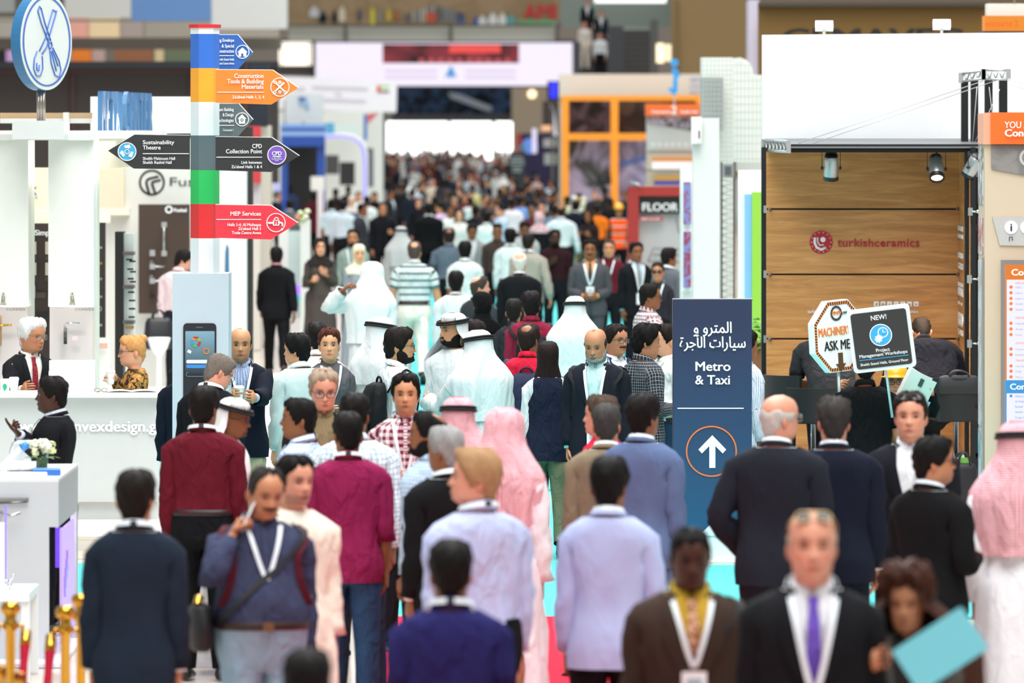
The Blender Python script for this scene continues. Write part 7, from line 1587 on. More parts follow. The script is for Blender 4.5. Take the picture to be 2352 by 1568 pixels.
goatee = person(1530, 752, 1.75, -62, 'man with goatee in white shirt and blue jeans facing left', s=290, shirt='#E6ECEA', pants='#24405A', belt='#2A1E18', tone='fair', hair=('receding', '#1A1411'), beard=('#1A1411', 'goatee', .010), arms=('belly', 'belly'), lanyard=1.2, head=(-6, 4, 0), brow=.2)
person(1490, 658, 1.766, 108, 'man in maroon and white checked shirt with glasses, facing right', s=232, shirt=('#F0ECEC', 'check', '#6B1F30', .036), tuck=False, sleeve=.5, tone='brown', hair=('receding', '#14100E'), thick=.02, glasses={}, head=(-10, 4, 0))
person(1355, 557, 1.80, 0, 'man in grey suit, peach shirt and badge, hands folded', s=171, suit='#4A4A4E', shirt='#E2A878', tie='#33363E', tone='brown', hair=('full', BLKH), thick=.022, beard=(BLKH, 'moustache'), lanyard=1.18, badge=True, arms=('clasp', 'clasp'), hscale=1.06, wd=1.08)
person(1399, 554, 1.72, -4, 'balding man in maroon jumper behind the grey suit', s=161, shirt='#5E1A26', tone='olive', hair=('buzz', '#3A302A'), bald='crown', thick=.005, lanyard=1.2, hscale=1.06, buttons=False)
person(1460, 562, 1.75, 22, 'man in black suit and pale shirt with badge, looking right', s=169, suit='#15171B', shirt='#C3D2E6', tie='#8A8E88', tone='brown', hair=('short', BLKH), thick=.02, lanyard=1.1, badge=True, hscale=1.05)
person(1511, 606, 1.64, -8, 'short woman in sunglasses behind the grey suit back', s=184, fem=True, shirt='#2A2A30', tone='tan', hair=('updo', '#2A1D18'), glasses=dict(sun=True), lanyard=1.2)
person(1535, 572, 1.78, 140, 'man in grey suit turned away near the red board', s=179, suit='#5A5D63', tone='brown', hair=('full', '#15100F'), head=(-16, 0, 0), lanyard=1.1)
person(1193, 586, 1.765, 178, 'white-haired balding man in black suit with back turned', s=186, suit='#141518', tone='pink', hair=('short', '#C9C2B8'), bald='crown', wd=1.14, thick=.012, hscale=1.05)
person(1213, 540, 1.80, 170, 'man in beige-grey suit behind the white-haired man', s=160, suit='#A39C8F', tone='olive', hair=('short', '#1E1A18'), wd=1.10, arms=('down', 'wide'), shirt='#E9EEF0', lanyard=1.1)
person(1172, 529, 1.79, 180, 'black-haired man in white shirt left of the beige suit', s=151, shirt='#D9E2E0', tone='brown', hair=('full', BLKH), thick=.022, lanyard=1.1)
person(1068, 558, 1.776, 180, 'man in white shirt with dark cross strap, back turned', s=169, shirt='#D3D8D6', sleeve=.5, tuck=False, tone='brown', hair=('full', BLKH), thick=.022); strap_man = PEOPLE[-1]
person(1032, 527, 1.80, 178, 'balding man in blue-grey checked short-sleeved shirt', s=151, shirt=('#66727E', 'grid', '#4A5666', .03), sleeve=.45, tone='brown', hair=('short', '#241D1A'), bald='spot', wd=1.10, arms=('wide', 'wide'))
person(921, 524, 1.78, 172, 'man in greyish-white robe and headcloth with dangling black cord', s=147, gown='#B7B9B8', ghutra='#C3C5C4', tone='brown', zend=1.15)
person(985, 466, 1.84, 180, 'broad man in black suit with white collar, back turned', s=115, suit='#0F1012', tone='brown', hair=('short', BLKH), wd=1.2, lanyard=1.1)
person(1275, 530, 1.78, 4, 'man in dark maroon shirt with hand on chest', s=151, shirt='#2C1519', tone='dark', hair=('short', BLKH), arms=('down', 'chest'), beard=(BLKH, 'full', .006))
person(1289, 474, 1.85, 176, 'bald-crowned man in white shirt walking away', s=119, shirt='#D3DEE0', tone='brown', hair=('short', '#241A15'), bald='crown', wd=1.15, arms=('wide', 'wide'), sleeve=.98)
person(1142, 517, 1.78, 2, 'man in brown checked shirt and dark cap with red front', s=143, shirt=('#4A3C38', 'grid', '#2E2624', .024), tone='brown', hair=('cap', '#17130F'), thick=.024)
person(1084, 516, 1.77, 4, 'brown-faced man with grey jacket looking down', s=141, jacket='#8E9090', shirt='#D9DCDC', tone='brown', hair=('buzz', BLKH), head=(0, 12, 0))
person(1118, 487, 1.77, 178, 'man in white waistcoat-like shirt, back turned, below the dark navy coat', s=122, shirt='#DDE6E4', sleeve=.35, tone='brown', hair=('short', BLKH))
person(1204, 508, 1.80, 6, 'dark-haired man looking down behind the beige suit', s=139, shirt='#B9BDBB', tone='brown', hair=('full', BLKH), head=(0, 22, 0))
person(1238, 489, 1.74, 176, 'woman in pink patterned headscarf and black cloak', s=121, fem=True, gown='#17171A', hijab=('#C99AA2', 'spots', '#E6D3D4', .03), tone='tan')
person(762, 458, 1.80, 182, 'dark-haired man in white shirt, left of two side by side', s=106, shirt='#BFD2DA', sleeve=.5, tone='brown', hair=('short', BLKH))
person(787, 456, 1.82, 178, 'dark-haired man in pale blue-white shirt, right of two side by side', s=109, shirt='#C3CED8', tone='brown', hair=('short', BLKH), wd=1.12)
person(721, 441, 1.80, 176, 'man in maroon polo by the blue gateway', s=95, shirt='#4A141E', sleeve=.4, tuck=False, tone='brown', hair=('short', BLKH), wd=1.1)
person(665, 455, 1.74, 178, 'man in grey jacket beside the glass display case', s=103, jacket='#5A5D5E', tone='dark', hair=('short', BLKH), open_=False)
person(664, 423, 1.76, 184, 'man in blue shirt in front of the black doorway', s=82, shirt='#34405E', tone='dark', hair=('short', BLKH), wd=1.1)
person(636, 436, 1.76, 100, 'grey-haired man in dark suit looking right near the gateway', s=91, suit='#1B1E26', tone='tan', hair=('short', '#55504C'))
person(879, 465, 1.84, 4, 'person in black jacket facing us with hand at the waist', s=114, jacket='#14161C', shirt='#14161C', tone='tan', hair=('full', '#17110E'), arms=('hold', 'down'), open_=False)
person(832, 473, 1.80, 60, 'brown-faced man in dark jacket left of the black-jacketed person', s=113, jacket='#33343A', shirt='#BFC3C4', tone='brown', hair=('short', BLKH))
person(1352, 482, 1.74, -24, 'long-haired woman reading a white paper near the flowers', s=117, fem=True, shirt='#241E1E', pants='#2F4A38', tone='brown', hair=('full', '#120E0E'), thick=.02, long=dict(open=70, z=1.2, spread=.5), arms=('phone', 'phone'))
hivis = person(1421, 472, 1.74, 8, 'woman in orange high-visibility vest and yellow hard hat', s=110, fem=True, shirt='#1A1A1C', tone='tan', hair=('full', '#17110F'), long=dict(open=75, z=1.25, spread=.45), vest=('#FF5A1E', 'stripe', '#B9A9A0', .16), open_=False, arms=('hips', 'down'))
person(1389, 430, 1.78, 176, 'cameraman in black carrying a large camera', s=86, shirt='#1B1C1E', tone='tan', hair=('short', BLKH), arms=({'px': (1396, 446, 87.3), 'curl': 50}, 'down'), tuck=False, fix=True); cam_man = PEOPLE[-1]
person(1322, 462, 1.78, 178, 'man in dark navy suit behind the white-shirted bald-crowned man', s=107, suit='#171C28', tone='brown', hair=('short', BLKH))
# people at the ceramics stand
sit_l = person(1912, 735, 1.80, 176, 'person in dark t-shirt slumped on a bar stool, head behind octagon sign', s=267, z0=.03, shirt='#2A2C2F', sleeve=.45, tuck=False, tone='tan', hair=('short', BLKH), legs='stool', lean=34, side=7, wd=1.22, pants='#17181C', arms=('belly', 'belly'))
person(1893, 795, 1.62, 150, 'pale-armed person in black top hidden behind the dark t-shirt sitter', s=262.5, z0=.114, fix=True, fem=True, shirt='#121214', sleeve=.35, tuck=False, tone='fair', hair=('short', BRNH))
person(2132, 742, 1.86, 190, 'broad hunched man in dark navy shirt sitting at the stand', s=266, z0=-.03, shirt='#15161F', tuck=False, tone='tan', hair=('short', '#241A15'), thick=.010, legs='stool', lean=36, wd=1.5, pants='#15161A', arms=('belly', 'belly'), side=-4, head=(0, 12, 0))
man_sign = person(1986, 806, 1.71, 184, 'man in black t-shirt whose head is hidden by the square sign', s=319, z0=0, shirt='#0F1113', sleeve=.45, tuck=False, tone='tan', hair=('short', BLKH), wd=1.14, arms=('belly', 'belly'), fix=True)
vest_w = person(2058, 846, 1.57, -6, 'woman in yellow hard hat, glasses and orange vest at the wood wall', s=315.5, z0=0, fem=True, shirt='#141416', vest=('#F4692A', 'stripe', '#3A3A3E', .3), open_=False, tone='fair', hair=('updo', '#5A2E1C'), long=dict(open=70, z=1.3, spread=.45), glasses={}, fix=True, arms=({'px': (2138, 888, 319), 'curl': 55, 'pole': (.7, .1, -1)}, {'px': (1914, 872, 319), 'curl': 60, 'pole': (-.7, .1, -1)}))
person(1711, 764, 1.70, 120, 'person in blue-striped white shirt half behind the navy metro sign', s=290, shirt=('#DDE3EA', 'pin', '#8FA3C0', .014), tuck=False, tone='brown', hair=('short', BLKH))

# ------------------------------------------------------------------ things carried
def local_thing(fig, name, at, label, cat, group=None):
    """an Empty placed at a point given in the wearer's own coordinates"""
    M = fig.root.matrix_basis; o = empty(name, M @ Vector(at), fig.root.rotation_euler.z, label, cat, group); o.scale = fig.root.scale; return o
def backpack(fig, color, label, w=.30, h=.44, d=.16):
    base = fig.bend(np.array([0, .13, .93])); o = local_thing(fig, 'backpack', base, label, 'backpack'); m_ = cloth(color, rough=.6, wrinkle=.4)
    n = 24; rows = []
    for t, k in ((0, .8), (.05, .96), (.45, 1.04), (.8, .98), (.94, .8), (1, .45)):
        a = np.arange(n)*2*PI/n; z = .93+h*t
        P = np.stack([w/2*k*spow(np.cos(a), .5), .125+d*(.5+.5*spow(np.sin(a), .6))*k*(1-.25*t), np.full(n, z)], -1); rows.append(fig.bend(P)-base)
    mb = MB(); b = mb.grid(np.array(rows), True)
    for r, rev in ((5, 0), (0, 1)): f = [b+r*n+i for i in range(n)]; mb.f.append(f[::-1] if rev else f); mb.uv.append([(0, 0)]*n); mb.m.append(0); mb.sm.append(True)
    mb.build('pack_body', m_, o)
    rows = []
    for t, k in ((0, .75), (.1, .9), (.8, .9), (1, .7)):
        a = np.arange(n)*2*PI/n; P = np.stack([w*.40*k*spow(np.cos(a), .5), .125+d*.92+.035*k*np.maximum(0, np.sin(a)), np.full(n, .97+h*.42*t)], -1); rows.append(fig.bend(P)-base)
    mb = MB(); mb.grid(np.array(rows), True); mb.build('front_pocket', m_, o)
    for sx in (1, -1):
        P = np.zeros((14, 3, 3))
        for i in range(14):
            t = i/13; ang = t*PI
            if t < .62: z = 1.30+.175*math.sin(min(1, t/.42)*PI/2) if t < .42 else 1.475-.22*(t-.42)/.20*.6; psi = sx*(PI-.5-(t/.62)*(PI-1.15))
            else: z = 1.343-.24*(t-.62)/.38; psi = sx*(.65+.40*((t-.62)/.38)**2)
            for j, e in enumerate((-.02, 0, .02)):
                q = fig.T(psi, z, .030 if z < 1.46 else .042); q[0] += e*.9; P[i, j] = fig.bend(q)-base
        mb = MB(); mb.grid(P, flip=sx > 0); mb.grid(P+np.array([0, 0, -.006]), flip=sx < 0); mb.build('shoulder_strap', m_, o)
    mb = MB(); z = .93+h; q = fig.bend(np.array([0, .15, z]))-base; mb.tube([tuple(q+np.array([.05*math.cos(t), 0, .04*math.sin(t)])) for t in np.linspace(0, PI, 8)], .009, 6); mb.build('grab_handle', m_, o)
    return o
backpack(beard_bp, '#141517', 'black ribbed backpack on the bearded man with glasses'); backpack(bp_maroon, '#17181B', 'black backpack over the dark red shirt'); backpack(bp_red, '#232B42', 'navy backpack over the bright red polo'); backpack(bald_beard, '#1B1C20', 'black backpack on the bald grey-bearded man'); backpack(man_phone, '#4A1420', 'maroon backpack on the man talking on the phone')
def cross_strap(fig_root, label, color):
    fig = [f for f in FIGS if f.root == fig_root][0]
    base = fig.bend(fig.T(PI*1.5, 1.0, .05)); o = local_thing(fig, 'shoulder_bag', base, label, 'bag'); P = np.zeros((25, 2, 3))
    for i in range(25):
        ps = -PI/2-.15+i/24*2*PI; z = 1.24+.235*math.cos(ps-PI/2+ .0)*1.0; z = min(z, 1.47)
        for j, e in enumerate((-.016, .016)): P[i, j] = fig.bend(fig.T(ps, z+e, .032 if z < 1.44 else .04))-base
    mb = MB(); mb.grid(P); mb.grid(P, flip=True); mb.build('strap', flat(color, .6), o)
    mb = MB(); a = np.arange(16)*2*PI/16
    mb.grid(np.array([np.stack([-.03+.05*k*np.cos(a), .13*k*spow(np.sin(a), .6), np.full(16, z)], -1) for k, z in ((.7, -.12), (1, -.1), (1, .08), (.7, .1))]), True); mb.build('bag_body', flat(color, .6), o)
    return o
FIGS = FIGS2
def hand_at(fig, sx):
    M = fig.root.matrix_basis; p, t, sd, pn = fig.hands[sx]; R = M.to_3x3().normalized()
    return M @ Vector(p), R @ Vector(t), R @ Vector(sd), R @ Vector(pn)
def phone(fig, sx, label, color='#1A1A1C', flip=False):
    p, t, sd, pn = hand_at(fig, sx); o = empty('phone', p, 0, label, 'phone'); X = t.cross(pn).normalized(); B = Matrix((t, pn, t.cross(pn))).transposed().to_4x4(); o.rotation_euler = B.to_euler()
    mb = MB(); mb.box(-.02, -.004, -.036, .125, .004, .036); mb.build('case', flat(color, .3), o); mb = MB(); mb.box(-.008, -.0052, -.032, .113, -.004, .032); mb.build('screen', flat('#30343A', .08), o); return o
phone(man_phone, -1, 'phone held at the ear of the navy-shirted man', '#C9CCD2'); phone(woman_folder, -1, 'brown-cased phone in the hand of the curly-haired woman', '#4A2E22'); phone(saudi, -1, 'black phone hanging in the hand of the robed walker')
def held_cup(fig, sx, label):
    p, t, sd, pn = hand_at(fig, sx); o = empty('paper_cup', p-Vector((0, 0, .05))+pn*.012, 0, label, 'cup')
    m = MB(); m.lathe([(0, 0), (.028, 0), (.029, .004), (.038, .10)], 18); m.build('cup_body', flat('#EDEEEA', .5), o); m = MB(); m.lathe([(.041, .098), (.041, .106), (.036, .112), (.034, .118), (0, .116)], 18); m.build('lid', flat('#F6F6F4', .35), o); return o
held_cup(bald_cup, -1, 'white paper cup held by the balding man in navy blazer'); held_cup(blonde, -1, 'white paper cup raised by the blonde woman')
# turquoise folder
p, t, sd, pn = hand_at(woman_folder, 1)
fo = empty('folder', W(2160, 1492, 640), 0, 'turquoise folder held up by the curly-haired woman', 'folder'); fo.rotation_euler = (math.radians(-12), math.radians(-32), math.radians(8))
mb = MB(); mb.prism([(-.15, -.09), (.14, -.09), (.15, -.08), (.15, .08), (.14, .09), (-.15, .09)], -.004, 0); mb.build('cover', flat('#6FBFCB', .35), fo); mb = MB(); mb.prism([(-.145, -.085), (.142, -.085), (.142, .082), (-.145, .082)], .0005, .006); mb.build('papers', flat('#F1F1EC', .6), fo); mb = MB(); mb.prism([(-.15, -.09), (.15, -.09), (.15, .088), (-.15, .088)], .0065, .0095); mb.build('back_cover', flat('#5FAFBC', .35), fo)
# straps on the brown blazer and the navy shirt
cross_strap(man_yellow.root, 'black shoulder bag strap over the brown blazer', '#111112'); cross_strap(man_phone.root, 'black sling pouch worn across the navy shirt', '#121216')
# racerback top over white sleeves
rf = [f for f in FIGS2 if f.root == long_w][0]; zs = np.array([.80, .88, .96, 1.04, 1.11, 1.16, 1.20, 1.25, 1.30, 1.36, 1.42, 1.46, 1.478]); wz = np.interp(zs, [1.12, 1.16, 1.20, 1.25, 1.30, 1.36, 1.42, 1.478], [PI, 2.5, 2.0, 1.25, .85, .60, .62, .95])
for c0, nm in ((PI, 'racerback_top'), (0, 'racerback_front')):
    P = np.array([rf.bend(rf.T(c0+np.linspace(-w, w, 33)*(1 if c0 else min(1, 1.3*w)/w if w > 2 else 1), z, .030+.06*max(0, .98-z))) for z, w in zip(zs, wz)]); mb = MB(); mb.grid(P); mb.build(nm, cloth('#1D2336'), long_w)
# held signs at the ceramics stand
def octa(cx_, cz_, r, k=1.0): return [(cx_+r*k*math.cos(math.radians(22.5+45*i)), cz_+r*math.sin(math.radians(22.5+45*i))) for i in range(8)]
hp, *_ = hand_at(vest_w, -1)
og = empty('octagon_sign', W(1926, 862, 319.5), math.radians(38), 'white octagon sign with orange hazard rim and machinery text', 'sign')
C0 = .265; R0 = .278
mb = MB(); mb.prism(octa(0, C0+.02, R0, .93), -.03, .03); mb.build('board', flat('#EFF2F1', .45), og); og.rotation_euler = (0, math.radians(-4), math.radians(38))
m_, nt, b = nodes_of('hazard stripes'); tc = nt.nodes.new('ShaderNodeTexCoord'); sp = node(nt, 'ShaderNodeSeparateXYZ', {0: tc.outputs['Object']})
at = math_n(nt, 'ARCTAN2', math_n(nt, 'SUBTRACT', sp.outputs[2], C0+.02), sp.outputs[0]); sw = math_n(nt, 'LESS_THAN', math_n(nt, 'FRACT', math_n(nt, 'MULTIPLY', at, 72/6.2832)), .5)
nt.links.new(mixc(nt, sw, lin('#E8863A'), lin('#1C1A18')), b.inputs['Base Color']); b.inputs['Roughness'].default_value = .5
mb = MB(); o8 = octa(0, C0+.02, R0*.97, .93); i8 = octa(0, C0+.02, R0*.88, .93); V = [(x, -.033, z) for x, z in o8]+[(x, -.033, z) for x, z in i8]; mb.add(V, [(i, (i+1) % 8, 8+(i+1) % 8, 8+i) for i in range(8)], 0, smooth=False); mb.build('hazard_rim', m_, og)
KO = .847
def otext(s_, x, z, h, fit, mat): 
    o = text(s_, og, mat, (x*KO, -.034, C0+(z-C0)*KO), h*KO, align='CENTER', bold=.012, fit=fit*KO); return o
otext('MACHINERY', -.055, C0+.035, .075, .36, flat('#E8822E', .5)); otext('ASK ME', -.03, C0-.09, .085, .29, flat('#1B1B1C', .5))
mb = MB(); mb.prism([(-.021, C0-.10), (.021, C0-.10), (.021, C0-.178), (.047, C0-.178), (0, C0-.237), (-.047, C0-.178), (-.021, C0-.178)], -.036, -.031); mb.build('down_arrow', flat('#5A3C1C', .5), og)
mb = MB(); a = np.arange(24)*2*PI/24; mb.grid(np.array([np.stack([rr*np.cos(a)-.02, np.full(24, -.034), C0+.186+rr*np.sin(a)], -1) for rr in (.038, .055)]), True, smooth=False, flip=False); mb.build('tyre_emblem', flat('#3A3C40', .5), og); otext('PMV', -.02, C0+.205, .035, .11, flat('#E8822E', .5)); otext('LIVE', .07, C0+.207, .022, .06, flat('#55585C', .5))
mb = MB(); mb.tube([(0, 0, -.28), (0, 0, .02)], .012, 8); mb.build('handle', flat('#C9CCCC', .3, .6), og)
sq = empty('square_sign', W(2034, 850, 323), 0, 'black square sign with white rim announcing project management workshops', 'sign'); sq.rotation_euler = (math.radians(8), math.radians(-7), math.radians(-6)); sq.scale = (.855,)*3
def rr_(x0, z0, x1, z1, r): return [(x, -y) for x, y in rrect(x0, -z1, x1, -z0, r)]
mb = MB(); mb.prism(rr_(-.262, .005, .262, .535, .035), -.02, .02); mb.build('board', flat('#E9F1F5', .45), sq); mb = MB(); mb.prism(rr_(-.232, .035, .232, .505, .025), -.026, -.018); mb.build('black_face', flat('#2E3132', .45), sq)
for s_, z, h, fit in (('NEW!', .435, .042, .13), ('Project', .165, .030, .115), ('Management Workshops', .130, .028, .40), ('Sheikh Saeed Halls, Ground Floor', .062, .022, .40)): text(s_, sq, PRN_W, (0, -.027, z), h, align='CENTER', bold=.012, fit=fit)
mb = MB(); mb.prism([(-.205, .108), (.205, .108), (.205, .113), (-.205, .113)], -.029, -.026); mb.build('rule_line', PRN_W, sq)
mb = MB(); a = np.arange(32)*2*PI/32; cz = .305
mb.prism([(.088*math.cos(t_), cz+.088*math.sin(t_)) for t_ in a], -.030, -.026); mb.build('blue_disc', flat('#38AEE6', .45), sq)
def sring(r0, r1, x, z, name, y=-.032): 
    mb = MB(); mb.grid(np.array([np.stack([x+rr*np.cos(a), np.full(32, y), z+rr*np.sin(a)], -1) for rr in (r0, r1)]), True, smooth=False); mb.build(name, PRN_W, sq)
sring(.086, .094, 0, cz, 'disc_rim'); sring(.036, .044, .02, cz+.02, 'clock_ring')
mb = MB(); mb.tube([(.02, -.031, cz+.045), (.02, -.031, cz+.02), (.042, -.031, cz+.02)], .004, 5); mb.build('clock_hands', PRN_W, sq)
mb = MB(); mb.prism([((.034 if i % 4 < 2 else .026)*math.cos(i*PI/16)-.022, (.034 if i % 4 < 2 else .026)*math.sin(i*PI/16)+cz-.03) for i in range(32)], -.034, -.030); mb.build('gear_icon', PRN_W, sq); sring(.008, .014, -.022, cz-.03, 'gear_hub', -.036)
bpy.data.objects[sq.children[-1].name].data.materials[0] = flat('#38AEE6', .45)
mb = MB(); mb.tube([(0, .02, .06), (0, .06, -.10), (0, .10, -.42)], .011, 8); mb.build('pole', flat('#D6DADB', .3, .5), sq)
# magazines in the woman's raised hand
hp, ht, hs_, hn = hand_at(vest_w, 1)
mg = empty('magazines', hp+Vector((0, -.02, 0)), 0, 'fan of pale green and blue brochures held beside the hard hat woman', 'brochures'); mg.rotation_euler = (math.radians(6), math.radians(28), math.radians(-20))
for i, (c, dx, dz, k) in enumerate((('#BFE0D6', 0, 0, 1), ('#8FC4DC', .03, -.14, .95), ('#E9F0EA', -.03, .03, .92))):
    mb = MB(); P = np.array([[(-.16+dx+.21*u*k, .012*i-.03*math.sin(u*PI), -.26+dz+.32*v*k) for u in np.linspace(0, 1, 7)] for v in (0, .5, 1)]); mb.grid(P); mb.grid(P+np.array([0, .004, 0]), flip=True); mb.build('brochure', flat(c, .35), mg)
mb = MB(); mb.box(-.06, -.036, -.02, -.03, -.033, .04); mb.build('printed_block', flat('#2A4A44', .5), mg)
hat_c = '#F2B01E'
def hard_hat(fig, label):
    o = local_thing(fig, 'hard_hat', fig.pose(np.array([[0, 0, CHIN+.165]]))[0], label, 'hard hat'); o.rotation_euler.z += 0
    mb = MB(); psi = np.arange(28)*2*PI/28; rows = []
    for hz_, of_ in ((.158, .05), (.160, .052), (.166, .024), (.185, .028), (.205, .036), (.222, .036), (.236, .03)):
        q = fig.H(psi, min(hz_, .2325), of_, face=False); q[:, 2] = CHIN+hz_+ (.03 if hz_ > .2 else .0)*((hz_-.2)/.03); q[:, 1] -= (.035*np.clip(np.cos(psi), 0, 1) if hz_ < .163 else 0); rows.append(fig.pose(q))
    rows = np.array(rows); base = fig.pose(np.array([[0, 0, CHIN+.165]]))[0]
    b_ = mb.grid(rows-base, True); n = 28; mb.f.append([b_+6*n+i for i in range(n)]); mb.uv.append([(0, 0)]*n); mb.m.append(0); mb.sm.append(True)
    mb.build('shell', flat(hat_c, .3), o); mb = MB(); k = [fig.pose(np.array([[0, y, CHIN+z]]))[0]-base for y, z in ((-.11, .2), (-.07, .25), (0, .272), (.07, .252), (.11, .2))]; mb.tube([tuple(v) for v in k], .012, 6); mb.build('ridge', flat(hat_c, .3), o); return o
hard_hat(vest_w, 'yellow hard hat on the woman at the wood wall'); hard_hat(hivis, 'yellow hard hat above the orange high-visibility vest')
# bags and a camera in the crowd
cm = empty('video_camera', W(1385, 415, 87), 0, 'black shoulder video camera above the crowd by the orange frames', 'camera'); mb = MB(); mb.box(-.16, -.1, -.1, .22, .1, .12); mb.build('camera_body', BLK, cm); mb = MB(); mb.lathe([(.05, 0), (.05, .16), (.065, .17), (.065, .24), (.0, .235)], 14, axis='y'); o = mb.build('lens', BLK, cm); o.location = (0, -.1, 0); mb = MB(); mb.tube([(-.15, 0, .12), (-.12, 0, .2), (.1, 0, .2), (.14, 0, .12)], .015, 6); mb.build('carry_handle', BLK, cm)
mb = MB(); mb.tube([(.0, .0, -.1), (0, 0, -.35)], .03, 6); mb.build('support_grip', BLK, cm)
pinkp = person(412, 575, 1.74, 168, 'man in pale pink shirt at the brown handle board', s=190, z0=.11, shirt='#E3CDD0', pants='#1E2026', tone='pink', hair=('full', '#171110'), thick=.022, head=(-60, 20, 0), wd=1.08)
soft_bag('duffel_bag', 364, 802, 192, .33, .38, .22, 'black duffel bag hanging at the pink-shirted man', LEA, 10, True)
# flowers near the orange frames
fb = thing('flower_display', 'cream flower arrangement at the foot of the orange frames', 'flowers', 1320, 628, 98); rg = random.Random(4)
mb = MB(); mb.lathe([(0, 0), (.2, 0), (.08, .1), (.07, 1.1), (.16, 1.3), (0, 1.3)], 14); mb.build('pot', flat('#6A7A5A', .5), fb)
for i in range(14):
    mb = MB(); mb.lathe([(0, -.03), (.06, -.02), (.07, .02), (.03, .05), (0, .05)], 8); o = mb.build('bloom', flat(('#E6E2C8', '#D8DAB8', '#EFEBDD', '#C9923A')[i % 4], .7), fb); o.location = (rg.uniform(-.25, .25), rg.uniform(-.2, .2), 1.35+rg.uniform(0, .45))
mb = MB()
for i in range(50):
    a, h = rg.uniform(0, 6.28), rg.uniform(1.2, 1.7); p = Vector((rg.uniform(-.2, .2), rg.uniform(-.2, .2), h)); d = Vector((math.cos(a), math.sin(a), .3))*.12; e = Vector((-math.sin(a), math.cos(a), 0))*.03; mb.add([p, p+d*.5+e, p+d, p+d*.5-e], [(0, 1, 2, 3)])
mb.build('foliage', flat('#4A6A34', .6), fb)['kind'] = 'stuff'
# ------------------------------------------------------------------ far crowd: one of each kind is built, then copied with its own colours
PROTO = {}; FAR = []; ZOF = {}
DESC = {'shirt': 'shirt', 'tee': 'short-sleeved shirt', 'suit': 'suit', 'gown': 'robe and headcloth', 'abaya': 'cloak and headscarf', 'long': 'top, long hair'}
def cname(c):
    r, g, b = (int(c[i:i+2], 16) for i in (1, 3, 5)); mx, mn = max(r, g, b), min(r, g, b)
    if mx-mn < 26: return 'white' if mx > 200 else 'pale grey' if mx > 140 else 'grey' if mx > 80 else 'black'
    if r == mx: return ('pink' if mn > 150 else 'dark red' if r < 120 else 'red') if b >= g-12 else ('yellow' if g > 150 and r > 190 else 'beige' if mx > 160 else 'brown')
    if b == mx: return 'pale blue' if mx > 175 else 'blue' if mx > 90 else 'navy'
    return 'pale green' if mx > 170 else 'green'
def far(x, y, kind, top, tone='brown', hair='#120E0D', face=0, H=1.72, style='short', bald=None, s=None, z0=0.0, pants='#16171B', leg='stand', label=None, nod=0):
    key = (kind, style, bald, leg)
    s = s or (y-HZ)/(HC-H-z0); p = W(x, y, s)
    if z0 == 0: p = clear_spot(p); s = FPX/p.y
    if key not in PROTO:
        kw = dict(N=16, collar=False, buttons=False, eyes=False, tone=tone, hair=(style, hair), bald=bald, legs=leg, thick=.02 if style == 'full' else .015)
        if kind == 'suit': kw.update(suit=top, shirt='#DADFE3')
        elif kind == 'gown': kw.update(gown=top, ghutra='#E9ECEC', agal=True)
        elif kind == 'abaya': kw.update(gown=top, hijab=hair, fem=True)
        elif kind == 'long': kw.update(shirt=top, fem=True, tuck=False, long=dict(open=75, z=1.28, spread=.45))
        else: kw.update(shirt=top, sleeve=.45 if kind == 'tee' else .98, wd=1.05)
        fig = person(x, y, H, face, 'x', s=s, z0=z0, fix=True, **kw); r = fig.root; PROTO[key] = r; ZOF[key] = r.location.z-z0
        for c in r.children_recursive:
            for sl in c.material_slots: m0 = sl.material; sl.link = 'OBJECT'; sl.material = m0
    else:
        r = copy_tree(PROTO[key])
    r.location = (p.x, p.y, z0+ZOF[key]); r.rotation_euler = (0, 0, math.radians(face)); r.scale = (H/1.75,)*3
    for c in r.children_recursive:
        n = c.name.split('.')[0]; sl = c.material_slots
        if n == 'body': sl[0].material = skin(tone)
        elif n in ('hair', 'long_hair'): sl[0].material = hairm(hair)
        elif n == 'trousers': sl[0].material = cloth(top if kind == 'suit' else pants)
        elif n == 'shirt' and kind == 'suit': sl[0].material = cloth('#DADFE3')
        elif n in ('shirt', 'jacket', 'lapel', 'jacket_collar', 'kandura', 'abaya'): sl[0].material = cloth(top)
        elif n == 'headscarf': sl[0].material = cloth(hair)
    r['group'] = 'people in the far crowd'
    a = (face+180) % 360-180; view = 'facing us' if abs(a) < 55 else 'seen from behind' if abs(a) > 125 else 'turned right' if a > 0 else 'turned left'
    who = 'bald person' if bald else 'person'
    if label: r['label'] = label
    else: FAR.append((r, x, y, f'{cname(top)} {DESC[kind]}', view, who))
    return r
LB, WH, DK, NV, PK = '#B4C6DA', '#D3DAD8', '#191A1E', '#1B2230', '#D9C3CE'
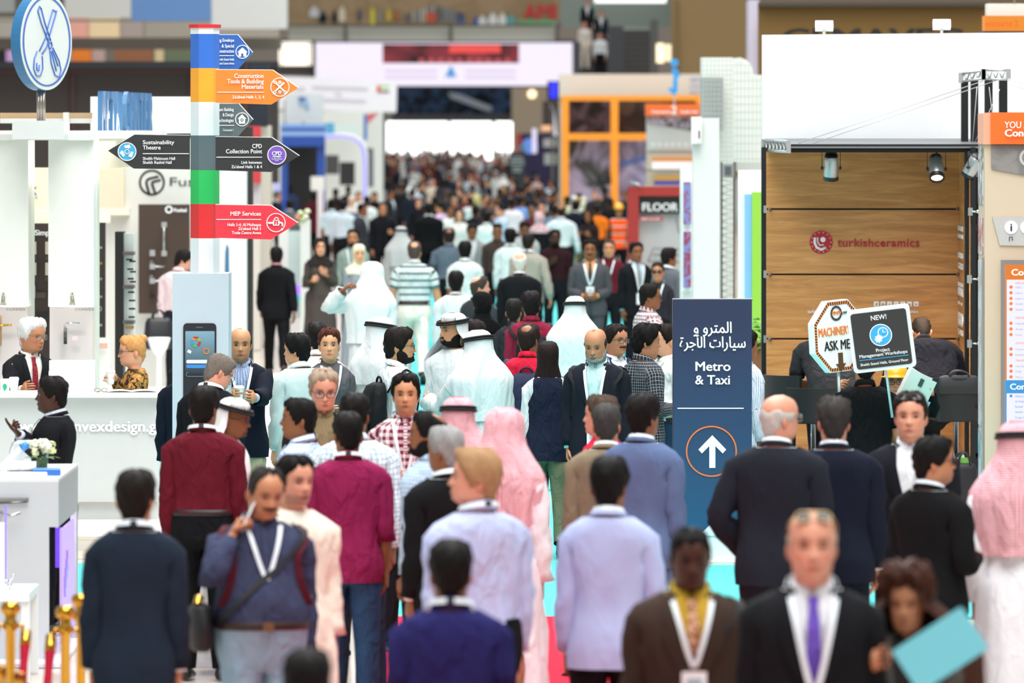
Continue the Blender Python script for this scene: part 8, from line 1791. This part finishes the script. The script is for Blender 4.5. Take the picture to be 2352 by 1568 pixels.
for t in [
 (879, 404, 'suit', DK, 'brown', '#17110E', 40), (896, 437, 'suit', '#26262B', 'brown', '#14100E', 60), (860, 442, 'abaya', '#121214', 'tan', '#101012', 0), (925, 366, 'shirt', '#A9B4BC', 'pink', '#8A6A55', -20, 1.74, 'short', 'top'),
 (954, 384, 'shirt', WH, 'brown', '#17110E', 10), (929, 409, 'shirt', '#B9CAD6', 'brown', '#120E0D', 180), (951, 424, 'shirt', '#B4BFC9', 'brown', '#7A7672', 178), (981, 397, 'shirt', '#BFCEDC', 'brown', '#120E0D', 176), (997, 377, 'long', '#1E1A1C', 'brown', '#14100F', 5),
 (1012, 410, 'suit', '#2A2829', 'brown', '#17120F', 176), (1035, 381, 'shirt', '#C9D6D6', 'brown', '#17110E', -30), (1054, 414, 'long', '#1C1719', 'pink', '#1A1210', 5), (1045, 443, 'suit', '#1B1C20', 'tan', '#17130F', 178), (1085, 425, 'shirt', '#C3B27A', 'dark', '#120E0D', -15),
 (1044, 453, 'shirt', '#3A3638', 'tan', '#6A6460', 4), (961, 455, 'long', '#131418', 'pink', '#141012', 6), (999, 453, 'suit', '#1A1A1D', 'brown', '#17130F', 178), (1012, 464, 'shirt', '#C9AFCF', 'olive', '#120E0D', -120, 1.76), (1034, 474, 'tee', '#DADCD8', 'brown', '#17120F', 20), (1055, 482, 'long', '#DAD8D2', 'fair', '#1E1614', 0),
 (976, 352, 'shirt', WH, 'pink', '#4A3A30', 10), (1080, 401, 'shirt', '#C3D3DE', 'pink', '#6A4A38', 0), (1089, 386, 'tee', '#C98A86', 'pink', '#5A3A2A', 8), (1035, 353, 'gown', '#D6DAD8', 'brown', '#E9ECEC', 180), (1060, 359, 'gown', '#D9DDDC', 'brown', '#E9ECEC', 170),
 (895, 346, 'suit', '#33272C', 'brown', '#201A1A', 180), (943, 351, 'suit', '#222126', 'brown', '#17130F', 178), (923, 353, 'shirt', '#3A3034', 'pink', '#17130F', 0), (1077, 371, 'shirt', '#5A5054', 'pink', '#2A2020', 0), (886, 364, 'suit', '#1E1F22', 'brown', '#17130F', 178), (905, 352, 'suit', '#2A2A30', 'brown', '#17130F', 180),
 (1113, 357, 'shirt', '#8F3A44', 'pink', '#2A1E1A', 0), (1143, 348, 'shirt', '#A9BBD3', 'brown', '#2A1E1A', 8), (1135, 364, 'shirt', WH, 'pink', '#A07050', 5), (1156, 387, 'suit', '#33302F', 'brown', '#17110E', 6), (1167, 400, 'shirt', '#CBD3CF', 'brown', '#17110E', 178), (1116, 389, 'suit', '#1C2634', 'brown', '#2A1A14', -10), (1133, 382, 'shirt', '#55504E', 'brown', '#17110E', 176),
 (1200, 402, 'shirt', '#B2B9D6', 'brown', '#D6D6D6', -60, 1.74, 'full'), (1213, 419, 'shirt', '#2A2A30', 'tan', '#120E0D', 140), (1232, 403, 'shirt', '#D9B9B2', 'pink', '#6A6058', 150), (1256, 376, 'suit', NV, 'pink', '#6A4A3A', -10), (1244, 434, 'long', '#2E4674', 'fair', '#4A2E1E', 150), (1280, 430, 'abaya', '#121213', 'tan', '#0F0F11', 178), (1236, 362, 'shirt', '#2E2826', 'brown', '#17130F', 0),
 (1126, 461, 'suit', '#1E1E22', 'brown', '#2A1A14', 30), (1141, 457, 'suit', '#2A2522', 'brown', '#5A3A22', 178), (1092, 474, 'suit', '#17191F', 'brown', '#120E0D', 172), (1148, 434, 'suit', '#181D2A', 'brown', '#17130F', 180), (1214, 346, 'suit', '#26201F', 'brown', '#17130F', 0), (1176, 456, 'shirt', '#E0D3D6', 'brown', '#120E0D', 176, 1.78), (1196, 452, 'shirt', '#6E93CE', 'brown', '#17110E', 150, 1.74), (1262, 447, 'suit', '#242B26', 'brown', '#17130F', -20),
 (808, 452, 'abaya', '#5A6A80', 'fair', '#C9C3BC', 0), (824, 442, 'shirt', WH, 'pink', '#17130F', 20), (748, 411, 'shirt', '#2A2A2C', 'brown', '#17130F', 90), (843, 452, 'shirt', WH, 'brown', '#17130F', 178), (800, 428, 'suit', '#1A1618', 'brown', '#17130F', 178), (771, 434, 'suit', '#1C1818', 'brown', '#14100F', 176), (906, 426, 'suit', '#1E1E22', 'brown', '#17130F', 178),
 (1366, 438, 'shirt', '#2A2626', 'pink', '#17130F', 0), (1372, 470, 'tee', '#E8761E', 'brown', '#17130F', 176), (1330, 446, 'long', '#2A1E1C', 'brown', '#14100F', 170), (1412, 428, 'abaya', '#1A1A1C', 'tan', '#B96A78', 0), (1345, 430, 'suit', '#1A1A1E', 'brown', '#17130F', 178), (1303, 452, 'suit', '#17181C', 'brown', '#17130F', 176), (1400, 455, 'suit', '#161719', 'brown', '#17130F', 180), (1435, 440, 'shirt', '#242426', 'brown', '#17130F', 0)]:
    far(*t)
# filling ranks between and behind them
rg = random.Random(21)
cols = [DK, DK, NV, '#26262B', WH, WH, LB, '#8E9296', '#3A3438', '#6F7C90', '#5A2A30', '#C9BBA8', '#2E3A50', '#4A4A4E']
def crowd_fill(n, x0, x1, y0, y1):
    for i in range(n):
        y = y0+(y1-y0)*((i+.5)/n); x = rg.uniform(x0, x1); k = rg.choice(['shirt', 'shirt', 'tee', 'suit', 'suit', 'long', 'gown'] if y < 420 else ['shirt', 'suit', 'suit', 'tee']); c = rg.choice(cols)
        if k == 'gown': c = '#D6DAD8'
        if k == 'suit': c = rg.choice([DK, NV, '#26262B', '#33302F'])
        far(x, y, k, c, rg.choice(['brown', 'brown', 'tan', 'pink', 'olive']), rg.choice(['#120E0D', '#17130F', '#2A1E18', '#4A4440']) if k != 'gown' else '#E9ECEC', rg.choice([0, 10, -15, 175, 180, 185, 60, -70]), rg.uniform(1.62, 1.80))
crowd_fill(34, 882, 1185, 342, 362); crowd_fill(34, 885, 1262, 362, 400); crowd_fill(34, 880, 1280, 400, 446); crowd_fill(14, 1040, 1290, 446, 480)
# the ranks too far off to tell apart, past the three hundred built singly
def far_mass(n, y0, y1, x0, x1):
    mb = MB(); mats = []; pk = [k for k in PROTO if k[0] in ('suit', 'shirt', 'tee', 'gown')]
    for i in range(n):
        k = rg.choice(pk[:3]+pk); R = PROTO[k]; y = y0+(y1-y0)*(i+.5)/n; p = clear_spot(W(rg.uniform(x0, x1), y, (y-HZ)/(HC-1.72)))
        M = Matrix.Translation((p.x, p.y, ZOF[k])) @ Matrix.Rotation(rg.choice([0, 0, PI, PI, 1.2]), 4, 'Z')
        c = rg.choice(cols) if k[0] != 'gown' else '#D6DAD8'; sk = skin(rg.choice(['brown', 'tan', 'pink']))
        for ch in R.children_recursive:
            nm = ch.name.split('.')[0]
            if nm in ('shoe', 'lapel', 'jacket_collar', 'shirt_cuff', 'agal_cord'): continue
            m = sk if nm == 'body' else hairm('#17130F') if nm == 'hair' else flat('#16171B', .9) if nm == 'trousers' else ch.material_slots[0].material if nm.startswith('ghutra') else flat(c, .9)
            if m not in mats: mats.append(m)
            V = np.array([tuple(M @ v.co) for v in ch.data.vertices]); mb.add(V, [list(q.vertices) for q in ch.data.polygons], mats.index(m))
    o = mb.build('far_crowd', mats, None, True); tag(o, 'dense mass of distant people before the bright exit doors', 'crowd', kind='stuff')
far_mass(130, 339, 372, 884, 1215)
# escalator riders
for i, (x, y, k, c, lab) in enumerate(((1349, 2, 'suit', '#1B1C20', 'dark-suited rider highest on the escalator'), (1381, 17, 'suit', '#20242E', 'escalator rider in dark suit and pale shirt beside the highest one'), (1343, 53, 'suit', '#D9CDBF', 'escalator rider in cream jacket on the lower steps'), (1378, 72, 'shirt', '#D6DADA', 'escalator rider in white top on the lower steps'))):
    st_i = round((y+1.72*65-70)/13); sy = FPX/(64+st_i*.12)+.4; r = far(x, y, k, c, 'pink', '#2A1A14', 0, 1.72, s=FPX/sy, z0=HC-(70+st_i*13-HZ)/(64+st_i*.12), label=lab); r['group'] = 'riders on the escalator'
# labels that single each one out: by look and view, then by order from the left
ORD = ['first', 'second', 'third', 'fourth', 'fifth', 'sixth', 'seventh', 'eighth', 'ninth', 'tenth', 'eleventh', 'twelfth', 'thirteenth', 'fourteenth', 'fifteenth', 'sixteenth', 'seventeenth', 'eighteenth', 'nineteenth', 'twentieth']
bk_ = {}
for r, x, y, d, v, who in FAR:
    row = 'near the exit doors' if y < 365 else 'in the far crowd' if y < 405 else 'in the denser crowd' if y < 445 else 'behind the mid-aisle crowd'
    bk_.setdefault((d, v, who, row), []).append((x, r))
for (d, v, who, row), L in bk_.items():
    L.sort(key=lambda t: t[0])
    for i, (x, r) in enumerate(L):
        r['label'] = f'{who} in {d}, {v}, {row}' if len(L) == 1 else f'{who} in {d}, {v}, {row}, {ORD[i]} from left'
